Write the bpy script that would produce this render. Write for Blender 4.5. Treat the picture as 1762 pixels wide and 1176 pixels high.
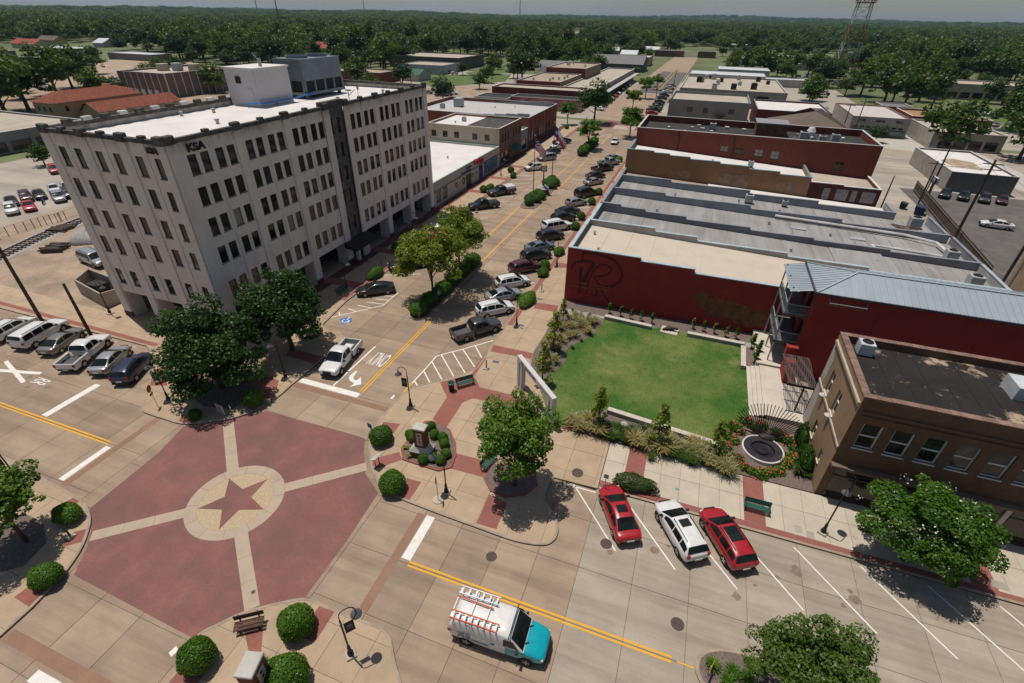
import bpy, bmesh, math, random
import numpy as np
from mathutils import Vector, Matrix
random.seed(7); rng = np.random.default_rng(7)
for o in list(bpy.data.objects): bpy.data.objects.remove(o)
SC = bpy.context.scene; COL = SC.collection
R = math.radians
# ------------------------------------------------------------------ camera
FPX, PITCH, ROLL, YAW, CAMH = 850.84, R(33.356), R(1.0378), R(-19.29), 30.0
_f = Vector((math.sin(YAW)*math.cos(PITCH), math.cos(YAW)*math.cos(PITCH), -math.sin(PITCH)))
_r = Vector((math.cos(YAW), -math.sin(YAW), 0)); _u = _r.cross(_f)
VCR = _r*math.cos(ROLL)+_u*math.sin(ROLL); VCU = _u*math.cos(ROLL)-_r*math.sin(ROLL); VCF = _f
cd = bpy.data.cameras.new('camera'); cam = bpy.data.objects.new('camera', cd); COL.objects.link(cam)
cam.matrix_world = Matrix(((VCR.x, VCU.x, -VCF.x, 0), (VCR.y, VCU.y, -VCF.y, 0), (VCR.z, VCU.z, -VCF.z, CAMH), (0, 0, 0, 1)))
cd.sensor_width = 36; cd.lens = FPX/1762*36; cd.clip_start = .5; cd.clip_end = 40000
SC.camera = cam
# ------------------------------------------------------------------ sky, sun, exposure
SUN_EL, SUN_AZ = R(75), math.atan2(-1.0, 0.34)          # azimuth of the sun, from +Y towards +X
W = bpy.data.worlds.new('World'); SC.world = W; W.use_nodes = True
nt = W.node_tree; nt.nodes.clear()
sky = nt.nodes.new('ShaderNodeTexSky'); sky.sky_type = 'NISHITA'; sky.sun_disc = False
sky.sun_elevation = SUN_EL; sky.sun_rotation = SUN_AZ % (2*math.pi); sky.altitude = 100
sky.air_density = 1.0; sky.dust_density = 1.2; sky.ozone_density = 2.0
bg = nt.nodes.new('ShaderNodeBackground'); bg.inputs[1].default_value = .078
wo = nt.nodes.new('ShaderNodeOutputWorld')
_tc = nt.nodes.new('ShaderNodeTexCoord'); _mp = nt.nodes.new('ShaderNodeMapping'); _mp.inputs['Scale'].default_value = (1, 1, 4); _nz = nt.nodes.new('ShaderNodeTexNoise'); _nz.inputs['Scale'].default_value = 3; _nz.inputs['Detail'].default_value = 6
_mr = nt.nodes.new('ShaderNodeMapRange'); _mr.inputs[1].default_value = .45; _mr.inputs[2].default_value = .7; _mr.inputs[4].default_value = .35
_mx = nt.nodes.new('ShaderNodeMix'); _mx.data_type = 'RGBA'; _mx.inputs[7].default_value = (5.0, 5.4, 6.0, 1)      # thin broken cloud over the whole sky
for a_, b_ in ((_tc.outputs['Generated'], _mp.inputs[0]), (_mp.outputs[0], _nz.inputs['Vector']), (_nz.outputs['Fac'], _mr.inputs[0]), (_mr.outputs[0], _mx.inputs[0]), (sky.outputs[0], _mx.inputs[6]), (_mx.outputs[2], bg.inputs[0])): nt.links.new(a_, b_); nt.links.new(bg.outputs[0], wo.inputs[0])
sl = bpy.data.lights.new('sun', 'SUN'); sl.energy = 4.9; sl.angle = R(.55); sl.color = (1, .94, .855)
so = bpy.data.objects.new('sun', sl); COL.objects.link(so)
_s = Vector((math.sin(SUN_AZ)*math.cos(SUN_EL), math.cos(SUN_AZ)*math.cos(SUN_EL), math.sin(SUN_EL)))
so.rotation_euler = _s.to_track_quat('Z', 'Y').to_euler(); so.location = _s*200
vs = SC.view_settings; vs.view_transform = 'Standard'; vs.look = 'None'; vs.gamma = 1; vs.use_curve_mapping = False
vs.exposure = -.27
# ------------------------------------------------------------------ pixel -> place
def ray(px, py): return VCR*(px-881)-VCU*(py-588)+VCF*FPX
def P(px, py, z=0.0):
    d = ray(px, py); t = (z-CAMH)/d.z
    return Vector((d.x*t, d.y*t, z))
# ------------------------------------------------------------------ mesh helper
class MB:
    def __init__(s): s.v, s.f, s.m = [], [], []
    def add(s, vs, fs, m=0):
        b = len(s.v); s.v += [tuple(v) for v in vs]; s.f += [tuple(b+i for i in q) for q in fs]; s.m += [m]*len(fs); return s
    def box(s, x0, x1, y0, y1, z0, z1, m=0, bot=True):
        v = [(x0,y0,z0),(x1,y0,z0),(x1,y1,z0),(x0,y1,z0),(x0,y0,z1),(x1,y0,z1),(x1,y1,z1),(x0,y1,z1)]
        fs = [(4,5,6,7),(0,1,5,4),(1,2,6,5),(2,3,7,6),(3,0,4,7)]
        if bot: fs.append((3,2,1,0))
        return s.add(v, fs, m)
    def bev(s, x0, x1, y0, y1, z0, z1, b=.03, m=0):      # box with chamfered top
        v = [(x0,y0,z0),(x1,y0,z0),(x1,y1,z0),(x0,y1,z0),(x0,y0,z1-b),(x1,y0,z1-b),(x1,y1,z1-b),(x0,y1,z1-b),
             (x0+b,y0+b,z1),(x1-b,y0+b,z1),(x1-b,y1-b,z1),(x0+b,y1-b,z1)]
        return s.add(v, [(0,1,5,4),(1,2,6,5),(2,3,7,6),(3,0,4,7),(4,5,9,8),(5,6,10,9),(6,7,11,10),(7,4,8,11),(8,9,10,11),(3,2,1,0)], m)
    def bar(s, a, b, w, h, m=0, up=(0,0,1)):              # beam from a to b
        a, b = Vector(a), Vector(b); d = (b-a).normalized(); up = Vector(up)
        sd = d.cross(up)
        if sd.length < 1e-4: sd = Vector((1,0,0))
        sd.normalize(); n = sd.cross(d).normalized()
        v = []
        for p in (a, b):
            for i, j in ((-1,-1),(1,-1),(1,1),(-1,1)): v.append(p+sd*(i*w/2)+n*(j*h/2))
        return s.add(v, [(0,1,2,3),(7,6,5,4),(0,4,5,1),(1,5,6,2),(2,6,7,3),(3,7,4,0)], m)
    def tube(s, pts, r, n=8, m=0, cap=True):
        pts = [Vector(p) for p in pts]; rs = r if isinstance(r, (list, tuple)) else [r]*len(pts); v = []
        for i, p in enumerate(pts):
            d = (pts[min(i+1, len(pts)-1)]-pts[max(i-1, 0)]).normalized()
            a = d.cross(Vector((0,0,1)) if abs(d.z) < .95 else Vector((1,0,0))).normalized(); b = d.cross(a)
            for k in range(n):
                t = 2*math.pi*k/n; v.append(p+a*(math.cos(t)*rs[i])+b*(math.sin(t)*rs[i]))
        fs = [(i*n+k, i*n+(k+1) % n, (i+1)*n+(k+1) % n, (i+1)*n+k) for i in range(len(pts)-1) for k in range(n)]
        if cap: fs += [tuple(range(n-1, -1, -1)), tuple(range((len(pts)-1)*n, len(pts)*n))]
        return s.add(v, fs, m)
    def lathe(s, prof, n=16, c=(0,0,0), m=0, cap=True):
        v = [(c[0]+r*math.cos(2*math.pi*k/n), c[1]+r*math.sin(2*math.pi*k/n), c[2]+z) for r, z in prof for k in range(n)]
        fs = [(i*n+k, i*n+(k+1) % n, (i+1)*n+(k+1) % n, (i+1)*n+k) for i in range(len(prof)-1) for k in range(n)]
        if cap: fs += [tuple(range(n-1, -1, -1)), tuple(range((len(prof)-1)*n, len(prof)*n))]
        return s.add(v, fs, m)
    def prism(s, pl, z0, z1, m=0, bot=False):
        if area(pl) < 0: pl = pl[::-1]
        n = len(pl); v = [(p[0], p[1], z0) for p in pl]+[(p[0], p[1], z1) for p in pl]
        fs = [tuple(range(n, 2*n))]+[(i, (i+1) % n, n+(i+1) % n, n+i) for i in range(n)]
        if bot: fs.append(tuple(range(n-1, -1, -1)))
        return s.add(v, fs, m)
    def sheet(s, pl, z, m=0):
        if area(pl) < 0: pl = pl[::-1]
        return s.add([(p[0], p[1], z) for p in pl], [tuple(range(len(pl)))], m)
    def quad(s, a, b, c, d, m=0): return s.add([a, b, c, d], [(0,1,2,3)], m)
    def ell(s, c, r, n=12, k=8, m=0, f=None):             # ellipsoid
        v = [];
        for i in range(k+1):
            t = math.pi*i/k
            for j in range(n):
                a = 2*math.pi*j/n; q = f(t, a) if f else 1
                v.append((c[0]+r[0]*q*math.sin(t)*math.cos(a), c[1]+r[1]*q*math.sin(t)*math.sin(a), c[2]+r[2]*q*math.cos(t)))
        return s.add(v, [(i*n+j, (i+1)*n+j, (i+1)*n+(j+1) % n, i*n+(j+1) % n) for i in range(k) for j in range(n)], m)
    def mesh(s, name, smooth=False):
        me = bpy.data.meshes.new(name); me.from_pydata(s.v, [], s.f); me.update()
        if any(s.m): me.polygons.foreach_set('material_index', s.m)
        if smooth: me.polygons.foreach_set('use_smooth', [True]*len(s.f))
        return me
    def build(s, name, mat, parent=None, smooth=False, loc=None):
        return link(name, s.mesh(name, smooth), mat, parent, loc)
def area(pl): return sum(pl[i][0]*pl[(i+1) % len(pl)][1]-pl[(i+1) % len(pl)][0]*pl[i][1] for i in range(len(pl)))/2
def link(name, me, mat=None, parent=None, loc=None, rz=0):
    o = bpy.data.objects.new(name, me); COL.objects.link(o)
    if mat is not None and len(me.materials) == 0:
        for m in (mat if isinstance(mat, (list, tuple)) else [mat]): me.materials.append(m)
    if parent: o.parent = parent
    if loc is not None: o.location = loc
    if rz: o.rotation_euler[2] = rz
    return o
def tag(o, label=None, cat=None, group=None, kind=None):
    if label: o['label'] = label
    if cat: o['category'] = cat
    if group: o['group'] = group
    if kind: o['kind'] = kind
    return o
def thing(name, label, cat, loc=(0,0,0), rz=0, group=None):
    o = bpy.data.objects.new(name, None); COL.objects.link(o); o.location = loc; o.rotation_euler[2] = rz
    o.empty_display_size = .2
    return tag(o, label, cat, group)
def dup(root, loc, rz=0, label=None, group=None, scale=None):
    def cp(o, par):
        c = o.copy(); COL.objects.link(c); c.parent = par
        for ch in o.children: cp(ch, c)
        return c
    c = cp(root, None); c.location = loc; c.rotation_euler[2] = rz
    if scale is not None: c.scale = scale if hasattr(scale, '__len__') else (scale,)*3
    if label: c['label'] = label
    if group: c['group'] = group
    return c
def clip_rect(pl, x0, x1, y0, y1):
    def cut(p, ins, inter):
        out = []
        for i in range(len(p)):
            a, b = p[i], p[(i+1) % len(p)]
            if ins(a):
                out.append(a)
                if not ins(b): out.append(inter(a, b))
            elif ins(b): out.append(inter(a, b))
        return out
    def ix(x): return lambda a, b: (x, a[1]+(b[1]-a[1])*(x-a[0])/(b[0]-a[0]))
    def iy(y): return lambda a, b: (a[0]+(b[0]-a[0])*(y-a[1])/(b[1]-a[1]), y)
    for ins, it in ((lambda p: p[0] >= x0, ix(x0)), (lambda p: p[0] <= x1, ix(x1)), (lambda p: p[1] >= y0, iy(y0)), (lambda p: p[1] <= y1, iy(y1))):
        if len(pl) < 3: return []
        pl = cut(pl, ins, it)
    out = []
    for p in pl:
        if not out or abs(p[0]-out[-1][0])+abs(p[1]-out[-1][1]) > 1e-3: out.append(p)
    return out if len(out) >= 3 and abs(area(out)) > .03 else []
def offset(pl, d):                                         # open polyline, moved d to the left
    out = []
    for i in range(len(pl)):
        a = Vector(pl[max(i-1, 0)][:2]); b = Vector(pl[min(i+1, len(pl)-1)][:2]); t = (b-a).normalized()
        n = Vector((-t.y, t.x)); out.append((pl[i][0]+n.x*d, pl[i][1]+n.y*d))
    return out
def smooth_line(pts, k=4):                                 # Catmull-Rom
    pts = [Vector(p[:2]) for p in pts]; out = []
    for i in range(len(pts)-1):
        p0, p1, p2, p3 = pts[max(i-1, 0)], pts[i], pts[i+1], pts[min(i+2, len(pts)-1)]
        for j in range(k):
            t = j/k
            out.append(tuple(.5*((2*p1)+(p2-p0)*t+(2*p0-5*p1+4*p2-p3)*t*t+(3*p1-p0-3*p2+p3)*t**3)))
    return out+[tuple(pts[-1])]
def pxs(*ps): return [tuple(P(*p)[:2]) for p in ps]
_tc = {}
def text_mesh(s, size, depth=.02, bold=0, align='CENTER'):
    cu = bpy.data.curves.new('t', 'FONT'); cu.body = s; cu.size = size; cu.extrude = depth; cu.offset = bold; cu.align_x = align; cu.align_y = 'CENTER'
    o = bpy.data.objects.new('t', cu); COL.objects.link(o); bpy.context.view_layer.update()
    me = bpy.data.meshes.new_from_object(o.evaluated_get(bpy.context.evaluated_depsgraph_get()))
    bpy.data.objects.remove(o); bpy.data.curves.remove(cu); me.materials.clear()
    return me
# ------------------------------------------------------------------ materials
_M = {}
def nodes(name):
    m = bpy.data.materials.new(name); m.use_nodes = True; t = m.node_tree
    return m, t, t.nodes['Principled BSDF']
def nn(t, typ, **k):
    n = t.nodes.new(typ)
    for a, b in k.items(): setattr(n, a, b)
    return n
def lin(c): return tuple((x/12.92 if x <= .04045 else ((x+.055)/1.055)**2.4) for x in c)
def noise_fac(t, scale, detail=4, rough=.6, stretch=None, src='pos'):
    if src == 'pos': g = nn(t, 'ShaderNodeNewGeometry').outputs['Position']
    else: g = nn(t, 'ShaderNodeTexCoord').outputs['Object']
    if stretch:
        mp = nn(t, 'ShaderNodeMapping'); mp.inputs['Scale'].default_value = stretch; t.links.new(g, mp.inputs[0]); g = mp.outputs[0]
    n = nn(t, 'ShaderNodeTexNoise'); n.inputs['Scale'].default_value = scale; n.inputs['Detail'].default_value = detail
    n.inputs['Roughness'].default_value = rough; t.links.new(g, n.inputs['Vector']); return n.outputs['Fac']
def mixc(t, fac, a, b, mode='MIX'):
    m = nn(t, 'ShaderNodeMix', data_type='RGBA', blend_type=mode)
    if isinstance(fac, (int, float)): m.inputs[0].default_value = fac
    else: t.links.new(fac, m.inputs[0])
    for v, i in ((a, 6), (b, 7)):
        if isinstance(v, tuple): m.inputs[i].default_value = (*v[:3], 1)
        else: t.links.new(v, m.inputs[i])
    return m.outputs[2]
def ramp(t, fac, lo, hi):
    m = nn(t, 'ShaderNodeMapRange'); m.inputs[1].default_value = lo; m.inputs[2].default_value = hi; t.links.new(fac, m.inputs[0]); return m.outputs[0]
def sc(c, k): return tuple(min(1, x*k) for x in c[:3])
def M(name, col, rough=.85, var=.18, scale=.6, fine=12, fv=.1, bump=0, bscale=60, metal=0, stain=None, stain_amt=.5, stain_scale=.35, stain_lo=.5, spec=.3, streak=None, perobj=0):
    if name in _M: return _M[name]
    m, t, b = nodes(name)
    c = mixc(t, ramp(t, noise_fac(t, scale), .3, .7), sc(col, 1-var), sc(col, 1+var))
    if fv: c = mixc(t, ramp(t, noise_fac(t, fine, 3), .3, .7), mixc(t, 1.0, c, (1-fv,)*3, 'MULTIPLY'), mixc(t, 1.0, c, (1,)*3, 'MULTIPLY'))
    if streak: c = mixc(t, ramp(t, noise_fac(t, 1, 4, .65, streak), .42, .72), c, mixc(t, 1.0, c, (.7,.68,.66), 'MULTIPLY'))
    if stain: c = mixc(t, ramp(t, noise_fac(t, stain_scale, 6, .7), stain_lo, stain_lo+.3/stain_amt), c, stain)
    if perobj:
        oi = nn(t, 'ShaderNodeObjectInfo'); c = mixc(t, ramp(t, oi.outputs['Random'], 0, 1), mixc(t, 1.0, c, (1-perobj,)*3, 'MULTIPLY'), c)
    t.links.new(c, b.inputs['Base Color'])
    b.inputs['Roughness'].default_value = rough; b.inputs['Metallic'].default_value = metal; b.inputs['Specular IOR Level'].default_value = spec
    if bump:
        bp = nn(t, 'ShaderNodeBump'); bp.inputs['Strength'].default_value = bump; bp.inputs['Distance'].default_value = .02
        t.links.new(noise_fac(t, bscale, 4), bp.inputs['Height']); t.links.new(bp.outputs[0], b.inputs['Normal'])
    _M[name] = m; return m
def brickmat(name, c1, c2, mort, bw, bh, floor=False, rough=.85, msize=.01, stain=None, stain_z=False, var=.2, sscale=.4, bump=.3, slo=.52, shi=.75, top=None):
    if name in _M: return _M[name]
    m, t, b = nodes(name); g = nn(t, 'ShaderNodeNewGeometry').outputs['Position']
    if not floor:
        sp = nn(t, 'ShaderNodeSeparateXYZ'); t.links.new(g, sp.inputs[0])
        ad = nn(t, 'ShaderNodeMath', operation='ADD'); t.links.new(sp.outputs[0], ad.inputs[0]); t.links.new(sp.outputs[1], ad.inputs[1])
        cb = nn(t, 'ShaderNodeCombineXYZ'); t.links.new(ad.outputs[0], cb.inputs[0]); t.links.new(sp.outputs[2], cb.inputs[1]); g = cb.outputs[0]
    k = nn(t, 'ShaderNodeTexBrick'); t.links.new(g, k.inputs['Vector'])
    k.inputs['Color1'].default_value = (*c1, 1); k.inputs['Color2'].default_value = (*c2, 1); k.inputs['Mortar'].default_value = (*mort, 1)
    k.inputs['Scale'].default_value = 1; k.inputs['Mortar Size'].default_value = msize; k.inputs['Brick Width'].default_value = bw; k.inputs['Row Height'].default_value = bh
    c = k.outputs['Color']
    c = mixc(t, ramp(t, noise_fac(t, .5), .3, .7), mixc(t, 1.0, c, (1-var,)*3, 'MULTIPLY'), c)
    if stain:
        st = noise_fac(t, sscale, 6, .7, (1, 1, .25) if not floor else (1, 1, 1)); c = mixc(t, ramp(t, st, slo, shi), c, stain)
    if top:                                               # soot band high on the wall: (z0, z1, colour)
        sp2 = nn(t, 'ShaderNodeSeparateXYZ'); t.links.new(nn(t, 'ShaderNodeNewGeometry').outputs['Position'], sp2.inputs[0])
        a1 = ramp(t, sp2.outputs[2], top[0], top[1]); n1 = ramp(t, noise_fac(t, .9, 6, .7, (1, 1, .3)), .38, .62)
        mu = nn(t, 'ShaderNodeMath', operation='MULTIPLY'); t.links.new(a1, mu.inputs[0]); t.links.new(n1, mu.inputs[1]); c = mixc(t, mu.outputs[0], c, top[2])
    t.links.new(c, b.inputs['Base Color']); b.inputs['Roughness'].default_value = rough; b.inputs['Specular IOR Level'].default_value = .25
    bp = nn(t, 'ShaderNodeBump'); bp.inputs['Strength'].default_value = bump; bp.inputs['Distance'].default_value = .01
    t.links.new(k.outputs['Fac'], bp.inputs['Height']); bp.invert = True; t.links.new(bp.outputs[0], b.inputs['Normal'])
    _M[name] = m; return m
def paint(name, col, metal=0, rough=.32, coat=.6):
    if name in _M: return _M[name]
    m, t, b = nodes(name)
    c = mixc(t, ramp(t, noise_fac(t, 3, 3), .3, .7), sc(col, .9), sc(col, 1.06)); t.links.new(c, b.inputs['Base Color'])
    b.inputs['Roughness'].default_value = rough; b.inputs['Metallic'].default_value = metal
    b.inputs['Coat Weight'].default_value = coat; b.inputs['Coat Roughness'].default_value = .08
    _M[name] = m; return m
def glassmat(name, col=(.012,.013,.014), rough=.06, spec=.5):
    if name in _M: return _M[name]
    m, t, b = nodes(name)
    c = mixc(t, ramp(t, noise_fac(t, .8, 3), .4, .6), sc(col, .6), sc(col, 1.6)); t.links.new(c, b.inputs['Base Color'])
    b.inputs['Roughness'].default_value = rough; b.inputs['Specular IOR Level'].default_value = spec
    _M[name] = m; return m
def leafmat(name, c1, c2, trans=.35):
    if name in _M: return _M[name]
    m, t, b = nodes(name); t.nodes.remove(b)
    oi = nn(t, 'ShaderNodeObjectInfo')
    c = mixc(t, ramp(t, noise_fac(t, .45, 3), .35, .65), c1, c2)
    c = mixc(t, ramp(t, noise_fac(t, 3.5, 2), .35, .65), mixc(t, 1.0, c, (.75,.8,.7), 'MULTIPLY'), c)
    c = mixc(t, oi.outputs['Random'], mixc(t, 1.0, c, (.72,.8,.75), 'MULTIPLY'), mixc(t, 1.0, c, (1.2,1.1,1.0), 'MULTIPLY'))
    c = mixc(t, ramp(t, noise_fac(t, .08, 2), .35, .65), mixc(t, 1.0, c, (.8,.86,.85), 'MULTIPLY'), c)
    d = nn(t, 'ShaderNodeBsdfDiffuse'); tr = nn(t, 'ShaderNodeBsdfTranslucent'); gl = nn(t, 'ShaderNodeBsdfGlossy'); gl.inputs['Roughness'].default_value = .45
    t.links.new(c, d.inputs[0]); t.links.new(mixc(t, 1.0, c, (1.1,1.2,.5), 'MULTIPLY'), tr.inputs[0]); gl.inputs[0].default_value = (.5,.5,.5,1)
    m1 = nn(t, 'ShaderNodeMixShader'); m1.inputs[0].default_value = trans; t.links.new(d.outputs[0], m1.inputs[1]); t.links.new(tr.outputs[0], m1.inputs[2])
    m2 = nn(t, 'ShaderNodeMixShader'); m2.inputs[0].default_value = .035; t.links.new(m1.outputs[0], m2.inputs[1]); t.links.new(gl.outputs[0], m2.inputs[2])
    t.links.new(m2.outputs[0], t.nodes['Material Output'].inputs[0]); _M[name] = m; return m
CONC = M('street_concrete', (.355,.262,.185), var=.13, scale=.35, fine=9, fv=.1, streak=(.06,.9,1), perobj=.2, stain=(.22,.175,.135), stain_amt=.6, stain_scale=.5)
CONCG = M('grey_concrete', (.365,.305,.24), var=.12, scale=.35, fine=9, fv=.09, streak=(.06,.9,1), perobj=.12, stain=(.26,.23,.2), stain_amt=.6, stain_scale=.5)
WALK = M('walk_concrete', (.41,.30,.20), var=.1, scale=.7, fine=10, fv=.08, perobj=.1, stain=(.28,.22,.17), stain_amt=.6, stain_scale=.8)
WALKL = M('pale_walk_concrete', (.47,.41,.325), var=.08, scale=.8, fine=10, fv=.07, perobj=.08, stain=(.36,.31,.25), stain_amt=.5, stain_scale=.9)
KERB = M('kerb_concrete', (.33,.26,.195), var=.2, scale=1.2, fine=14, fv=.15)
JOINT = M('joint', (.15,.12,.094), var=.25, scale=3)
PAVER = brickmat('brick_paver', (.262,.112,.095), (.228,.1,.086), (.19,.09,.078), .22, .11, True, stain=(.14,.078,.07), sscale=.3, msize=.008, slo=.42, shi=.72, var=.22)
PAVERW = brickmat('walk_paver', (.30,.11,.085), (.26,.095,.075), (.22,.10,.08), .22, .11, True, stain=(.22,.10,.085), sscale=.7, msize=.006)
PAVERT = brickmat('tan_paver', (.29,.165,.11), (.26,.15,.10), (.24,.145,.1), .22, .11, True, stain=(.25,.15,.105), sscale=.8, msize=.006)
WHITE = M('white_road_paint', (.74,.71,.66), var=.08, scale=2, fine=18, fv=.18, stain=(.42,.37,.32), stain_amt=.7, stain_scale=2.5)
YELL = M('yellow_road_paint', (.72,.36,.02), var=.08, scale=2, fine=18, fv=.15, stain=(.45,.28,.08), stain_amt=.5, stain_scale=2)
BLUEP = M('blue_road_paint', (.05,.17,.42), var=.15, fine=14, fv=.2)
ASPH = M('asphalt', (.115,.105,.098), var=.2, scale=.3, fine=10, fv=.15, stain=(.17,.155,.14), stain_scale=.3)
LOTC = M('lot_concrete', (.36,.315,.265), var=.14, scale=.12, fine=4, fv=.08, streak=(.02,.3,1))
MULCH = M('mulch', (.18,.135,.115), var=.35, scale=6, fine=30, fv=.45, bump=.6, bscale=30)
SOIL = M('bare_earth', (.34,.25,.18), var=.25, scale=.25, fine=3, fv=.2, stain=(.085,.115,.035), stain_amt=.5, stain_scale=.22)
GRAVEL = M('gravel', (.36,.345,.33), var=.25, scale=4, fine=25, fv=.4, bump=.6, bscale=30)
BLACK = M('black_metal', (.012,.012,.013), rough=.45, var=.15, fv=0)
STEEL = M('galvanised_steel', (.42,.43,.44), rough=.45, metal=.6, var=.12, fv=.1)
WOODP = M('utility_pole_wood', (.075,.055,.042), var=.3, scale=2, fine=14, fv=.3)
STONE = M('pale_stone', (.5,.47,.43), var=.1, scale=1.2, fine=8, fv=.12)
GLASS = glassmat('dark_glass'); GLASSB = glassmat('brown_glass', (.02,.015,.011))
# ================================================================== GROUND AND STREETS
GRASSFAR = M('far_ground', (.13,.15,.06), var=.3, scale=.02, fine=.15, fv=.3)
def hills(x, y):
    r = math.hypot(x, y); k = max(0, min(1, (r-1400)/5000))
    return k*(16+20*math.sin(x*.0011+1.3)*math.cos(y*.0009)+10*math.sin(x*.0031+y*.0022)+6*math.sin(y*.0052-x*.0017))
mb = MB(); rings = [0,40,90,160,260,400,600,900,1300,1800,2400,3100,4000,5000,6200,7600,9200,11000]; NS = 72
vv = [(0,0,-.1)]
for r in rings[1:]:
    for k in range(NS):
        a = 2*math.pi*k/NS; x, y = r*math.cos(a), r*math.sin(a); vv.append((x, y, -.1+hills(x, y)))
ff = [(0, 1+k, 1+(k+1) % NS) for k in range(NS)]
for i in range(len(rings)-2):
    ff += [(1+i*NS+k, 1+(i+1)*NS+k, 1+(i+1)*NS+(k+1) % NS, 1+i*NS+(k+1) % NS) for k in range(NS)]
mb.add(vv, ff); tag(mb.build('ground', GRASSFAR, smooth=True), kind='structure')
def lot(name, pl, mat, z=-.06): return tag(MB().sheet(pl, z).build(name, mat), kind='structure')
def rect(x0, x1, y0, y1): return [(x0,y0),(x1,y0),(x1,y1),(x0,y1)]
lot('town_lot', rect(-62,140,26,172), LOTC, -.07)
lot('town_lot', rect(-140,75,-30,27), LOTC, -.074)
lot('parking_lot', [(-100,40),(-100,280),(-215,280),(-160,170),(-150,100),(-150,20),(-115,30)], LOTC, -.078)
lot('parking_lot', [(-100,60),(-62,60),(-62,330),(-150,330),(-150,200),(-100,170)], LOTC, -.064)
lot('railway_ground', [(-103,20),(-60,20),(-60,80),(-78,150),(-95,260),(-135,260),(-110,120)], SOIL, -.05)
lot('parking_lot', rect(43,100,70,131), ASPH, -.045)
lot('town_lot', rect(-62,62,188,330), LOTC, -.068); lot('town_lot', rect(62,100,188,262), LOTC, -.069)
lot('town_lot', rect(-330,-150,120,215), SOIL, -.085)
# --- slabs
_slab = {}
def slab(parent, x0, x1, y0, y1, z, mat, g=.012, th=.03, name='slab'):
    k = (round(x1-x0, 2), round(y1-y0, 2), mat.name, round(th, 3))
    if k not in _slab:
        w, h = (x1-x0)/2-g, (y1-y0)/2-g; m = MB().bev(-w, w, -h, h, -th, 0, .008); me = m.mesh(name); me.materials.append(mat); _slab[k] = me
    o = link(name, _slab[k], None, parent, ((x0+x1)/2, (y0+y1)/2, z)); return o
cross = tag(MB().box(-120, 70, -10, 29, -.2, -.035).build('cross_street', JOINT), kind='structure')
main = tag(MB().box(-38.2, -16.4, 29, 175, -.2, -.035).build('main_street', JOINT), kind='structure')
XR = [-16.9,-13.2,-10.3,-7.45,-4.7,-1.9,1.55,5.0,8.4,11.8,15.05,18.3,21.5,24.8,28,31.3]
YR = [1.4,5,8.5,12.0,15.74,19.4,23.1,26.6]
for i in range(len(XR)-1):
    for j in range(len(YR)-1): slab(cross, XR[i], XR[i+1], YR[j], YR[j+1], 0, CONC if XR[i] < -2.5 else CONCG)
XL = [-37.3-4.2*i for i in range(17)]; YL = [8.4,12.5,16.6,20.8,24.6,29]
for i in range(len(XL)-1):
    for j in range(len(YL)-1): slab(cross, XL[i+1], XL[i], YL[j], YL[j+1], 0, CONC)
XM = [-38.2,-32.2,-28.7,-25.5,-21.4,-16.9]
XM2 = [-37.3]+XM[1:]
for i in range(5):
    for j, (a, b) in enumerate(((-6,-1.6),(-1.6,2.8),(2.8,7.2),(7.2,11.6),(11.6,15.7),(15.7,19.8),(19.8,24.4),(24.4,29))): slab(cross, XM2[i], XM2[i+1], a, b, 0, CONC)
YM = [29+4.8*i for i in range(31)]
for i in range(5):
    for j in range(30): slab(main, XM[i], XM[i+1], YM[j], YM[j+1], 0, CONC)
# --- brick intersection with the star
BR = pxs((155,875),(172,861),(272,780),(316,734),(368,729),(440,712),(458,708),(500,719),(600,746),(628,755),(626,776),(629,816),(651,848.6),(600,926),(524,1030),(443,1047),(375,1074),(333,1099),(229,1044),(127,990),(150,940),(157,912))
inter = tag(MB().sheet(BR, .004).build('brick_intersection', PAVER), kind='structure')
SCX, SCY = -26.75, 15.75
RINGC = M('ring_concrete', (.40,.315,.235), var=.1, scale=1, fine=12, fv=.1, stain=(.3,.23,.175), stain_scale=1)
AGG = M('exposed_aggregate', (.45,.34,.22), var=.14, scale=5, fine=30, fv=.22, bump=.4, bscale=40)
def band(parent, a, b, w, z, mat, name='band', n=1):
    a, b = Vector(a), Vector(b); d = (b-a); L = d.length; d.normalize(); nrm = Vector((-d.y, d.x))*w/2
    for k in range(n):
        p, q = a+d*(L*k/n+.008), a+d*(L*(k+1)/n-.008)
        MB().sheet([tuple(p+nrm), tuple(q+nrm), tuple(q-nrm), tuple(p-nrm)], z).build(name, mat, parent)
for (ex, ey) in ((-33.7,21.9),(-19.7,21.9),(-19.7,9.9),(-33.6,10.0)):
    d = (Vector((ex, ey))-Vector((SCX, SCY))).normalized()
    band(inter, Vector((SCX, SCY))+d*3.3, (ex, ey), .85, .008, RINGC, 'paving_band', 3)
for k in range(12):
    a0, a1 = 2*math.pi*k/12+.004, 2*math.pi*(k+1)/12-.004; pl = []
    for r, aa in ((3.35, np.linspace(a0, a1, 6)), (2.55, np.linspace(a1, a0, 6))): pl += [(SCX+r*math.cos(t), SCY+r*math.sin(t)) for t in aa]
    MB().sheet(pl, .010).build('ring_slab', RINGC, inter)
MB().sheet([(SCX+2.54*math.cos(2*math.pi*k/48), SCY+2.54*math.sin(2*math.pi*k/48)) for k in range(48)], .0065).build('aggregate_disc', AGG, inter)
tipang = math.atan2(P(463,823).y-SCY, P(463,823).x-SCX)
star = []
for k in range(10):
    r = 2.5 if k % 2 == 0 else 1.03; a = tipang+math.pi*k/5; star.append((SCX+r*math.cos(a), SCY+r*math.sin(a)))
MB().sheet(star, .012).build('star', PAVER, inter)
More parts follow.
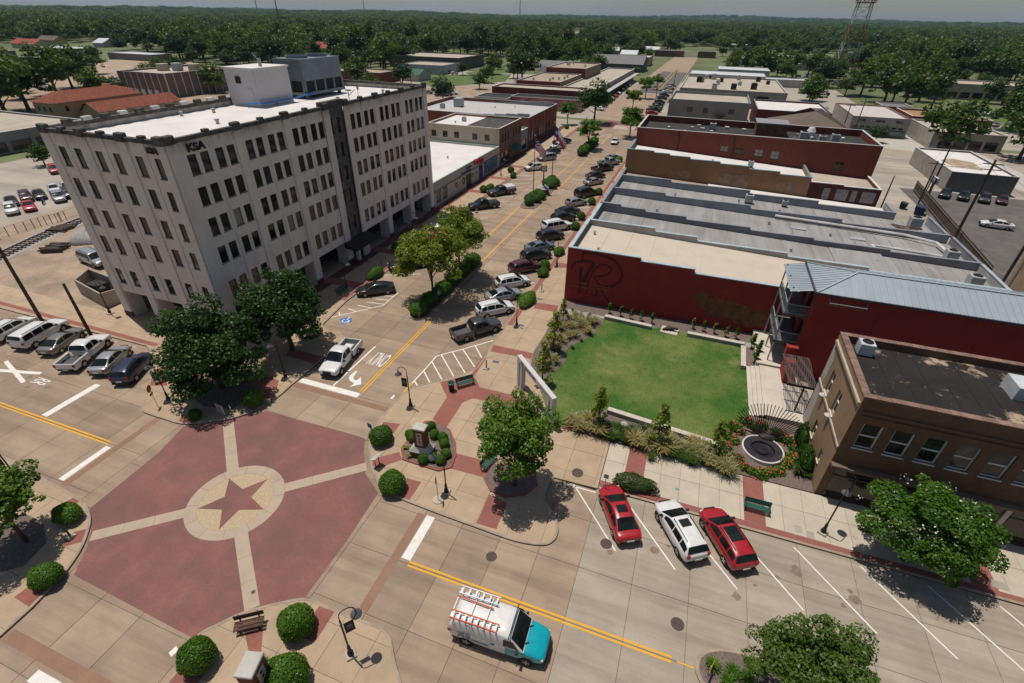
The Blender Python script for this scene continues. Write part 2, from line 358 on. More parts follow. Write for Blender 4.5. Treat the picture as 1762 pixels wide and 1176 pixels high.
# --- road bands and paint
def mark(name, pl, mat, par, z=.005): return MB().sheet(pl, z).build(name, mat, par)
mark('brick_band', rect(-13.75,-13.12,12.1,19.5), PAVERT, cross); mark('brick_band', rect(-32,-21.8,28.0,28.65), PAVERT, cross)
mark('brick_band', rect(-40.15,-39.55,12.3,21.3), PAVERT, cross); mark('brick_band', rect(-31.6,-21,3.55,4.25), PAVERT, cross)
mark('stop_line', rect(-13.05,-12.4,15.95,19.5), WHITE, cross); mark('stop_line', rect(-32,-25.35,28.8,29.45), WHITE, cross)
mark('stop_line', rect(-49.75,-49.05,16.95,21.7), WHITE, cross); mark('stop_line', rect(-40.85,-40.3,12.6,16.3), WHITE, cross)
mark('stop_line', rect(-28,-26.2,2.7,3.3), WHITE, cross); mark('paint_patch', pxs((290,1124),(303,1112),(307,1119),(295,1131)), WHITE, cross)
mark('paint_patch', pxs((671,686),(677,680),(680,681),(675,687)), WHITE, cross)
for dy in (-.13,.13):
    mark('yellow_line', rect(-12.4,4.3,15.75+dy-.065,15.75+dy+.065), YELL, cross)
    mark('yellow_line', rect(-100,-40.95,16.62+dy-.065,16.62+dy+.065), YELL, cross)
    mark('yellow_line', rect(-25.45+dy-.065,-25.45+dy+.065,29.6,43.6), YELL, main)
mark('yellow_line', rect(4.6,5.6,15.7,15.78), YELL, cross)
for x, a, b in ((-26.35,61,85.5),(-29.4,71,87.5),(-28.6,106.5,129.5),(-25.7,101,129.5),(-26,148,163)): mark('yellow_line', rect(x-.09,x+.09,a,b), YELL, main)
mark('lane_line', rect(-28.58,-28.4,29.5,36.8), WHITE, main)
for x0 in (-3.9,0,3.8,7.6,11.5,15.5,19.3,23.1):
    mark('stall_line', [(x0,25.95),(x0+.13,25.95),(x0+4.13,21.4),(x0+4,21.4)], WHITE, cross)
mark('stall_line', rect(-4.6,-2.1,25.72,25.82), WHITE, cross)
for x0 in (-60.3,-57.6,-54.9,-52.2,-49.5): mark('stall_line', [(x0,27.6),(x0+.12,27.6),(x0-3.6,23),(x0-3.72,23)], WHITE, cross)
for i, y0 in enumerate((50.2,54.2,57.6,61,64.4,67.8,71.2,74.6,78,81.4,84.8,88.2,91.6,95,98.4,101.8,105.2,108.6,112,115.4)):
    mark('stall_line', [(-17.1,y0),(-17.1,y0+.12),(-21.6,y0-2.2),(-21.6,y0-2.32)], WHITE, main)
    mark('stall_line', [(-37.1,y0+2),(-37.1,y0+2.12),(-32.6,y0+4.3),(-32.6,y0+4.18)], WHITE, main)
def zc(*ps): return [tuple(P(670+x*.1135, 600+y*.1135)[:2]) for x, y in ps]
def strip(pl, w, mat, par, name='hatch_line', z=.005):
    l, r = offset(pl, w/2), offset(pl, -w/2)
    for i in range(len(pl)-1): MB().sheet([l[i], l[i+1], r[i+1], r[i]], z).build(name, mat, par)
strip(zc((270,600),(380,490),(520,338),(645,197),(710,120),(790,95),(955,50),(1120,10),(1577,-122)), .13, WHITE, main)
for a, b in (((380,490),(440,585)),((520,340),(625,540)),((645,200),(805,485)),((790,100),(985,440)),((955,55),(1160,390)),((1115,15),(1295,280)),((1300,-42),(1400,140))):
    q = zc(a, b); strip(q, .13, WHITE, main, z=.0055)
mark('yellow_patch', rect(-21.72,-21.58,31.0,32.6), YELL, main, .007)
hl = pxs((568,547),(659,526),(685,504)); hk = pxs((573,541),(636,510),(676,504))
strip(hl, .12, WHITE, main)
for k in range(6):
    t = (k+.6)/6.6; a = Vector(hk[0]).lerp(Vector(hk[2]), t); i = min(1, int(t*2)); b = Vector(hl[i]).lerp(Vector(hl[i+1]), t*2-i); strip([tuple(a), tuple(b)], .12, WHITE, main, z=.0056)
hc = mark('accessible_bay_symbol', pxs((585,549),(604,545.5),(606,554),(588,558.5)), BLUEP, main)
c = P(595.5,551.5)
w = MB()
w.tube([(0,.42,0),(0,.1,0),(.3,.1,0),(.38,-.3,0)], .05, 4); w.tube([(.26*math.cos(a)-.02, .26*math.sin(a)-.12, 0) for a in np.linspace(2.2, 6.2, 9)], .045, 4); w.box(-.08,.08,.45,.6,-.02,.02)
w.build('symbol_figure', WHITE, main, loc=(c.x, c.y, .006), ).scale = (1.3,1.3,.1)
def arr(*ps): return [tuple(P(590+x*.0935, 580+y*.0935)[:2]) for x, y in ps]
mark('turn_arrow', arr((235,625),(270,635),(196,735),(200,785),(255,800),(300,770),(328,730),(340,870),(120,922),(212,855),(140,820),(107,765),(125,715)), WHITE, main)
o = link('only_lettering', text_mesh('ONLY', 1, 0, .004), WHITE, main, (-26.75,34.98,.006), math.pi); o.scale = (.70,3.3,1)
o = link('railway_lettering', text_mesh('RR', 1, 0, .004), WHITE, cross, (-55.0,20.1,.006), -math.pi/2); o.scale = (.75,2.5,1)
def xm(*ps): return [tuple(P(x*.0681, 600+y*.0681)[:2]) for x, y in ps]
mark('railway_cross_bar', xm((85,345),(200,300),(655,825),(540,880)), WHITE, cross); mark('railway_cross_bar', xm((-800,470),(0,520),(1075,600),(1000,660),(0,590),(-860,540)), WHITE, cross, .0065)
OIL = M('oil_stain', (.215,.165,.125), var=.25, scale=3, fine=12, fv=.25)
for i in range(34):                                       # drips and blots where cars stand
    if i < 16: x, y = random.choice((-1.2,2.7,6.5,10.4,14.2,18))+random.uniform(-.6,2.6), random.uniform(20.5,24.5)
    elif i < 26: x, y = random.choice((-22,-20.5,-34,-33)), random.uniform(48,110)
    else: x, y = random.uniform(-66,-46), random.uniform(18,25)
    r = random.uniform(.12,.38); MB().sheet([(x+r*random.uniform(.6,1.3)*math.cos(a), y+r*random.uniform(.6,1.3)*math.sin(a)) for a in np.linspace(0,5.8,11)], .0032+.00004*i).build('oil_stain', OIL, main if y > 29 else cross)
IRON = M('cast_iron', (.085,.058,.05), rough=.7, var=.3, scale=4, fine=25, fv=.3)
for i, (px, py, r) in enumerate(((845.6,958,.37),(1043,936,.40),(1165.7,1074,.40))):
    c = P(px, py); m = MB(); m.lathe([(r,-.01),(r,.008),(r-.04,.012),(.01,.012)], 24); m.box(-r*.6,r*.6,-.02,.02,.012,.018); m.box(-.02,.02,-r*.6,r*.6,.012,.0185)
    tag(m.build('manhole_cover', IRON, loc=(c.x, c.y, 0)), ('rusty round manhole cover between the stop line and the rounded kerb tip','rusty manhole cover touching the parking line beside the red sedan','large rusty manhole cover alone in the grey street before the median')[i], 'manhole')
c = P(436,1019); tag(MB().lathe([(.13,0),(.13,.014),(.02,.016)], 16).build('survey_plate', IRON, inter, loc=(c.x, c.y, 0)))
# --- pavements with kerbs and panels
def pavement(name, road, back, mat, px, py, x_0=None, y_0=None, top=.13, kerb=.17, kmat=KERB, window=None):
    pl = list(road)+list(back); s = 1 if area(pl) > 0 else -1
    inner = offset(road, s*kerb)
    base = tag(MB().prism(pl if window is None else pl, -.05, .095).build(name, JOINT), kind='structure')
    ko = MB()
    for i in range(len(road)-1):
        a, b, c, d = road[i], road[i+1], inner[i+1], inner[i]
        if s < 0: a, b, c, d = b, a, d, c
        z0, z1 = -.02, top+.015
        ko.add([(*a,z0),(*b,z0),(*b,z1-.02),(*a,z1-.02),(a[0]+(d[0]-a[0])*.15,a[1]+(d[1]-a[1])*.15,z1),(b[0]+(c[0]-b[0])*.15,b[1]+(c[1]-b[1])*.15,z1),(*c,z1),(*d,z1),(*c,top-.03),(*d,top-.03)],
               [(0,1,2,3),(3,2,5,4),(4,5,6,7),(7,6,8,9)])
    ko.build('kerb', kmat, base)
    ip = inner+list(back); xs = [p[0] for p in ip]; ys = [p[1] for p in ip]
    x = x_0 if x_0 is not None else min(xs)
    while x < max(xs):
        y = y_0 if y_0 is not None else min(ys)
        while y < max(ys):
            c = clip_rect(ip, x+.009, x+px-.009, y+.009, y+py-.009)
            if c:
                if len(c) == 4 and abs(abs(area(c))-(px-.018)*(py-.018)) < .01: slab(base, x, x+px, y, y+py, top, mat, .009, .05, 'panel')
                else: MB().prism(c, top-.05, top).build('panel', mat, base)
            y += py
        x += px
    return base
roadA = [(-16.9,172),(-16.9,46)]+smooth_line(pxs((849,588),(840,604),(820,634),(801,643),(781,650),(740,660),(705,671),(680,692),(655,722),(641,742),(636.6,757),(634,778),(636.6,799),(644,821),(654.5,842),(676.6,854.5)), 3)+smooth_line(pxs((702.6,866),(760,888),(818,909),(886,933),(934,940),(953,932),(960,919),(960,905),(955,888),(938,862)), 4)+pxs((941,845),(953,824))
pavA = pavement('pavement', roadA, [(-2.05,26.1),(-2.05,31.4),(-4.6,31.4),(-4.6,54.2),(-12.15,54.2),(-12.15,172)], WALK, 2.4, 2.4)
roadA2 = [(-2,26.2),(60,26.7)]
pavA2 = pavement('pavement', roadA2, [(60,31.4),(-2,31.35)], WALKL, 1.45, 2.35, -2.0, 26.9)
roadB = [(-37.3,172),(-37.3,44)]+smooth_line(pxs((556,560),(566,569),(580,571),(590,577),(592,588),(572,606),(540,633),(504,663),(477,686),(440,708),(400,722),(368,727),(340,731),(311,731),(280,722),(250,712),(244,704)), 3)+pxs((252,680),(262,640),(267,618))+[(-51,28.0),(-110,27.2)]
pavB = pavement('pavement', roadB, [(-110,31.6),(-62,31.6),(-62,58),(-43.6,58),(-43.6,172)], WALK, 2.6, 2.4)
roadC = [(-75,12.6)]+smooth_line(pxs((40,800),(68,820),(110,842),(129,854),(147,866),(155,880),(158,895),(155,912),(145,940),(129,967),(110,992),(92,1011),(54,1050),(0,1099)), 3)+[(-31.6,-8)]
pavC = pavement('pavement', roadC, [(-75,-8)], WALK, 2.4, 2.4)
roadD = [(-20.9,-6)]+smooth_line(pxs((286,1176),(317,1140),(325,1115),(334,1101),(350,1087),(375,1075),(410,1058),(443,1047),(490,1036),(521,1031),(548,1037),(600,1060),(648,1077),(664,1088),(674,1104),(682,1144),(692,1176)), 3)+[(-8.6,-6)]
pavD = pavement('pavement', roadD, [], WALK, 2.4, 2.4)
def path(base, *ps, z=.134, mat=PAVERW): MB().sheet([tuple(P(x, y, .13)[:2]) for x, y in ps], z).build('brick_path', mat, base)
path(pavA,(757,658),(812,644),(829,616.5),(837,616),(816,648),(826,667),(905,686),(893,704),(857,694),(814,686),(796,693),(769,735),(744,722),(769,684))
path(pavA,(785.6,780.5),(845,796),(830,821),(777,807)); path(pavA,(639,790.7),(687,778),(692,791.5),(645,807.7))
path(pavA,(658.7,726),(689,730),(677,746),(657,735)); path(pavA,(700.5,823),(725,830),(703,863),(683,854))
path(pavA,(842,851),(873,866),(854,911),(819,901)); path(pavA,(849,594),(917,608),(914,618),(844,605)); path(pavA,(921,521),(961,526),(958,538),(919,531))
for a, b in (((-16.7,46),(-16.05,172)),): MB().sheet(rect(a[0],b[0],a[1],b[1]), .1335).build('brick_path', PAVERW, pavA)
for y0 in (63.5,75,86.5,98,109.5,121): MB().sheet(rect(-16.04,-12.2,y0,y0+1.5), .1335).build('brick_path', PAVERW, pavA)
MB().sheet(rect(-1.98,60,26.42,26.98), .1335).build('brick_path', PAVERW, pavA2)
for x0 in (-.35,8.4,22.0,34): MB().sheet(rect(x0,x0+1.45,26.99,31.35), .1338).build('brick_path', PAVERW, pavA2)
MB().sheet(rect(-38.05,-37.5,44,172), .1335).build('brick_path', PAVERW, pavB)
for y0 in (47.2,58.5,69.5,80.5,91.5,102.5,113.5): MB().sheet(rect(-43.3,-38.06,y0,y0+1.7), .1336).build('brick_path', PAVERW, pavB)
MB().sheet(rect(-108,-50,28.2,28.75), .1335).build('brick_path', PAVERW, pavB); MB().sheet(rect(-43.5,-41.8,32,172), .1332).build('brick_path', brickmat('dark_walk_paver', (.15,.05,.042), (.12,.045,.04), (.1,.045,.04), .22,.11,True), pavB)
path(pavB,(262,640),(282,630),(288,664),(258,664)); path(pavB,(440,640),(480,655),(470,690),(425,672)); path(pavB,(500,600),(560,615),(545,628),(492,612)); path(pavB,(316,712),(342,722),(330,731),(305,728))
path(pavC,(127,856),(138,863),(89,889),(84,880)); path(pavC,(150,910),(146,931.5),(106,942),(115,919)); path(pavC,(24,1028),(61,1001),(86,1013),(54,1047)); path(pavC,(13,815),(24,805),(40,812),(28,824))
path(pavD,(419,1082),(453,1079),(449.5,1123),(430,1130)); path(pavD,(549,1043),(575.5,1053.5),(541.5,1106),(514,1094)); path(pavD,(319,1142),(351,1161),(340,1176),(290,1176))
c = P(993.7,814,.13); tag(MB().lathe([(.45,0),(.45,.012),(.02,.016)], 24).build('manhole_cover', IRON, loc=(c.x, c.y, .13)), 'rusty manhole cover set in the pavement beside the storm drain', 'manhole')
MB().box(-5.0,-2.1,25.98,26.06,-.02,.06).build('drain_mouth', BLACK, pavA)
for px, py, n in ((1195+179,911,1),(1395,921,1),(1719,1007,2)):
    c = P(px, py, .13); MB().bev(-.22*n,.22*n,-.3,.3,0,.012,.01).build('utility_cover', M('cover_concrete',(.3,.27,.23)), pavA2, loc=(c.x, c.y, .13))
for px, py in ((1165,842),):
    c = P(px, py, .13); MB().lathe([(.12,0),(.12,.008),(.02,.009)], 16).build('teal_cover', M('teal_paint',(.08,.28,.25)), pavA2, loc=(c.x, c.y, .131))
for px, py in ((853,623),(896,560),(929,515)):
    c = P(px, py, .13); MB().bev(-.35,.35,-.22,.22,0,.012,.01).build('drain_grate', M('drain_iron',(.13,.13,.14)), pavA, loc=(c.x, c.y, .13))
# --- medians
def island(name, label, pl, fill, z=.14):
    t = tag(MB().prism(pl, -.05, z).build(name, KERB), kind='structure'); n = len(pl); cx = sum(p[0] for p in pl)/n; cy = sum(p[1] for p in pl)/n
    ins = []
    for p in pl:
        d = Vector((p[0]-cx, p[1]-cy)); L = d.length; ins.append((cx+d.x*(L-.22)/L, cy+d.y*(1-.22/max(L, 1))))
    MB().sheet(ins, z+.006).build('planting_bed', fill, t); return t
def capsule(x0, x1, y0, y1, n=8):
    r = (x1-x0)/2; cx = (x0+x1)/2
    return [(cx+r*math.cos(a), y1-r+r*math.sin(a)) for a in np.linspace(0, math.pi, n)]+[(cx+r*math.cos(a), y0+r+r*math.sin(a)) for a in np.linspace(math.pi, 2*math.pi, n)]
island('median_island', '', capsule(-28.6,-26.1,43.2,62), MULCH); island('median_island', '', capsule(-29.6,-26.3,86.2,107), MULCH); island('median_island', '', capsule(-29.2,-26.6,130.5,149), MULCH)
isl = smooth_line([(20,13.2),(10,13.6),(7,14.2),(5.75,15.2),(5.55,16.1),(6.0,16.8),(7.2,17.35),(9.2,17.6),(12,17.6),(20,17.4)], 3)
island('median_island', '', isl, MULCH)
# ================================================================== BUILDINGS
UP = Vector((0,0,1))
def QY(px, py, y): d = ray(px, py); t = y/d.y; return Vector((d.x*t, y, CAMH+d.z*t))
def QX(px, py, x): d = ray(px, py); t = x/d.x; return Vector((x, d.y*t, CAMH+d.z*t))
FACE = {'S': (Vector((1,0,0)), Vector((0,-1,0))), 'E': (Vector((0,1,0)), Vector((1,0,0))), 'N': (Vector((-1,0,0)), Vector((0,1,0))), 'W': (Vector((0,-1,0)), Vector((-1,0,0)))}
def part(mb, name, mat, B, smooth=False):                 # mesh given in world metres, child of B
    par = B; L = Vector(B.location)
    while par.parent: par = par.parent; L = L+Vector(par.location)
    return link(name, mb.mesh(name, smooth), mat, B, (-L.x, -L.y, -L.z) if B.parent is None else None)
def wallface(mb, o, u, n, W, H, holes=(), depth=.22, m=0):
    us = sorted({0, W, *[h[0] for h in holes], *[h[1] for h in holes]}); zs = sorted({0, H, *[h[2] for h in holes], *[h[3] for h in holes]})
    at = lambda a, z, d=0: o+u*a+UP*z-n*d
    for i in range(len(us)-1):
        for j in range(len(zs)-1):
            cu, cz = (us[i]+us[i+1])/2, (zs[j]+zs[j+1])/2
            if any(h[0] < cu < h[1] and h[2] < cz < h[3] for h in holes): continue
            mb.quad(at(us[i],zs[j]), at(us[i+1],zs[j]), at(us[i+1],zs[j+1]), at(us[i],zs[j+1]), m)
    for h in holes:
        a, b, z0, z1 = h[:4]; d = h[4] if len(h) > 4 else depth
        mb.quad(at(a,z0), at(a,z0,d), at(a,z1,d), at(a,z1), m); mb.quad(at(b,z0,d), at(b,z0), at(b,z1), at(b,z1,d), m)
        mb.quad(at(a,z1,d), at(b,z1,d), at(b,z1), at(a,z1), m)
        if z0 > .05: mb.quad(at(a,z0), at(b,z0), at(b,z0,d), at(a,z0,d), m)
FRAMED = M('dark_window_frame', (.03,.028,.027), rough=.5, fv=0); FRAMEW = M('white_window_frame', (.6,.59,.56), rough=.6, fv=.1); FRAMEB = M('brown_window_frame', (.16,.085,.04), fv=.15)
BLIND = M('window_blind', (.26,.23,.19), var=.2)
_win = {}
def window(B, face, u0, u1, z0, z1, plane, fm=FRAMED, pm=GLASS, depth=.22, sill=None, bars=(0, 0), fw=.06, sash=False, lab=None):
    """window unit set in a hole: frame (part) with pane, bars and sill below it as sub-parts"""
    u, n = FACE[face]; w, h = abs(u1-u0), z1-z0; key = (round(w,2), round(h,2), fm.name, depth, bars, fw, sash, sill.name if sill else 0)
    if key not in _win:
        f = MB(); d = depth-.07
        f.box(-w/2,w/2,d,d+.06,0,fw); f.box(-w/2,w/2,d,d+.06,h-fw,h); f.box(-w/2,-w/2+fw,d,d+.06,fw,h-fw); f.box(w/2-fw,w/2,d,d+.06,fw,h-fw)
        for i in range(bars[0]): x = -w/2+w*(i+1)/(bars[0]+1); f.box(x-fw*.35,x+fw*.35,d+.01,d+.05,fw,h-fw)
        for i in range(bars[1]): z = h*(i+1)/(bars[1]+1); f.box(-w/2+fw,w/2-fw,d+.012,d+.05,z-fw*.35,z+fw*.35)
        if sash: f.box(-w/2+fw,w/2-fw,d-.02,d+.05,h*.48,h*.48+fw)
        p = MB().quad((-w/2+fw*.5,d+.035,fw*.5),(w/2-fw*.5,d+.035,fw*.5),(w/2-fw*.5,d+.035,h-fw*.5),(-w/2+fw*.5,d+.035,h-fw*.5))
        s = MB().box(-w/2-.05,w/2+.05,-.07,d,-.08,-.003)
        fme = f.mesh('window'); fme.materials.append(fm); sme = s.mesh('sill')
        if sill: sme.materials.append(sill)
        _win[key] = (fme, p.mesh('pane'), sme)
    fme, pme, sme = _win[key]; uc = (u0+u1)/2
    pos = {'S': (uc, plane, z0), 'N': (uc, plane, z0), 'E': (plane, uc, z0), 'W': (plane, uc, z0)}[face]
    rz = {'S': 0, 'E': math.pi/2, 'N': math.pi, 'W': -math.pi/2}[face]
    L = B.location; o = link('window', fme, None, B, (pos[0]-L.x, pos[1]-L.y, pos[2]), rz)
    if lab: o['label'] = lab
    p = link('pane', pme if len(pme.materials) else pme, None, o)
    if len(pme.materials) == 0: pme.materials.append(pm)
    p.material_slots[0].link = 'OBJECT'; p.material_slots[0].material = pm
    if sill: link('sill', sme, None, o)
    return o
def holes_for(face, wins, x0, x1, y0, y1):
    out = []
    for wdw in wins:
        a, b, z0, z1 = wdw[:4]
        out.append({'S': (a-x0, b-x0), 'E': (a-y0, b-y0), 'N': (x1-b, x1-a), 'W': (y1-b, y1-a)}[face]+(z0, z1)+tuple(wdw[4:5]))
    return out
def bld(name, label, x0, x1, y0, y1, h, wall, roof, par=.5, wins=None, cat='building', cop=None, fm=FRAMED, pm=GLASS, sill=None, bars=(0,0), group=None, ct=.28, sash=False, wallmats=None, fw=.06, cop_n=0):
    B = thing(name, label, cat, ((x0+x1)/2, (y0+y1)/2, 0), group=group); wins = wins or {}
    org = {'S': Vector((x0,y0,0)), 'E': Vector((x1,y0,0)), 'N': Vector((x1,y1,0)), 'W': Vector((x0,y1,0))}
    for fc in 'SENW':
        u, n = FACE[fc]; W_ = (x1-x0) if fc in 'SN' else (y1-y0); mb = MB()
        wallface(mb, org[fc], u, n, W_, h, holes_for(fc, wins.get(fc, ()), x0, x1, y0, y1))
        part(mb, 'wall', (wallmats or {}).get(fc, wall), B)
        pl = {'S': y0, 'E': x1, 'N': y1, 'W': x0}[fc]
        for wdw in wins.get(fc, ()):
            if len(wdw) > 4 and wdw[4] > 1: continue
            window(B, fc, *wdw[:4], pl, fm, pm if random.random() < .85 else GLASSB, sill=sill, bars=bars, sash=sash, fw=fw)
    part(MB().sheet(rect(x0+.02,x1-.02,y0+.02,y1-.02), h-par), 'roof', roof, B)
    if par > .05:
        mb = MB()
        for a in (rect(x0+.004,x1-.004,y0+.004,y0+ct), rect(x0+.004,x1-.004,y1-ct,y1-.004), rect(x0+.004,x0+ct,y0+ct,y1-ct), rect(x1-ct,x1-.004,y0+ct,y1-ct)): mb.prism([(p[0], p[1]) for p in a], h-par-.02, h-.004)
        part(mb, 'parapet', wall, B); mb = MB(); e = .04
        for a in (rect(x0-e,x1+e,y0-e,y0+ct+e), rect(x0-e,x1+e,y1-ct-e,y1+e), rect(x0-e,x0+ct+e,y0+ct+e,y1-ct-e), rect(x1-ct-e,x1+e,y0+ct+e,y1-ct-e)): mb.prism(a, h, h+.07, bot=True)
        if cop_n:                                         # coping laid stone by stone
            for y in (y0, y1-ct):
                n = round((x1-x0)/cop_n)
                for i in range(n): part(MB().bev(x0-e+(x1-x0+2*e)*i/n+.006,x0-e+(x1-x0+2*e)*(i+1)/n-.006,y-e,y+ct+e,h-.01,h+.07+random.uniform(-.008,.008),.015), 'coping_stone', cop, B)
            n = round((y1-y0)/cop_n)
            for i in range(n): part(MB().bev(x0-e,x0+ct+e,y0+ct+e+(y1-y0-2*ct-2*e)*i/n+.006,y0+ct+e+(y1-y0-2*ct-2*e)*(i+1)/n-.006,h-.01,h+.07+random.uniform(-.008,.008),.015), 'coping_stone', cop, B)
        else: part(mb, 'coping', cop or STONE, B)
    return B
def acunit(B, x, y, z, s=1.0, fan=True, mat=None, name='air_conditioner', leg=.15):
    m = MB(); m.bev(x-.5*s,x+.5*s,y-.5*s,y+.5*s,z+leg,z+leg+.95*s,.05*s); o = part(m, name, mat or M('ac_grey',(.36,.37,.37),rough=.5,fv=.1), B)
    m = MB(); m.box(x-.45*s,x+.45*s,y-.45*s,y-.35*s,z-.02,z+leg+.001); m.box(x-.45*s,x+.45*s,y+.35*s,y+.45*s,z-.02,z+leg+.001)
    if fan: m.lathe([(.38*s,0),(.38*s,.05*s),(.3*s,.06*s),(.28*s,.02*s)], 14, (x,y,z+leg+.95*s))
    part(m, 'unit_fan', BLACK, B); return o
def vent(B, x, y, z, r=.15, h=.5): part(MB().lathe([(r,-.03),(r,h*.7),(r*1.5,h*.72),(r*1.4,h),(.02,h*1.1)], 10, (x,y,z)), 'roof_vent', STEEL, B)
WROOF = M('white_membrane_roof', (.62,.59,.56), var=.08, scale=.3, fine=5, fv=.06, stain=(.45,.41,.37), stain_amt=.35, stain_scale=.4)
TROOF = M('tan_membrane_roof', (.50,.43,.345), var=.08, scale=.35, fine=6, fv=.06, stain=(.38,.32,.26), stain_amt=.4, stain_scale=.35)
GROOF = M('grey_metal_roof', (.315,.305,.295), rough=.6, var=.1, scale=.25, fine=5, fv=.07, streak=(.9,.06,1), perobj=.1)
DROOF = M('dark_tar_roof', (.02,.0165,.015), var=.35, scale=.5, fine=7, fv=.3, stain=(.34,.26,.18), stain_amt=4.0, stain_scale=.42, stain_lo=.572)
DROOF2 = M('black_tar_roof', (.04,.037,.036), var=.3, scale=.4, fine=7, fv=.25)
GRVROOF = M('gravel_roof', (.36,.285,.21), var=.15, scale=.3, fine=14, fv=.25)
PROOF = M('pale_gravel_roof', (.42,.36,.29), var=.14, scale=.2, fine=6, fv=.15, stain=(.27,.23,.19), stain_scale=.15)
RED = brickmat('red_painted_brick', (.32,.034,.028), (.285,.03,.026), (.215,.025,.023), .42,.14, stain=(.22,.027,.024), msize=.012, sscale=.3, bump=.25, rough=.75, slo=.45, shi=.8)
GREYSIDE = M('grey_parapet_paint', (.235,.23,.24), var=.1, scale=.5, fv=.08)
CREAMW = M('cream_stucco', (.42,.35,.265), var=.12, scale=.4, fv=.1, stain=(.3,.21,.14), stain_amt=.3, stain_scale=.3)
BROWNW = M('brown_painted_wall', (.27,.145,.078), var=.15, scale=.35, fine=6, fv=.12, stain=(.2,.11,.06), stain_amt=.6)
REDB = brickmat('red_brick', (.215,.052,.034), (.165,.042,.029), (.12,.045,.035), .4,.13, stain=(.09,.03,.024), sscale=.25)
BRB = brickmat('brown_brick', (.17,.095,.052), (.135,.075,.042), (.11,.07,.045), .4,.12, stain=(.09,.052,.033), sscale=.3)
RDB = brickmat('rust_brick', (.24,.075,.04), (.2,.062,.036), (.1,.05,.035), .4,.13)
TANB = brickmat('tan_brick', (.24,.175,.115), (.2,.15,.1), (.18,.14,.1), .4,.13)
TEALC = M('teal_coping', (.17,.27,.28), rough=.5, fv=.1); BLUEC = M('blue_grey_coping', (.36,.43,.46), rough=.5, fv=.08); WHITEC = M('white_coping', (.6,.58,.55), fv=.1); CLAYC = M('clay_coping', (.26,.155,.12), var=.25, scale=2, fv=.2, perobj=.35)
# ------------------------------------------------------------------ KSA office block
KW = brickmat('white_office_brick', (.78,.70,.625), (.72,.645,.575), (.65,.58,.52), .42,.1, stain=(.5,.44,.385), sscale=.5, msize=.01, bump=.2, var=.08, slo=.5, shi=.85, top=(19.2,20.6,(.10,.095,.088)))
SOOT = M('sooty_concrete', (.085,.078,.072), var=.4, scale=1.6, fine=10, fv=.3, stain=(.3,.28,.26), stain_amt=.6, stain_scale=1.4)
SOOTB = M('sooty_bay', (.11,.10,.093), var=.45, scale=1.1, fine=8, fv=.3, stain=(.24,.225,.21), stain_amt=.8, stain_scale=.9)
KX0, KX1, KY0, KY1, KH = -59.0, -43.4, 32.0, 79.4, 20.45
K = thing('office_building', 'six-storey white brick office block with KSA signs and dark paired windows', 'building', (-51.2,55.7,0))
ROWS = [(17.2,19.0),(14.3,16.05),(11.3,13.05),(8.35,10.1),(4.6,6.35)]
BAYS = [33.9,40.8,47.7,58.6,65.5,72.5]; OFF = [(0,.95),(1.4,2.35),(3.1,4.05),(4.5,5.45)]
ew = [(b+a, b+c, z0, z1) for b in BAYS for a, c in OFF for z0, z1 in ROWS]
ecols = [(39.5,40.7),(46.4,47.6),(53.2,54.5),(57.3,58.5),(64.2,65.4),(71.1,72.4)]
earc = [(33.7,39.5),(40.7,46.4),(47.6,53.2),(58.5,64.2),(65.4,71.1),(72.4,78.1)]
sw = [(x, x+.95, z0, z1) for x in (-57.45,-55.3,-52.5,-50.2,-47.4,-45.05) for z0, z1 in ROWS]
sarc = [(-57.7,-54.0),(-52.8,-48.9),(-47.7,-44.2)]
mb = MB()
wallface(mb, Vector((KX1,KY0,0)), *FACE['E'], 21.2, KH, holes_for('E', [w+(.14,) for w in ew if w[0] < 53]+[(a,b,0,3.5,1.6) for a, b in earc if b < 54], KX0, KX1, KY0, KY1))
wallface(mb, Vector((KX1,57.6,0)), *FACE['E'], KY1-57.6, KH, [(a-57.6,b-57.6,*r) for a, b, *r in [w+(.14,) for w in ew if w[0] > 57]+[(a,b,0,3.5,1.6) for a, b in earc if a > 57]])
part(mb, 'east_wall', KW, K)
mb = MB(); wallface(mb, Vector((KX0,KY0,0)), *FACE['S'], KX1-KX0, KH, holes_for('S', [w+(.14,) for w in sw]+[(a,b,0,3.5,1.6) for a, b in sarc], KX0, KX1, KY0, KY1)); part(mb, 'south_wall', KW, K)
mb = MB(); wallface(mb, Vector((KX0,KY1,0)), *FACE['W'], KY1-KY0, KH); wallface(mb, Vector((KX1,KY1,0)), *FACE['N'], KX1-KX0, KH); part(mb, 'rear_wall', KW, K)
mb = MB(); ebw = [(y0, y1, z0, z1) for y0, y1 in ((54.55,55.25),(56.0,56.7)) for z0, z1 in ROWS]
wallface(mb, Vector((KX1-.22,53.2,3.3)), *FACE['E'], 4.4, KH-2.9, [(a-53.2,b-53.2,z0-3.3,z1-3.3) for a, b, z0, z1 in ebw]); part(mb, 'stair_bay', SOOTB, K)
for w in ebw: window(K, 'E', *w, KX1-.22, sill=SOOT)
for w in ew: window(K, 'E', *w, KX1, FRAMED, depth=.14, pm=random.choices([GLASS,GLASSB,BLIND],[8,1.2,.2])[0], sill=M('rusty_sill',(.24,.165,.12)))
for w in sw: window(K, 'S', *w, KY0, FRAMED, depth=.14, pm=random.choices([GLASS,GLASSB],[8,1.2])[0], sill=M('rusty_sill',(.24,.165,.12)))
for a, b in [(32.0,33.3)]+ecols+[(78.2,79.4)]:
    part(MB().box(KX1,KX1+.13,a+.06,b-.06,0,KH-.3), 'pilaster', KW, K)
    part(MB().bev(KX1-.3,KX1+.24,(a+b)/2-.45,(a+b)/2+.45,KH-.3,20.92,.08), 'parapet_block', SOOT, K)
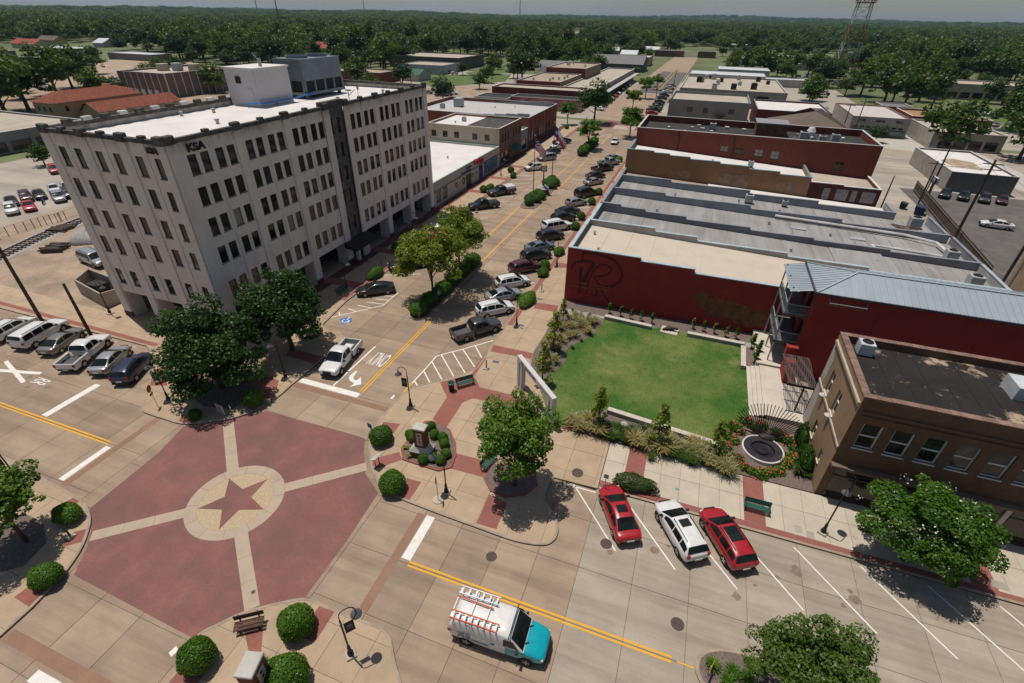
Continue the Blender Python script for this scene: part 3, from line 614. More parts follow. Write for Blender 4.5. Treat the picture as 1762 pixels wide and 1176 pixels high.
for b in BAYS: part(MB().box(KX1,KX1+.07,b+2.68,b+2.78,3.6,KH-.2), 'rib', KW, K); part(MB().bev(KX1-.3,KX1+.18,b+2.45,b+3.0,KH-.2,20.85,.05), 'parapet_block', SOOT, K); part(MB().box(KX1,KX1+.1,b-.1,b+5.55,3.5,3.62), 'lintel', KW, K)
for a, b in ((-59.0,-57.75),(-53.95,-52.85),(-48.85,-47.75),(-44.15,-43.4)):
    part(MB().box(a+.06,b-.06 if b < -44 else b+.12,KY0-.13,KY0,0,KH-.3), 'pilaster', KW, K); part(MB().bev((a+b)/2-.45,(a+b)/2+.45,KY0-.24,KY0+.3,KH-.3,20.92,.08), 'parapet_block', SOOT, K)
for x in (-55.9,-50.8,-45.75): part(MB().box(x-.06,x+.06,KY0-.07,KY0,3.6,KH-.2), 'rib', KW, K); part(MB().bev(x-.28,x+.28,KY0-.18,KY0+.3,KH-.2,20.85,.05), 'parapet_block', SOOT, K)
mb = MB()
for pl in (rect(KX0-.1,KX1+.12,KY0-.1,KY0+.35), rect(KX0-.1,KX0+.35,KY0+.35,KY1-.35), rect(KX0-.1,KX1+.12,KY1-.35,KY1+.1)): mb.prism(pl, KH-.25, KH+.12, bot=True)
mb.prism(rect(KX1-.35,KX1+.12,KY0+.35,53.2), KH-.25, KH+.12, bot=True); mb.prism(rect(KX1-.35,KX1+.12,57.6,KY1-.35), KH-.25, KH+.12, bot=True); mb.prism(rect(KX1-.7,KX1+.05,53.3,57.5), KH-.3, KH+.55, bot=True)
part(mb, 'coping', SOOT, K)
part(MB().sheet(rect(KX0+.1,KX1-.1,KY0+.1,KY1-.1), 19.65), 'roof', WROOF, K)
for i, y in enumerate(np.arange(34,79,1.9)): part(MB().bev(KX0+.1,KX0+.5,y,y+.9,KH+.12,KH+.5,.06), 'merlon', WHITEC if i % 2 else SOOT, K)
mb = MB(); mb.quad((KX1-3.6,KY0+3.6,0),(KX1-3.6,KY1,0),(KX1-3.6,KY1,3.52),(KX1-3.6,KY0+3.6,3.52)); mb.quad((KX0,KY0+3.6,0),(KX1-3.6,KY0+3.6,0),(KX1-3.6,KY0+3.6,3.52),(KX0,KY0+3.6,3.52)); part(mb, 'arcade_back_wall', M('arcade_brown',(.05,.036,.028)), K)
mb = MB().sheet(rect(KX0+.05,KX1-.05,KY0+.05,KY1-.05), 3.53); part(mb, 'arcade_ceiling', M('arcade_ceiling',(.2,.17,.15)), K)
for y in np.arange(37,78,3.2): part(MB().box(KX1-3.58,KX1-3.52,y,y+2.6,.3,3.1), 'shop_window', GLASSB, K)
BASEB = M('brown_tile_base',(.085,.052,.038),fv=.2)
for a, b in [(32.0,33.7)]+ecols+[(78.1,79.4)]: part(MB().box(KX1-1.6,KX1+.16,a+.02,b-.02,0,.75), 'column_base', BASEB, K)
for a, b in ((-59.0,-57.7),(-54.0,-52.8),(-48.9,-47.7)): part(MB().box(a+.02,b-.02,KY0-.16,KY0+1.6,0,.75), 'column_base', BASEB, K)
CAN = M('canopy_brown',(.035,.024,.022)); mb = MB(); mb.add([(KX1,53.0,3.5),(KX1+2.0,53.0,2.75),(KX1+2.0,58.4,2.75),(KX1,58.4,3.5),(KX1,53.0,2.6),(KX1+2.0,53.0,2.5),(KX1+2.0,58.4,2.5),(KX1,58.4,2.6)], [(0,1,2,3),(0,4,5,1),(1,5,6,2),(2,6,7,3),(4,7,6,5)]); part(mb, 'entrance_canopy', CAN, K)
part(MB().box(KX1+.1,KX1+.6,55.0,55.5,0,2.5).box(KX1+.1,KX1+.4,56.6,58.1,.1,2.4), 'entrance_panel', KW, K)
for y, r in ((34.9+.15,0),):
    o = link('sign_lettering', text_mesh('KSA', 1.0, .05, .03), BLACK, K, (KX1+.1+51.2, 35.05-55.7, 19.55)); o.rotation_euler = (math.pi/2, 0, math.pi/2); o.scale = (1.1,.95,1)
o = link('sign_lettering', text_mesh('KSA', 1.0, .05, .03), BLACK, K, (-44.7+51.2, KY0-.2-55.7, 19.68)); o.rotation_euler = (math.pi/2, 0, 0); o.scale = (.72,.72,1)
PHW = M('penthouse_white',(.52,.49,.48), var=.06, fv=.05)
ph = part(MB().box(-58.6,-53.9,54.7,60.8,19.6,23.9), 'penthouse', PHW, K)
part(MB().box(-58.75,-53.75,54.55,60.95,23.9,24.1), 'penthouse_roof', WROOF, K); part(MB().box(-57.0,-56.2,54.62,54.7,22.3,23.1), 'penthouse_window', GLASS, K); part(MB().box(-55.7,-54.7,54.65,54.7,19.7,21.8), 'penthouse_door', PHW, K)
BLUEPIPE = M('blue_pipe',(.04,.19,.5),rough=.5); part(MB().tube([(-55.2,53.9,20.2),(-53.3,54.2,20.2),(-53.3,61.0,20.2),(-53.0,64.5,20.4)], .1, 6).tube([(-55.2,53.9,19.6),(-55.2,53.9,20.2)], .08, 6).tube([(-53.3,57,19.6),(-53.3,57,20.2)], .08, 6), 'blue_pipe', BLUEPIPE, K)
CT = M('cooling_tower_grey',(.17,.19,.215),rough=.5,fv=.1)
part(MB().box(-58.3,-53.6,63.2,71.8,21.9,24.6), 'cooling_tower', CT, K); part(MB().box(-58.2,-53.7,63.3,71.7,20.5,21.9), 'cooling_tower_intake', M('intake_dark',(.02,.02,.022)), K); part(MB().box(-58.5,-53.4,63,72,20.1,20.5).box(-58,-57.6,63.6,64,19.6,20.1).box(-54.2,-53.8,63.6,64,19.6,20.1).box(-54.2,-53.8,71,71.4,19.6,20.1), 'cooling_tower_base', CT, K)
mb = MB()
for y in (63.2,65.3,67.5,69.6,71.6): mb.box(-53.72,-53.5,y,y+.25,20.45,21.95)
for x in (-58.2,-56.1,-53.9): mb.box(x,x+.25,63.05,63.3,20.45,21.95)
part(mb, 'cooling_tower_post', CT, K)
for y in (65.3,69.6): part(MB().lathe([(1.5,0),(1.5,.35),(1.35,.35),(1.35,.05)], 20, (-55.9,y,24.6)), 'fan_stack', CT, K)
for x, y in ((-57.5,46),(-56,49.2),(-50,44),(-49,64),(-48,74),(-54,76)): vent(K, x, y, 19.65, .18, .5)
part(MB().tube([(-46,62.5,19.6),(-46,62.5,21.2)], .06, 6).tube([(-46,62.5,20.6),(-45.2,62.9,21.4)], .06, 6).box(-46.3,-45.6,62.3,62.7,21.2,21.4), 'pipe_stand', STEEL, K)
part(MB().tube([(-48,67.5,19.6),(-48,67.5,21.3)], .04, 5).tube([(-49.5,67,21.2),(-46.3,68.2,21.3)], .03, 5), 'antenna', BLACK, K)
part(MB().tube([(-53.9,54.7,19.6),(-53.9,54.65,24.1)], .03, 5).box(-55.2,-54.9,57.2,57.5,24.1,25.0).tube([(-55,57.4,24.5),(-55.6,57,25.6)], .06, 5), 'rooftop_mast', STEEL, K)
# ------------------------------------------------------------------ left block beyond the office
lw = [(y, y+2.0, .5, 2.9) for y in (80.6,83.2)]+[(100.6,102.6,.2,2.9),(103.6,111.6,.5,3.2)]
WB = bld('shop_building', 'low white-fronted shop with colourful sign and white flat roof beside the office block', -62, -43.45, 79.45, 112.8, 4.7, M('shop_beige',(.43,.39,.34),var=.06,fv=.06), WROOF, .4, {'E': lw}, cop=M('mint_coping',(.35,.5,.45)), pm=M('shop_glass',(.03,.04,.05),rough=.2), fm=FRAMEW, bars=(3,2))
part(MB().box(-43.43,-43.3,79.7,112.6,3.05,3.12), 'fascia_edge', M('green_trim',(.1,.22,.18)), WB)
o = link('sign_lettering', text_mesh('WOW!', 1.7, .06, .02), M('sign_red',(.45,.03,.04)), WB, (-43.3+52.7, 100.3-96.1, 4.0)); o.rotation_euler = (math.pi/2, .12, math.pi/2); o.scale = (1.0,1.0,1)
for i, (s, y, z, sz) in enumerate((('Longview', 95.2, 4.05, .75),('World of Wonders', 94.0, 3.4, .62))):
    o = link('sign_lettering', text_mesh(s, sz, .03), M('sign_navy',(.05,.05,.12)), WB, (-43.38+52.7, y-96.1, z)); o.rotation_euler = (math.pi/2, 0, math.pi/2)
for y, r in ((89.2,.5),(92.6,.7),(97.3,.45),(99.2,.35)):
    mb = MB(); mb.lathe([(r,0),(r,.06),(r*.55,.06),(r*.55,0)], 16); o = mb.build('wall_ring', M('ring_brown',(.06,.045,.035)), WB, loc=(-43.45+52.7, y-96.1, 1.9)); o.rotation_euler = (0, math.pi/2, 0)
part(MB().box(-43.45,-43.3,94,95,.05,2.6).box(-43.45,-43.3,95.2,96.2,.05,2.6), 'shop_door', BLACK, WB); part(MB().box(-43.45,-43.38,100.7,102.5,.25,2.85), 'blue_door', M('door_blue',(.03,.04,.2)), WB)
part(MB().box(-43.44,-43.36,103.8,111.4,.6,3.1), 'window_mural', M('mural_blue',(.05,.13,.2),var=.6,scale=1.2,stain=(.3,.33,.08),stain_amt=.8,stain_scale=.9), WB)
acunit(WB, -60, 103, 4.3, 2.6, False); acunit(WB, -55, 97, 4.3, .9); vent(WB, -50, 99, 4.3)
ew2 = [(y, y+.7, 4.9, 7.0) for y in (114.6,116.6,118.6,122.5,124.6,126.8)]+[(114,116.5,.4,2.8),(117,119.5,.4,2.8)]
CB = bld('brick_building', 'two-storey building with cream side wall, brown brick front and arched upper windows', -62, -43.5, 112.9, 128.7, 8.4, BROWNW, WROOF, .45, {'E': ew2, 'S': [(x,x+1.3,5.6,7.0) for x in (-61,-58,-55,-50.3,-47.2)]}, wallmats={'S': CREAMW, 'E': brickmat('front_brown_brick',(.19,.105,.07),(.16,.09,.06),(.13,.085,.06),.4,.13)}, bars=(1,1), sill=STONE)
part(MB().sheet(rect(-53,-44,113.4,128.3), 8.0), 'roof_patch', M('mottled_tar_roof', (.05,.045,.042), var=.4, scale=.8, stain=(.25,.22,.19), stain_amt=.7, stain_scale=1.2), CB); vent(CB,-57,118,7.95); acunit(CB,-56,121,7.95,.9)
mb = MB(); mb.add([(-43.5,119.5,3.4),(-42.0,119.5,2.4),(-42.0,125,2.4),(-43.5,125,3.4)], [(0,1,2,3)]); part(mb, 'green_awning', M('awning_green',(.03,.085,.075)), CB)
GB = bld('shop_building', 'narrow blue-grey single-storey shop squeezed between two brick buildings', -62, -43.6, 128.8, 134.4, 5.3, M('blue_grey_front',(.2,.25,.28)), WROOF, .4, {'E': [(129.6,133.4,.4,2.8)]})
ew3 = [(y, y+1.7, .3, 4.0) for y in np.arange(135.5,160.5,2.3)]
RB = bld('brick_building', 'long rust-red brick building with stepped grey parapets at the far street corner', -80, -43.5, 134.5, 162.5, 7.6, RDB, M('pale_grey_roof',(.43,.415,.40),var=.08), .9, {'E': ew3}, cop=BLUEC, pm=glassmat('shop_glass_dark',(.03,.035,.045)), fm=FRAMEW, bars=(0,1))
mb = MB()
for i in range(9):
    part(MB().box(-48.6-i*3.4,-45.2-i*3.4,140.2,140.6,6.4,7.6-i*.25), 'parapet_step', GREYSIDE, RB); part(MB().box(-48.6-i*3.4,-45.2-i*3.4,162.1,162.5,6.4,8.0-i*.2), 'parapet_step', GREYSIDE, RB)
acunit(RB,-71,150,6.7,2.4,False); acunit(RB,-74,145,6.7,1.2); vent(RB,-60,152,6.7); vent(RB,-55,156,6.7)
for y in np.arange(136.5,162,3.7): part(MB().box(-43.5,-43.36,y,y+.35,0,7.4), 'pilaster', RDB, RB)
# ------------------------------------------------------------------ right block: bays with stepped parapets
def bay(name, label, y0, y1, x0, x1, segs, zr0, zr1, wall, roof, cop, side=None, npan=22, front=GREYSIDE, inner=GREYSIDE, panel=True, wth=.32):
    B = thing(name, label, 'building', ((x0+x1)/2, (y0+y1)/2, 0))
    zr = lambda x: zr0+(zr1-zr0)*(x-x0)/(x1-x0)
    mb = MB()
    for a, b, z in segs: mb.box(a,b,y0,y0+wth,0,z, bot=False)
    part(mb, 'side_wall', side or wall, B)
    for a, b, z in segs: part(MB().prism(rect(a-.03,b+.03,y0-.06,y0+wth+.06), z, z+.09, bot=True), 'coping', cop, B)
    part(MB().box(x0,x0+.35,y0+wth,y1,0,segs[0][2]-.05), 'front_wall', front, B); part(MB().prism(rect(x0-.05,x0+.42,y0+wth+.06,y1), segs[0][2]-.05, segs[0][2]+.06, bot=True), 'coping', cop, B)
    part(MB().box(x1-.3,x1,y0+wth,y1,0,segs[-1][2]-.02), 'rear_wall', wall, B); part(MB().prism(rect(x1-.34,x1+.04,y0+wth+.06,y1), segs[-1][2]-.02, segs[-1][2]+.06, bot=True), 'coping', cop, B)
    xs = np.linspace(x0+.35, x1-.3, npan+1)
    for i in range(npan):
        a, b = xs[i]+(.012 if panel else 0), xs[i+1]-(.012 if panel else 0); m = MB()
        m.add([(a,y0+wth,zr(a)),(b,y0+wth,zr(b)),(b,y1,zr(b)),(a,y1,zr(a))], [(0,1,2,3)])
        if panel: m.box(b-.03,b+.04,y0+wth,y1,zr(b)-.1,zr(b)+.045)
        part(m, 'roof_panel', roof, B)
    return B
RA = bay('commercial_building', 'red-walled commercial building facing the lawn, tan roof and painted monogram', 54.3, 65.2, -12.15, 36, [(-12.15,-3.6,7.15),(-3.6,2.4,6.75),(2.4,13,6.25),(13,24,5.8),(24,36,5.3)], 6.3, 4.5, GREYSIDE, TROOF, BLUEC, side=RED, npan=16, front=M('front_taupe',(.16,.14,.125)))
RA2 = bay('commercial_building', 'grey metal-roofed building directly behind the tan-roofed one', 65.2, 73, -12.1, 36.1, [(-12.1,-3.2,6.95),(-3.2,2.2,6.5),(2.2,13,6.0),(13,22,5.6),(22,36.1,5.2)], 5.9, 4.2, M('pale_side',(.36,.345,.33)), GROOF, BLUEC, npan=30)
RA3 = bay('commercial_building', 'middle grey-roofed building with dark parapet steps facing the parked cars', 73, 82.6, -12.05, 36, [(-12.05,-9,7.05),(-9,-5.4,6.75),(-5.4,.4,6.45),(.4,9,6.05),(9,17,5.7),(17,26,5.45),(26,36,5.2)], 5.75, 4.15, M('mid_side',(.2,.2,.21)), GROOF, M('grey_coping',(.22,.23,.25)), npan=30)
RA4 = bay('commercial_building', 'grey-roofed building second in front of the brown painted wall', 82.6, 91, -12.1, 35.5, [(-12.1,-3.4,6.7),(-3.4,9.4,6.3),(9.4,22,5.8),(22,35.5,5.3)], 5.7, 4.1, M('blue_side',(.27,.275,.3)), GROOF, M('grey_coping',(.22,.23,.25)), npan=30)
RA5 = bay('commercial_building', 'building with gravelly tan roof strip right against the brown painted wall', 91, 96.45, -12.15, 31, [(-12.15,-3.2,6.7),(-3.2,9.6,6.3),(9.6,20,5.8),(20,31,5.3)], 5.9, 4.2, M('blue_side',(.27,.275,.3)), GRVROOF, M('grey_coping',(.22,.23,.25)), npan=8, panel=False)
part(MB().add([(3,93.5,5.45),(30.5,91.6,4.45),(30.5,96.3,4.45),(3,96.3,5.45)], [(0,1,2,3)]), 'white_roof_sheet', WROOF, RA5)
RBW = bay('painted_building', 'tall brown painted side wall with stepped teal edge and white roof', 96.5, 105.8, -12.1, 19, [(-12.1,-7.3,10),(-7.3,-4.5,9.75),(-4.5,-.9,9.5),(-.9,4.2,9.2),(4.2,9,8.9),(9,14,8.5),(14,19,8.1)], 9.0, 7.3, BROWNW, WROOF, TEALC, npan=8, panel=False, front=BROWNW)
for a, b, c in ((-4,-.2,6),(4.5,9.5,6.2),(14,17,5.8)): part(MB().box(a,b,96.46,96.5,c-1,c+1.3), 'faded_patch', M('faded_paint',(.235,.15,.1),var=.3,scale=1.5), RBW)
acunit(RBW,9.5,101,8.0,.9); vent(RBW,3,100,8.3)
GRF = bay('painted_building', 'low brick annexe with painted mural panels behind the grey roofs', 96.55, 105.8, 19.05, 29.6, [(19.05,24,7.4),(24,29.6,7.2)], 7.0, 6.6, REDB, PROOF, WHITEC, side=brickmat('dark_red_brick',(.085,.024,.02),(.07,.02,.018),(.06,.025,.02),.4,.13), npan=3, panel=False)
for a, b in ((21.3,22.3),(23.2,25),(25.5,26.3),(27,29)): part(MB().box(a,b,96.5,96.55,4.9,6.7), 'mural_panel', M('mural_grey',(.22,.2,.2),var=.5,scale=2,stain=(.08,.05,.05),stain_amt=1,stain_scale=2), GRF)
rw = []
for a in ((1240,250,1254,263),(1266,253,1282,267),(1300,256,1317,272),(1328,259,1345,277),(1439,276,1459,296)):
    p, q = QY(a[0],a[1],106), QY(a[2],a[3],106); rw.append((p.x, p.x+1.5, q.z, p.z-.1))
RR_ = bld('brick_building', 'large two-storey red brick building with black tar roof and rooftop clutter', -11.9, 30, 106, 122, 12.2, REDB, DROOF2, 1.2, {'S': rw}, cop=STONE, fm=FRAMEB, bars=(1,1), sill=FRAMEB, fw=.12, pm=M('pale_pane',(.25,.25,.24),rough=.3))
part(MB().box(10,15.5,113.5,119,11,13.3), 'roof_shed', M('rusty_shed',(.14,.075,.04),var=.5,scale=1.2), RR_); part(MB().box(9.8,15.7,113.3,119.2,13.3,13.5), 'shed_roof', GREYSIDE, RR_)
for i in range(26): x, y = random.uniform(-10,28), random.uniform(107,121); (part(MB().bev(x,x+random.uniform(.3,.9),y,y+random.uniform(.3,.9),11,11+random.uniform(.15,.5),.04), 'roof_debris', random.choice([WHITEC,STEEL,STONE]), RR_) if not 9 < x < 16.5 else None)
acunit(RR_,18.5,113,11,1.5); acunit(RR_,21.5,112,11,1.2); acunit(RR_,24,114,11,1.3); acunit(RR_,2,117,11,1.2); part(MB().lathe([(.7,.3),(.85,1.2),(.5,1.9),(.05,2)],12,(20,116,11)),'water_tank',WHITEC,RR_)
for x in (-4,6): part(MB().tube([(x,105.95,12),(x+.3,105.93,10.4),(x+.2,105.93,8)], .09, 6), 'downpipe', BLACK, RR_)
# painted monogram on the red wall
DKR = M('monogram_paint',(.095,.015,.015),var=.15)
def strokes(lines, w):
    for ln, ww in lines:
        pts = [QY(965+x*120/1176, 425+y*120/1176, 54.28) for x, y in ln]; pts2 = smooth_line([(p.x, p.z) for p in pts], 5); l, r = offset(pts2, ww/2), offset(pts2, -ww/2); m = MB()
        for i in range(len(pts2)-1): m.add([(l[i][0],54.285,l[i][1]),(l[i+1][0],54.285,l[i+1][1]),(r[i+1][0],54.285,r[i+1][1]),(r[i][0],54.285,r[i][1])], [(0,1,2,3)])
        part(m, 'monogram_stroke', DKR, RA)
strokes([([(350,100),(560,115),(760,170),(920,250),(1010,370),(1030,480),(980,590),(880,660),(780,675),(660,665)],.28),([(365,100),(362,240)],.2),([(180,380),(200,310),(260,265),(340,245),(450,245),(570,270)],.25),([(560,290),(470,420),(380,600)],.42),([(335,330),(325,560),(315,780)],.4),
         ([(425,800),(450,640),(520,460),(600,350),(700,305),(800,325),(850,390),(800,460),(700,490),(560,510)],.2),([(560,510),(640,640),(720,800),(830,940),(930,1010),(1000,1020),(1040,980)],.2),([(600,700),(595,820),(500,800)],.2)], 0)
GOLD = M('gold_paint',(.2,.11,.03))
for a in ((160,575,430,620),(140,645,440,700),(580,655,820,690),(600,700,800,740)):
    p, q = QY(965+a[0]*.102,425+a[1]*.102,54.28), QY(965+a[2]*.102,425+a[3]*.102,54.28); m = MB(); x = p.x
    while x < q.x:
        w = random.uniform(.06,.2); z = p.z+(q.z-p.z)*(x-p.x)/(q.x-p.x); m.box(x,x+w,54.27,54.29,z-random.uniform(.05,.13),z+.06); x += w+.07
    part(m, 'wall_lettering', GOLD, RA)
MOSS = M('peeling_wall_paint',(.19,.085,.035),var=.5,scale=1.5,fine=8,fv=.3,stain=(.04,.045,.03),stain_amt=.8,stain_scale=1)
for i in range(60):
    t = random.random(); px = 1200+t*125+random.uniform(-8,8); py = 516+t*42+random.uniform(-12,14); p = QY(px, py, 54.28); s = random.uniform(.4,.95)
    part(MB().add([(p.x+s*random.uniform(.6,1.2)*math.cos(a),54.284-.0004*i/6,p.z+s*.6*random.uniform(.6,1.2)*math.sin(a)) for a in np.linspace(0,5.6,9)], [tuple(range(9))]), 'peeling_patch', MOSS, RA)
# roof furniture of the bays
for B, x, y, z in ((RA4,-2,86,5.6),(RA4,8,88,5.2),(RA4,14,86,4.9),(RA3,-4,77,5.5),(RA3,12,79,5.0),(RA3,20,78,4.7),(RA2,14,69,5.0),(RA,-9,57,6.2),(RA,-10.5,62,6.3),(RA2,24,70,4.6),(RA4,20,85,4.7)): vent(B, x, y, z, .14, .4)
acunit(RA4,9.5,88.6,5.1,1.2); acunit(RA4,33,88.5,4.2,1.5); acunit(RA3,33.6,75.5,4.3,1.3); acunit(RA2,33.5,67.5,4.3,1.3); acunit(RA4,15,89.5,4.9,.8)
part(MB().tube([(13,82.2,5.4),(22,82.2,5.1),(30,82.0,4.9),(33.5,80.5,4.8),(33.8,77,4.8)], .18, 6).tube([(25,76.8,4.6),(31,76.5,4.5),(33,76,4.5)], .14, 6).tube([(25,76.8,4.6),(25.5,73.8,4.6)], .14, 6), 'roof_duct', WHITEC, RA3)
part(MB().box(15,17,78.6,80,4.85,4.93).box(22.5,24.5,78,79.3,4.6,4.68), 'roof_patch', M('patch_grey',(.3,.31,.33)), RA3)
m = MB()
for i in range(9): m.tube([(30+i*.35,88.5-i*.1,4.35),(31+i*.3,84.5,4.35)], .05, 4)
m.tube([(30,88,4.5),(33.2,87,4.5)], .06, 4).tube([(30.6,85.5,4.5),(33.6,85.2,4.5)], .06, 4); part(m, 'steel_dunnage', M('rust_steel',(.1,.045,.025)), RA4)
part(MB().box(19,25,66.2,72.6,4.7,4.95), 'raised_roof', GROOF, RA2)
# ------------------------------------------------------------------ law office with hipped metal roof and balconies
LX0, LX1, LY0, LY1, LH = 13.0, 47, 47.3, 53.9, 9.5
LO = thing('law_office', 'dark red law office with pale standing-seam hip roof and stacked balconies', 'building', ((LX0+LX1)/2, 50.6, 0))
lfr = [(16.5,18.3,6.2,7.9),(24,26,5.2,7),(33,35,6,8)]
mb = MB(); wallface(mb, Vector((LX0,LY0,0)), *FACE['S'], LX1-LX0, LH, holes_for('S', lfr, LX0, LX1, LY0, LY1), .06); wallface(mb, Vector((LX1,LY0,0)), *FACE['E'], LY1-LY0, LH); wallface(mb, Vector((LX1,LY1,0)), *FACE['N'], LX1-LX0, LH)
for a, b, c, d in lfr: mb.quad((a,LY0+.06,c),(b,LY0+.06,c),(b,LY0+.06,d),(a,LY0+.06,d))
part(mb, 'wall', RED, LO)
lww = [(48.3,50.0,3.4,5.6),(51,53,3.4,5.6),(48.3,50,6.6,8.8),(51,53,6.6,8.8)]
mb = MB(); wallface(mb, Vector((LX0,LY1,0)), *FACE['W'], LY1-LY0, LH, holes_for('W', lww, LX0, LX1, LY0, LY1)); part(mb, 'wall', RED, LO)
for w in lww: window(LO, 'W', *w, LX0, FRAMED, GLASS, bars=(1,0))
PMR = M('pale_metal_roof',(.36,.41,.43),rough=.42,metal=.25,var=.06,scale=.4,fv=.05,perobj=.07)
ex0, ex1, ey0, ey1, zr = LX0-.25, LX1+.2, LY0-.3, LY1+.15, 10.55; ym = (ey0+ey1)/2; rx = ex0+3.6
def hip_panels(B, n, fn, mat=PMR):
    for i in range(n):
        t0, t1 = i/n, (i+1)/n; q = fn(t0, t1); m = MB().add(q, [tuple(range(len(q)))])
        if len(q) == 4: a, b = Vector(q[1]), Vector(q[2]); m.bar(a+UP*.02, b+UP*.02, .05, .06)
        part(m, 'roof_panel', mat, B)
nS = 60
def south(t0, t1):
    xa, xb = ex0+(ex1-ex0)*t0, ex0+(ex1-ex0)*t1; top = lambda x: (x, ey0+(ym-ey0)*min(1, (x-ex0)/3.6), LH+(zr-LH)*min(1, (x-ex0)/3.6))
    return [(xa,ey0,LH),(xb,ey0,LH),top(xb),top(xa)]
hip_panels(LO, nS, south)
hip_panels(LO, nS, lambda t0, t1: (lambda xa, xb: [(xb,ey1,LH),(xa,ey1,LH),(xa,ey1-(ey1-ym)*min(1,(xa-ex0)/3.6),LH+(zr-LH)*min(1,(xa-ex0)/3.6)),(xb,ey1-(ey1-ym)*min(1,(xb-ex0)/3.6),LH+(zr-LH)*min(1,(xb-ex0)/3.6))])(ex0+(ex1-ex0)*t0, ex0+(ex1-ex0)*t1))
def westhip(t0, t1):
    ya, yb = ey1+(ey0-ey1)*t0, ey1+(ey0-ey1)*t1; top = lambda y: (ex0+3.6*(1-abs(y-ym)/((ey1-ey0)/2)), y, LH+(zr-LH)*(1-abs(y-ym)/((ey1-ey0)/2)))
    return [(ex0,ya,LH),(ex0,yb,LH),top(yb),top(ya)]
hip_panels(LO, 14, westhip)
part(MB().bar((rx,ym,zr+.04),(ex1,ym,zr+.04),.25,.08).bar((ex0,ey0,LH+.05),(rx,ym,zr+.05),.18,.08).bar((ex0,ey1,LH+.05),(rx,ym,zr+.05),.18,.08), 'ridge_cap', PMR, LO)
part(MB().box(ex0-.05,ex1,ey0-.14,ey0-.005,LH-.16,LH+.02).box(ex0-.14,ex0-.005,ey0,ey1,LH-.16,LH+.02), 'gutter', M('gutter_dark',(.05,.055,.06)), LO)
part(MB().tube([(14.0,47.3,9.0),(14.0,46.8,8.75),(17.0,46.8,8.75),(17.0,47.3,9.0)], .05, 6), 'sign_lamp_bar', STEEL, LO)
o = link('sign_lettering', text_mesh('Plants Law Office', .42, .01, .004), M('sign_gold',(.3,.17,.07)), LO, (15.4-30, 47.27-50.6, 8.35)); o.rotation_euler = (math.pi/2, 0, 0)
BALM = M('balcony_grey',(.3,.32,.34),rough=.5); DECK = M('deck_boards',(.12,.11,.11),var=.2,scale=2)
BX0, BX1, BY0, BY1 = 11.0, 12.98, 48.2, 53.8
for z in (3.2,6.3): part(MB().box(BX0,BX1,BY0,BY1,z-.18,z), 'balcony_floor', DECK, LO)
m = MB()
for x, y in ((BX0+.06,BY0+.06),(BX0+.06,BY1-.06),(BX0+.06,(BY0+BY1)/2)): m.box(x-.06,x+.06,y-.06,y+.06,0,9.2)
part(m, 'balcony_post', BALM, LO)
for z in (3.2,6.3):
    m = MB(); m.bar((BX0+.06,BY0+.06,z+1.05),(BX0+.06,BY1-.06,z+1.05),.07,.07).bar((BX0+.06,BY0+.06,z+1.05),(BX1,BY0+.06,z+1.05),.07,.07).bar((BX0+.06,BY0+.06,z+.1),(BX0+.06,BY1,z+.1),.05,.05).bar((BX0+.06,BY0+.06,z+.1),(BX1,BY0+.06,z+.1),.05,.05)
    for y in np.arange(BY0+.15,BY1,.14): m.box(BX0+.05,BX0+.07,y,y+.02,z+.1,z+1.05)
    for x in np.arange(BX0+.15,BX1,.14): m.box(x,x+.02,BY0+.05,BY0+.07,z+.1,z+1.05)
    part(m, 'railing', BALM, LO)
m = MB(); n = 16
for i in range(n):
    ya, yb = 47.6+(54-47.6)*i/n, 47.6+(54-47.6)*(i+1)/n
    m = MB().add([(BX0-.25,ya,8.95),(BX0-.25,yb,8.95),(BX1,yb,9.42),(BX1,ya,9.42)], [(3,2,1,0)]).bar((BX0-.25,yb,8.97),(BX1,yb,9.44),.04,.05); part(m, 'balcony_roof_panel', PMR, LO)
part(MB().box(12.2,13.0,44.8,47.3,0,2.6).box(12.0,13.0,46.6,47.3,2.6,3.6), 'stepped_wall', RED, LO)
part(MB().box(11.5,12.2,50.5,51.2,6.3,6.9), 'chair_cushion', M('pink_cushion',(.35,.05,.12)), LO)
# ------------------------------------------------------------------ brown brick corner building
BBX0, BBX1, BBY0, BBY1, BBH = 13.5, 45, 31.5, 40.0, 9.5
fw = [(14.25+1.83*i, 15.45+1.83*i, 5.25, 7.4) for i in range(17)]
BB = bld('brick_building', 'brown brick corner building with white-framed upper windows and patchy tar roof', BBX0, BBX1, BBY0, BBY1, BBH, BRB, DROOF, .55, {'S': fw, 'W': [(34.6,35.5,5.2,7.2),(37.2,38.1,5.2,7.2),(36.2,37.0,1.5,3.0),(33.2,33.8,1.6,2.7)]}, cop=CLAYC, cop_n=.8, fm=FRAMEW, pm=glassmat('upper_pane',(.028,.022,.024),.08), sash=True, sill=FRAMEW, ct=.4, fw=.1, wallmats={'W': M('tan_side_render',(.30,.195,.115),var=.12,scale=.6,fine=8,fv=.12,stain=(.18,.12,.08),stain_amt=.4)})
part(MB().box(BBX0+.3,BBX1,BBY0-.12,BBY0-.002,8.3,8.45).box(BBX0+.3,BBX1,BBY0-.08,BBY0-.002,7.95,8.05), 'brick_course', BRB, BB)
part(MB().box(BBX0,BBX0+1,BBY0-.5,BBY0-.003,3.4,3.6).box(BBX0+1,BBX1,BBY0-.5,BBY0-.003,3.35,3.55), 'shop_cornice', M('cornice_brown',(.16,.11,.08)), BB)
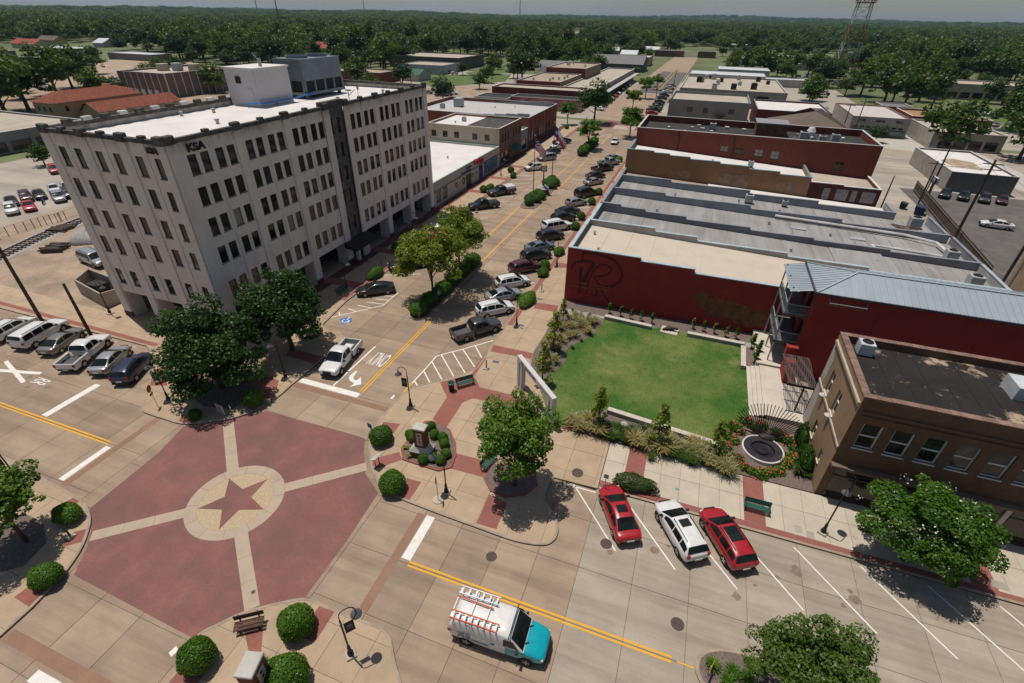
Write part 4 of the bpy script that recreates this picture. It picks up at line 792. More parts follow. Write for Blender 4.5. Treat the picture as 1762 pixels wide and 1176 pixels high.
for a, b in ((14.0,17.0),(17.5,24.0),(24.6,31.0)): part(MB().box(a,b,BBY0-.05,BBY0-.004,.25,3.1), 'shop_window', GLASSB, BB); part(MB().box(a,b,BBY0-.09,BBY0-.052,2.35,2.47).box((a+b)/2-.05,(a+b)/2+.05,BBY0-.09,BBY0-.052,.25,2.35), 'shop_window_bar', FRAMED, BB)
part(MB().box(BBX0-.16,BBX0-.003,BBY0+.1,BBY1-.2,8.75,8.95).box(BBX0-.1,BBX0-.003,BBY0+.1,BBY1-.2,8.6,8.745), 'side_cornice', M('cornice_cream',(.4,.33,.25)), BB)
part(MB().box(BBX0-.09,BBX0-.003,BBY0,BBY1,4.85,5.02), 'string_course', M('course_cream',(.42,.36,.28)), BB); part(MB().lathe([(.05,0),(.22,.05),(.28,.3),(.1,.42)],10,(BBX0-.12,35.05,4.65)).lathe([(.05,0),(.22,.05),(.28,.3),(.1,.42)],10,(BBX0-.12,37.65,4.65)), 'corbel', STONE, BB)
part(MB().add([(BBX0-.01,38.3,0),(BBX0-.01,39.99,0),(BBX0-.01,39.99,9.0),(BBX0-.01,38.9,7.5),(BBX0-.01,39.1,5.1),(BBX0-.01,38.5,3)], [(5,4,3,2,1,0)]), 'plaster_patch', M('old_plaster',(.4,.36,.33),var=.2,scale=1,stain=(.16,.05,.04),stain_amt=.6,stain_scale=.8), BB)
acunit(BB,14.9,38.3,8.95,1.0,leg=.1,mat=M('ac_pale',(.5,.51,.52),rough=.5)); part(MB().box(23.2,25.4,35.6,37.4,8.95,9.95), 'roof_unit', M('ac_pale',(.5,.51,.52),rough=.5), BB)
for i in range(24): part(MB().box(BBX0+1.0+i*1.28,BBX0+1.05+i*1.28,BBY0+.45,BBY1-.45,8.94,8.972), 'roof_seam', DROOF, BB)
part(MB().box(17.2,17.4,BBY0-.1,BBY0-.004,.2,3.2).box(24.2,24.5,BBY0-.1,BBY0-.004,.2,3.2), 'shop_pilaster', STONE, BB)
part(MB().box(18.2,19.0,BBY0-1.2,BBY0-.003,2.5,2.62).box(27,31,BBY0-1.4,BBY0-.003,2.9,3.0), 'shop_awning', M('awning_grey',(.2,.21,.22)), BB)
# ------------------------------------------------------------------ tan building right of the alley, white-roofed building
TB = bld('warehouse', 'tall tan rendered building with slots at the right edge of the photo', 43.2, 62, 62, 80, 13, M('tan_render',(.30,.23,.16),var=.12,scale=.4,fv=.1), PROOF, .5)
part(MB().box(43.05,43.2,66,70,0,4.6), 'dark_doorway', M('doorway_dark',(.012,.02,.035)), TB)
m = MB()
for i in range(6):
    for j in range(3): m = MB().box(43.1,43.2,63+i*2.8,63.12+i*2.8,5.5+j*2.4,7.0+j*2.4); part(m, 'wall_slot', BLACK, TB)
for i in range(6): part(MB().box(46+i*2.4,46.1+i*2.4,79.95,80.1,4,11), 'drain_line', BLACK, TB)
TW = bld('block_building', 'grey-walled flat white-roofed building standing alone in the right-hand car park', 51.6, 63.3, 132.5, 158, 3.9, M('dark_grey_block',(.12,.115,.11),fv=.1), WROOF, .35, cop=M('pale_coping',(.5,.5,.47)), wallmats={'W': M('beige_block',(.3,.27,.23))})
part(MB().add([(54,140,3.58),(59,138,3.58),(60,146,3.58),(56.5,149,3.58),(53.5,146,3.58)], [(0,1,2,3,4)]), 'roof_stain', M('rust_stain',(.36,.27,.18),var=.4,scale=.6), TW)
# ================================================================== PLANTS
LEAF = leafmat('leaf_green', (.075,.165,.012), (.135,.24,.02)); LEAFD = leafmat('leaf_dark', (.022,.066,.008), (.046,.11,.012)); LEAFY = leafmat('leaf_yellow_green', (.17,.22,.016), (.27,.31,.03))
LEAFO = leafmat('leaf_oak', (.06,.12,.018), (.1,.165,.026)); LEAFX = leafmat('leaf_far', (.045,.095,.018), (.095,.15,.026)); SHRUB = leafmat('leaf_shrub', (.07,.17,.014), (.11,.22,.02)); LEAFC = leafmat('leaf_cypress', (.21,.27,.03), (.32,.33,.05)); STRAW = leafmat('straw_grass', (.36,.29,.14), (.48,.39,.2)); GRASSB = leafmat('blade_green', (.06,.11,.02), (.11,.15,.03))
BARK = M('bark', (.085,.062,.045), var=.25, scale=3, fine=20, fv=.3)
def quads_mesh(name, pos, nor, size, mat, asp=1.0, tip=False, r=None):
    r = r or rng; n = len(pos); t = r.normal(size=(n,3)); t -= nor*(t*nor).sum(1, keepdims=True); t /= np.linalg.norm(t, axis=1, keepdims=True)+1e-9
    b = np.cross(nor, t); s = (np.asarray(size)*np.ones(n))[:, None]/2
    v = np.empty((n,4,3)); v[:,0] = pos-t*s*asp; v[:,1] = pos-b*s*.8+nor*s*.15; v[:,2] = pos+t*s*asp; v[:,3] = pos+b*s*.8+nor*s*.15
    return arrays(name, v.reshape(-1,3), np.arange(n*4).reshape(-1,4), mat)
def arrays(name, v, f, mat=None):
    me = bpy.data.meshes.new(name); k = f.shape[1]; me.vertices.add(len(v)); me.vertices.foreach_set('co', np.asarray(v, np.float32).ravel()); me.loops.add(f.size); me.loops.foreach_set('vertex_index', f.ravel().astype(np.int32))
    me.polygons.add(len(f)); me.polygons.foreach_set('loop_start', np.arange(0, f.size, k, dtype=np.int32)); me.update(calc_edges=True); me.validate()
    if mat: me.materials.append(mat)
    return me
def unit(v): return v/(np.linalg.norm(v, axis=-1, keepdims=True)+1e-9)
def crown_mesh(name, rad, zc, n, size, mat, seed, nclump=34, cr=.34, hole=.0, cone=False, fill=.16):
    r = np.random.default_rng(seed); rad = np.array(rad); d = unit(r.normal(size=(nclump,3))); d[:,2] = np.where(d[:,2] < -.55, -d[:,2]*.5, d[:,2])
    q = r.uniform(.4,1.0,(nclump,1)); c = d*q
    if cone: h = r.uniform(-1,1,nclump); w = (1-h)/2*.95+.08; a = r.uniform(0,6.28,nclump); c = np.stack([np.cos(a)*w*r.uniform(.5,1,nclump), np.sin(a)*w*r.uniform(.5,1,nclump), h], 1)
    sz = r.uniform(.5,1.45,nclump); w = sz**2; k = r.choice(nclump, n, p=w/w.sum()); dd = unit(r.normal(size=(n,3))); dd[:,2] = np.abs(dd[:,2])*.55+dd[:,2]*.45
    off = dd*(cr*sz[k]*r.uniform(.55,1.05,n)**.6)[:, None]
    p = c[k]+off; m = r.random(n) < fill; p[m] = c[k][m]*r.uniform(.2,.9,(m.sum(),1))
    p = p*rad+np.array([0,0,zc]); nor = unit(dd*.7+r.normal(size=(n,3))*.45+np.array([0,0,.45]))
    return quads_mesh(name, p, nor, size*r.uniform(.65,1.3,n), mat, 1.15, r=r), c*rad+np.array([0,0,zc])
def trunk_mesh(name, clumps, zc, tr=.17, nl=9, zf=.35, seed=1, bend=.1):
    rr_ = random.Random(seed); m = MB(); zt = zc*1.0; top = Vector((rr_.uniform(-bend,bend), rr_.uniform(-bend,bend), zt))
    m.tube([(0,0,-.15),(top.x*.2,top.y*.2,zt*.3),(top.x*.6,top.y*.6,zt*.65),top], [tr*1.25,tr,tr*.8,tr*.5], 8)
    for i in range(nl):
        c = Vector(clumps[rr_.randrange(len(clumps))]); s = Vector((top.x*.4,top.y*.4,zt*rr_.uniform(zf,.9))); mid = s.lerp(c, .5)+Vector((0,0,.15)); m.tube([s, mid, s.lerp(c, .92)], [tr*.45,tr*.28,tr*.1], 6)
    return m.mesh(name, True)
def tree_proto(rad, zc, n, size, mat, seed, tr=.17, **k):
    cm, cl = crown_mesh('crown', rad, zc, n, size, mat, seed, **k); tm = trunk_mesh('trunk', cl, zc, tr, seed=seed); tm.materials.append(BARK); return tm, cm
def tree(name, label, loc, proto, rz=0, s=1.0, group=None):
    t = thing(name, label, 'tree', loc, rz, group); link('trunk', proto[0], None, t); link('crown', proto[1], None, t); t.scale = (s,)*3 if not hasattr(s, '__len__') else s; return t
tree('street_tree', 'leafy bright green tree in the octagonal bed by the plaza arch', (-8.0,24.1,.13), tree_proto((2.7,2.7,3.6), 4.7, 26000, .16, LEAF, 11, .15, nclump=64, cr=.26))
tree('street_tree', 'broad crape myrtle with white blossom over the pavement before the brown brick building', (18.3,27.4,.13), tree_proto((3.6,3.3,2.7), 3.3, 34000, .16, LEAF, 12, .14, nclump=90, cr=.23))
tree('street_tree', 'large dark green tree at the corner with its crown against the office block', (-38.0,25.4,.13), tree_proto((4.5,4.4,4.6), 3.7, 30000, .22, LEAFD, 13, .26, nclump=80, cr=.25))
tree('street_tree', 'dark green tree behind the corner tree, hiding the office arcade columns', (-36.2,33.0,.13), tree_proto((3.9,3.8,4.6), 4.4, 26000, .22, LEAFD, 14, .22, nclump=70, cr=.26))
tree('median_tree', 'yellow-green tree on the near end of the planted street median', (-27.4,48.2,.14), tree_proto((4.1,4.1,3.7), 5.8, 17000, .22, LEAFY, 15, .14, nclump=60, cr=.25, fill=.1))
tree('median_tree', 'yellow-green tree second on the planted median, farther from the crossing', (-27.2,55.6,.14), tree_proto((4.2,4.1,3.5), 6.0, 17000, .22, LEAFY, 16, .14, nclump=60, cr=.25, fill=.1))
tree('street_tree', 'feathery oak on the mulched median at the bottom edge of the photo', (10.3,15.5,.14), tree_proto((2.9,2.7,2.7), 4.0, 22000, .135, LEAFO, 17, .13, nclump=110, cr=.19, fill=.08))
tree('street_tree', 'small green tree casting deep shade at the left edge corner', (-37.0,8.2,.13), tree_proto((2.7,2.5,2.2), 3.8, 10000, .2, LEAF, 18, .12, nclump=56, cr=.25, fill=.1))
st3 = tree_proto((3.2,3.2,2.9), 4.4, 3600, .42, LEAF, 19, .16, nclump=34, cr=.32)
tree('median_tree', 'round green tree on the far median beyond the flagpoles', (-28.1,139.5,.14), st3)
for i, (px, py, s, lab) in enumerate(((1083,237,1.0,'round street tree at the corner before the large red brick building'),(976,215,.8,'light green street tree by the far crossing, near the long rust brick building'),(1088,188,.9,'street tree on the far median beyond the second brick crossing'),(1110,170,1.0,'dense street tree farther up the main street median'),(1129,155,.85,'small street tree farthest up the main street'),(1160,200,.8,'yellowish young tree in front of the grey two-storey wall'),(1095,130,.6,'small conical tree beside the parked cars far up the street'))):
    p = P(px, py); tree('street_tree', lab, (p.x, p.y, .1), st3 if i % 2 else tree_proto((3.2,3.1,2.7), 4.2, 3200, .45, LEAF if i != 5 else LEAFY, 30+i, .15), random.uniform(0,6), s*1.15)
p = P(1022,212); tree('street_tree', 'tall dark tree at the far corner of the second brick crossing', (p.x, p.y, .1), tree_proto((5.0,5.0,5.2), 7.4, 4200, .6, LEAFD, 40, .3, nclump=44))
# blossom on the crape myrtle
cr = np.random.default_rng(5); dd = unit(cr.normal(size=(60,3))+np.array([.3,.2,1.1])); base = dd*np.array([3.7,3.4,2.5])*cr.uniform(.9,1.02,(60,1))+np.array([0,0,3.5]); k = cr.integers(0,60,220); pp = base[k]+cr.normal(size=(220,3))*.11
t = [o for o in bpy.data.objects if o.get('label','').startswith('broad crape')][0]
link('blossom', quads_mesh('blossom', pp, unit(cr.normal(size=(220,3))), .13, M('white_blossom',(.62,.6,.52),fv=0)), None, t)
# clipped shrubs
def shrub_mesh(rx, ry, rz, n=1500, size=.14, mat=None, seed=3, flat=.25, lump=.05):
    r = np.random.default_rng(seed); d = unit(r.normal(size=(n,3))); d[:,2] = np.maximum(d[:,2], -.75); ph = r.uniform(0,6,4)
    w = 1+lump*(np.sin(d[:,0]*5+ph[0])+np.sin(d[:,1]*6+ph[1])+np.sin(d[:,2]*5+ph[2])); p = d*np.array([rx,ry,rz])*w[:,None]*r.uniform(.93,1.04,(n,1))+np.array([0,0,rz*.92])
    p[:,2] = np.maximum(p[:,2], .02); me = quads_mesh('clipped_shrub', p, unit(d+r.normal(size=(n,3))*.55+np.array([0,0,.25])), size*r.uniform(.7,1.3,n), None, 1.1, r=r)
    core = MB().ell((0,0,rz*.92),(rx*.93,ry*.93,rz*.93),18,10); bm = bmesh.new(); bm.from_mesh(me); cm = core.mesh('c'); bm.from_mesh(cm); bm.to_mesh(me); bm.free(); bpy.data.meshes.remove(cm); me.materials.append(mat or SHRUB); return me
SH = [shrub_mesh(1,1,.82,4600,.095,seed=s,lump=.04) for s in (1,2,3)]; SHS = [shrub_mesh(1,1,.9,700,.3,seed=s,lump=.08) for s in (4,5)]
def shrub(name, label, x, y, z, rx, ry, rz, me=None, rot=0, group=None, cat='shrub'):
    o = link(name, me or random.choice(SH), None, None, (x, y, z), rot); o.scale = (rx, ry, rz/.82); return tag(o, label, cat, group)
for px, py, rx, ry, rz, lab in ((657,760,.95,.95,.75,'round clipped shrub under the blue sign post'),(676,842,.95,.95,.85,'round clipped shrub near the stop sign corner of the pavement'),(514,1084,1.0,.95,.95,'round clipped shrub beside the brick path nearest the bottom street lamp'),(346,1142,.9,.9,.95,'egg-shaped clipped shrub left of the wooden-slat bench at the bottom'),(121,893,.95,.75,.65,'oval clipped shrub at the left corner above the green drinking fountain'),(84,1000,.95,.8,.65,'oval clipped shrub lowest on the left corner, near the kerb tip'),(440,695,.9,.9,.7,'dark clipped shrub in the shade of the corner tree'),(338,720,.55,.55,.5,'small clipped shrub left of the white notice board'),(497,1180,1.2,1.1,1.1,'large double clipped shrub beside the brick pillar at the bottom edge')):
    p = P(px, py, .13); shrub('clipped_shrub', lab, p.x, p.y, .12, rx, ry, rz)
p = P(470,1185,.13); shrub('clipped_shrub', 'clipped shrub touching the brick pillar, cut by the bottom edge', p.x, p.y, .12, .9, .9, .9)
# monument bed
bedpl = [tuple(P(x, y, .13)[:2]) for x, y in ((690,773),(692,792),(722,802),(754,812),(777,806),(785,785),(784,762),(775,742),(760,730),(742,726),(732,726),(722,735),(706,752))]
bed = tag(MB().prism(bedpl, .05, .25).build('raised_bed', M('red_kerb',(.26,.085,.065),fv=.2)), 'rounded brick-edged bed with mulch and shrubs round the brick monument', 'planter')
n = len(bedpl); cx = sum(p[0] for p in bedpl)/n; cy = sum(p[1] for p in bedpl)/n; MB().sheet([(cx+(x-cx)*.93, cy+(y-cy)*.93) for x, y in bedpl], .256).build('mulch', MULCH, bed)
for i, (px, py) in enumerate(((742,738),(748,752),(762,757),(765,768),(768,785),(758,796),(745,792),(735,790),(728,795),(711,758),(706,752))):
    p = P(px, py, .25); shrub('mounded_shrub', 'mounded green shrub in the bed round the brick monument', p.x, p.y, .24, .42, .42, .38, SH[i % 3], group='shrubs round the monument')
HOSTA = leafmat('pale_leaf', (.2,.24,.06), (.32,.34,.12))
def tuft_mesh(n, h, sp, w, mat, seed):
    r = np.random.default_rng(seed); a = r.uniform(0,6.28,n); lean = r.uniform(.1,1,n)**.7*sp; hh = h*r.uniform(.65,1.05,n); o = r.normal(size=(n,2))*.06; V = []; Fc = []
    for i in range(n):
        dx, dy = math.cos(a[i]), math.sin(a[i]); nx, ny = -dy*w/2, dx*w/2; b = len(V); x, y = o[i]
        V += [(x-nx,y-ny,0),(x+nx,y+ny,0),(x+dx*lean[i]*.4+nx,y+dy*lean[i]*.4+ny,hh[i]*.7),(x+dx*lean[i]*.4-nx,y+dy*lean[i]*.4-ny,hh[i]*.7),(x+dx*lean[i]+nx*.4,y+dy*lean[i]+ny*.4,hh[i]*.8),(x+dx*lean[i]-nx*.4,y+dy*lean[i]-ny*.4,hh[i]*.8)]
        Fc += [(b,b+1,b+2,b+3),(b+3,b+2,b+4,b+5)]
    return arrays('ornamental_grass', np.array(V), np.array(Fc), mat)
TUFS = [tuft_mesh(110,.75,.6,.035,STRAW,s) for s in (1,2)]; TUFG = [tuft_mesh(100,.6,.5,.04,GRASSB,s) for s in (3,4)]; TUFH = [tuft_mesh(60,.35,.3,.09,HOSTA,s) for s in (5,)]; TUFB = [tuft_mesh(120,.6,.55,.045,SHRUB,s) for s in (6,)]
def tuft(label, px, py, me, s=1, z=.1, group=None, name='feather_plant'):
    p = P(px, py, z); o = link(name, me, None, None, (p.x, p.y, z), random.uniform(0,6)); o.scale = (s,)*3; return tag(o, label, 'plant', group)
for px, py in ((698,771),(707,776),(704,786)): tuft('pale variegated plant at the left of the monument bed', px, py, TUFH[0], 1, .25, 'pale plants in the monument bed', 'variegated_plant')
for px, py in ((1226,1148),(1260,1158),(1292,1146),(1283,1168),(1310,1155),(1250,1174)): tuft('spiky green grass clump in the mulched median at the bottom', px, py, TUFB[0], 1.0, .14, 'grass clumps on the bottom median')
for px, py in ((436,1147),(455,1140),(444,1152)): tuft('pale variegated plant beside the bottom brick pillar', px, py, TUFH[0], 1, .15, 'pale plants at the bottom pillar', 'variegated_plant')
# planting pit of the plaza tree
pit = [tuple(P(x, y, .13)[:2]) for x, y in ((831,822),(843,846),(868,857),(905,852),(925,836),(921,812),(900,800),(845,800))]
pt = tag(MB().prism(pit, .05, .24).build('raised_bed', M('red_kerb',(.26,.085,.065),fv=.2)), 'octagonal brick-edged mulch bed under the plaza tree', 'planter'); n = len(pit); cx = sum(p[0] for p in pit)/n; cy = sum(p[1] for p in pit)/n
MB().sheet([(cx+(x-cx)*.93, cy+(y-cy)*.93) for x, y in pit], .246).build('mulch', MULCH, pt)
pc = [tuple(P(x, y, .13)[:2]) for x, y in ((0,900),(45,885),(75,900),(80,935),(40,975),(0,985),(-50,960),(-50,910))]; MB().sheet(pc, .136).build('tree_pit', MULCH, pavC)
pb = [tuple(P(x, y, .13)[:2]) for x, y in ((335,655),(420,640),(440,675),(400,705),(350,700),(325,680))]; MB().sheet(pb, .136).build('tree_pit', MULCH, pavB)
# median hedges
for i, (x, y, rx, ry, rz) in enumerate(((-27.4,44.6,1.1,1.3,.8),(-27.3,47.2,1.0,1.6,.75),(-27.2,50.3,.95,1.8,.75),(-27.1,53.4,.95,1.7,.8),(-27.1,56.3,1.0,1.7,.8),(-27.1,59.4,1.1,1.8,.85))): shrub('clipped_hedge', 'clipped green hedge mound under the yellow-green median trees', x, y, .13, rx, ry, rz, SH[i % 3], group='hedge mounds on the near median')
for i, (x, y, r) in enumerate(((-27.9,88.2,.9),(-28.6,90.2,.95),(-27.2,90.4,.9),(-28.3,92.3,1.1),(-27.0,92.8,1.0),(-28.0,94.2,1.0),(-27.2,100.8,1.2),(-28.5,102.2,1.1),(-27.3,103.2,1.2),(-28.2,105,1.1))): shrub('mounded_shrub', 'rounded green shrub on the median by the clock and flagpoles', x, y, .13, r, r, .75, SH[i % 3], group='shrubs round the clock median')
for i in range(7): shrub('clipped_hedge', 'low green hedge under the round tree on the far median', -28+random.uniform(-.3,.3), 132+i*2.5, .13, 1.2, 1.5, .9, SHS[i % 2], group='hedge mounds on the far median')
# pavement planters along the main street
for px, py, rx, ry, lab in ((646,475,.8,1.6,'long low clipped hedge on the office pavement behind the black sedan'),(907,520,1.0,1.9,'clipped hedge at the kerb beside the white jeep'),(934,474,.75,1.0,'low planted strip with round shrub by the maroon car'),(962,437,.8,1.2,'hedge on the kerb beside the red-walled building corner'),(843,326,.7,1.4,'hedge strip in front of the white shop'),(883,305,.6,1.2,'hedge strip beside the white shop window mural'),(925,289,.7,1.5,'green hedge strip at the brown brick front'),(1065,277,.9,1.4,'round shrub at the kerb near the brown painted wall')):
    p = P(px, py, .13); shrub('clipped_hedge', lab, p.x, p.y, .12, rx, ry, .55)
for px, py, lab in ((937,463,'ball-shaped shrub by the maroon car'),(990,395,'bushy shrub on the kerb by the big white car'),(1000,378,'bushy green shrub on the kerb behind the dark cars'),(1018,352,'low green shrub on the kerb by the silver wagon'),(1030,335,'green shrub beside the black car and grey roofs'),(683,432,'small round potted shrub on the office pavement'),(832,331,'small round shrub by the pickup with white cap'),(879,297,'small round shrub on the shop pavement'),(975,222,'dark shrub cluster at the far corner')):
    p = P(px, py, .13); shrub('clipped_shrub', lab, p.x, p.y, .12, .75, .75, .7)
p = P(1090,838,.13); kb = tag(MB().prism([tuple(P(x, y, .13)[:2]) for x, y in ((1050,838),(1060,822),(1092,822),(1122,838),(1132,858),(1128,862),(1085,850))], .05, .2).build('raised_bed', M('red_kerb',(.26,.085,.065),fv=.2)), 'kerbside brick-edged bed with a low hedge beside the red sedan', 'planter')
shrub('clipped_hedge', 'low spreading hedge in the kerbside bed by the red sedan', p.x, p.y, .15, 1.55, .75, .5, shrub_mesh(1,1,.82,2200,.13,leafmat('leaf_olive',(.055,.085,.02),(.09,.11,.03)),seed=9,lump=.09), .05)
# ================================================================== PLAZA GARDEN
LAWN = None
m_, t_, b_ = nodes('lawn_grass'); c = mixc(t_, ramp(t_, noise_fac(t_, .16, 3, .55), .38, .62), (.058,.135,.026), (.165,.195,.06)); c = mixc(t_, ramp(t_, noise_fac(t_, 1.2, 4), .35, .7), mixc(t_, 1.0, c, (.82,.86,.8), 'MULTIPLY'), c); c = mixc(t_, ramp(t_, noise_fac(t_, 14, 3), .3, .7), mixc(t_, 1.0, c, (.75,.8,.75), 'MULTIPLY'), c); c = mixc(t_, ramp(t_, noise_fac(t_, .3, 2), .62, .8), c, (.23,.2,.08))
t_.links.new(c, b_.inputs['Base Color']); b_.inputs['Roughness'].default_value = .95; b_.inputs['Specular IOR Level'].default_value = .1; bp = nn(t_, 'ShaderNodeBump'); bp.inputs['Strength'].default_value = .5; bp.inputs['Distance'].default_value = .03; t_.links.new(noise_fac(t_, 22, 3), bp.inputs['Height']); t_.links.new(bp.outputs[0], b_.inputs['Normal']); LAWN = m_
gb = [tuple(P(x, y, .1)[:2]) for x, y in ((966,533),(950,552),(935,580),(918,606),(913,628),(917,650),(930,672))]+[(-7.2,31.45),(13.45,31.45),(13.45,39.1),(12,47),(11.5,54.25),(-12.0,54.25)]
garden = tag(MB().prism(gb, -.02, .145).build('garden_bed', MULCH), kind='structure')
lw_ = smooth_line([tuple(P(x, y, .15)[:2]) for x, y in ((1040,549),(1025,571),(1010,583),(985,594),(976,602),(973,620),(967,629),(951,641),(934,652),(925,662))], 3)+[tuple(P(x, y, .15)[:2]) for x, y in ((957,735),(985,732),(1015,720),(1043,704),(1242,766))]+smooth_line([tuple(P(x, y, .15)[:2]) for x, y in ((1248,757),(1262,744),(1280,732),(1289,722))], 3)+[(9.2,52.0)]
lawn = tag(MB().sheet(lw_, .155).build('lawn', LAWN), kind='structure')
# fine grass over the lawn, real blades
def inside(p, pl):
    r = False
    for i in range(len(pl)):
        a, b = pl[i], pl[i-1]
        if (a[1] > p[1]) != (b[1] > p[1]) and p[0] < (b[0]-a[0])*(p[1]-a[1])/(b[1]-a[1])+a[0]: r = not r
    return r
pts = [p for p in zip(rng.uniform(-12,9.5,42000), rng.uniform(31,53,42000)) if inside(p, lw_)]
pts = np.array(pts); n = len(pts); a = rng.uniform(0,6.28,n); hgt = rng.uniform(.025,.06,n); w = .035
V = np.empty((n,3,3)); V[:,0] = np.c_[pts[:,0]-np.cos(a)*w, pts[:,1]-np.sin(a)*w, np.full(n,.152)]; V[:,1] = np.c_[pts[:,0]+np.cos(a)*w, pts[:,1]+np.sin(a)*w, np.full(n,.152)]; V[:,2] = np.c_[pts[:,0]+rng.normal(size=n)*.03, pts[:,1]+rng.normal(size=n)*.03, .152+hgt]
tag(link('lawn_blades', arrays('lawn_blades', V.reshape(-1,3), np.arange(n*3).reshape(-1,3), LAWN)), 'short mown grass blades covering the plaza lawn', 'grass', kind='stuff')
SEAT = M('seat_wall_stone',(.50,.44,.375),var=.08,scale=1,fv=.08)
def seatwall(label, a, b, w=.5, h=.5):
    a, b = Vector(a), Vector(b); t = thing('seat_wall', label, 'wall', (*(a+b)/2, .1)); L = (b-a).length; ang = math.atan2((b-a).y, (b-a).x); n = max(2, round(L/1.6)); t.rotation_euler[2] = ang
    for i in range(n): MB().bev(-L/2+L*i/n+.004,-L/2+L*(i+1)/n-.004,-w/2+.04,w/2-.04,0,h-.08,.01).build('block', M('seat_wall_side',(.3,.28,.26)), t); MB().bev(-L/2+L*i/n+.004,-L/2+L*(i+1)/n-.004,-w/2,w/2,h-.08,h,.015).build('cap_stone', SEAT, t)
p = lambda x, y: tuple(P(x, y, .5)[:2])
seatwall('long pale stone seat wall along the street side of the lawn', p(1046,704), p(1240,766)); seatwall('pale stone seat wall by the red wall, left of the fire feature', p(1041,544), p(1121,562)); seatwall('pale stone seat wall by the red wall, right of the fire feature', p(1183,573), p(1281,592)); seatwall('short pale seat wall turning the lawn corner beside the balconies', p(1279,596), p(1279,631))
# deck, steps
DK = M('deck_concrete',(.52,.46,.39),var=.08,scale=.8,fv=.07,perobj=.05)
dk = thing('concrete_steps', 'pale concrete platform with three long steps beside the lawn', 'steps', (11.3,43.2,0))
for i in range(3): part(MB().bev(9.15+i*.38,9.53+i*.38+.2,39.15,47.2,.05,.2+.13*i,.01), 'step', DK, dk)
for i in range(4): part(MB().bev(10.29+(i % 2)*1.75+.004,12.04+(i % 2)*1.75-.004,39.15+(i//2)*4.05,43.19+(i//2)*4.05,.05,.6,.01), 'platform_slab', DK, dk)
part(MB().bev(10.0,13.0,47.35,54.25,.05,.75,.01), 'terrace_slab', DK, dk)
# pergola
pg = thing('pergola', 'black steel pergola of wavy slats over the concrete platform', 'pergola', (12.65,43.1,0))
for y in (40.7,42.3,43.9,45.5): part(MB().box(11.5,13.85,y-.07,y+.07,3.2,3.38), 'beam', BLACK, pg)
for x, y in ((13.75,40.7),(13.75,45.5),(12.9,40.7)): part(MB().box(x-.06,x+.06,y-.06,y+.06,.6 if x < 13.5 else .1,3.2), 'post', BLACK, pg)
SLAT = M('slat_brown',(.1,.07,.065))
for i in range(22):
    x = 11.55+i*.107; pts3 = [(x+.05*math.sin(j*1.3+i*.9), 40.6+j*.62, 3.43+.01*(i % 2)) for j in range(9)]; m = MB()
    for j in range(8): m.bar(pts3[j], pts3[j+1], .05, .03)
    part(m, 'slat', SLAT, pg)
# fan sculpture and basin
fs = thing('fan_sculpture', 'fan of dark steel rods rising behind the round basin', 'sculpture', (10.5,36.5,.1)); FSM = M('sculpture_steel',(.03,.025,.024),rough=.5)
for i in range(27):
    t = i/26; a = R(178-t*158); tip = Vector((10.2+2.6*math.cos(a)*1.0+.2, 36.9-.4*math.cos(a), .7+2.75*math.sin(a)**.8 if math.sin(a) > 0 else .8)); b0 = Vector((10.35+.5*math.cos(a), 36.35, .35)); m = MB(); m.bar(b0, b0.lerp(tip,.5)+Vector((0,.12,-.05)), .05, .05); m.bar(b0.lerp(tip,.5)+Vector((0,.12,-.05)), tip, .045, .045); part(m, 'rod', FSM, fs)
part(MB().ell((10.4,36.3,.35),(.75,.4,.4),12,6), 'rod_socket', FSM, fs)
bs = thing('fountain_basin', 'round dark tiled basin with white stone rim among red flowers', 'fountain', (10.0,34.75,.1))
m = MB(); m.lathe([(1.63,0),(1.63,.32),(1.51,.34),(1.5,.1)], 40, cap=False); m.build('rim', M('rim_white',(.55,.52,.47)), bs)
TILE = M('basin_tile',(.035,.03,.038),var=.3,scale=3,rough=.45)
for k in range(40):
    a0, a1 = 2*math.pi*k/40+.01, 2*math.pi*(k+1)/40-.01; mm = MB(); mm.sheet([(1.5*math.cos(a0),1.5*math.sin(a0)),(1.5*math.cos(a1),1.5*math.sin(a1)),(.95*math.cos(a1),.95*math.sin(a1)),(.95*math.cos(a0),.95*math.sin(a0))], .28); mm.build('tile', TILE, bs)
MB().lathe([(1.5,.0),(1.5,.27),(.95,.27),(.9,.1),(.5,.05),(.45,.2),(.05,.24)], 32).build('bowl', M('bowl_black',(.02,.018,.022),rough=.35), bs)
# flowers, grasses
FLW = M('red_flower',(.62,.04,.05),var=.2,fv=0)
def rosebush(i):
    r = np.random.default_rng(70+i); n = 260; d = unit(r.normal(size=(n,3))); d[:,2] = np.abs(d[:,2]); q = d*np.array([.6,.6,.55])*r.uniform(.5,1,(n,1)); me = quads_mesh('rose_bush', q, unit(d+r.normal(size=(n,3))*.6), .15, LEAF, 1.1, r=r); n2 = 10; d = unit(r.normal(size=(n2,3))+np.array([0,0,.8])); fl = quads_mesh('flower', d*np.array([.62,.62,.6]), unit(d+np.array([0,0,.6])), .13, FLW, 1, r=r); return me, fl
RBS = [rosebush(i) for i in range(3)]
for i, (px, py) in enumerate(((1258,735),(1270,742),(1284,728),(1297,738),(1252,752),(1262,760),(1248,772),(1256,785),(1263,800),(1278,805),(1292,812),(1308,818),(1325,815),(1340,812),(1352,800),(1362,790),(1366,775),(1356,762),(1345,755),(1335,745),(1270,790),(1310,735))):
    p = P(px, py, .15); t = thing('rose_bush', 'low rose bush with red blooms round the dark basin', 'bush', (p.x, p.y, .13), random.uniform(0,6), 'rose bushes round the basin'); link('foliage', RBS[i % 3][0], None, t); link('bloom', RBS[i % 3][1], None, t); t.scale = (random.uniform(.85,1.2),)*3
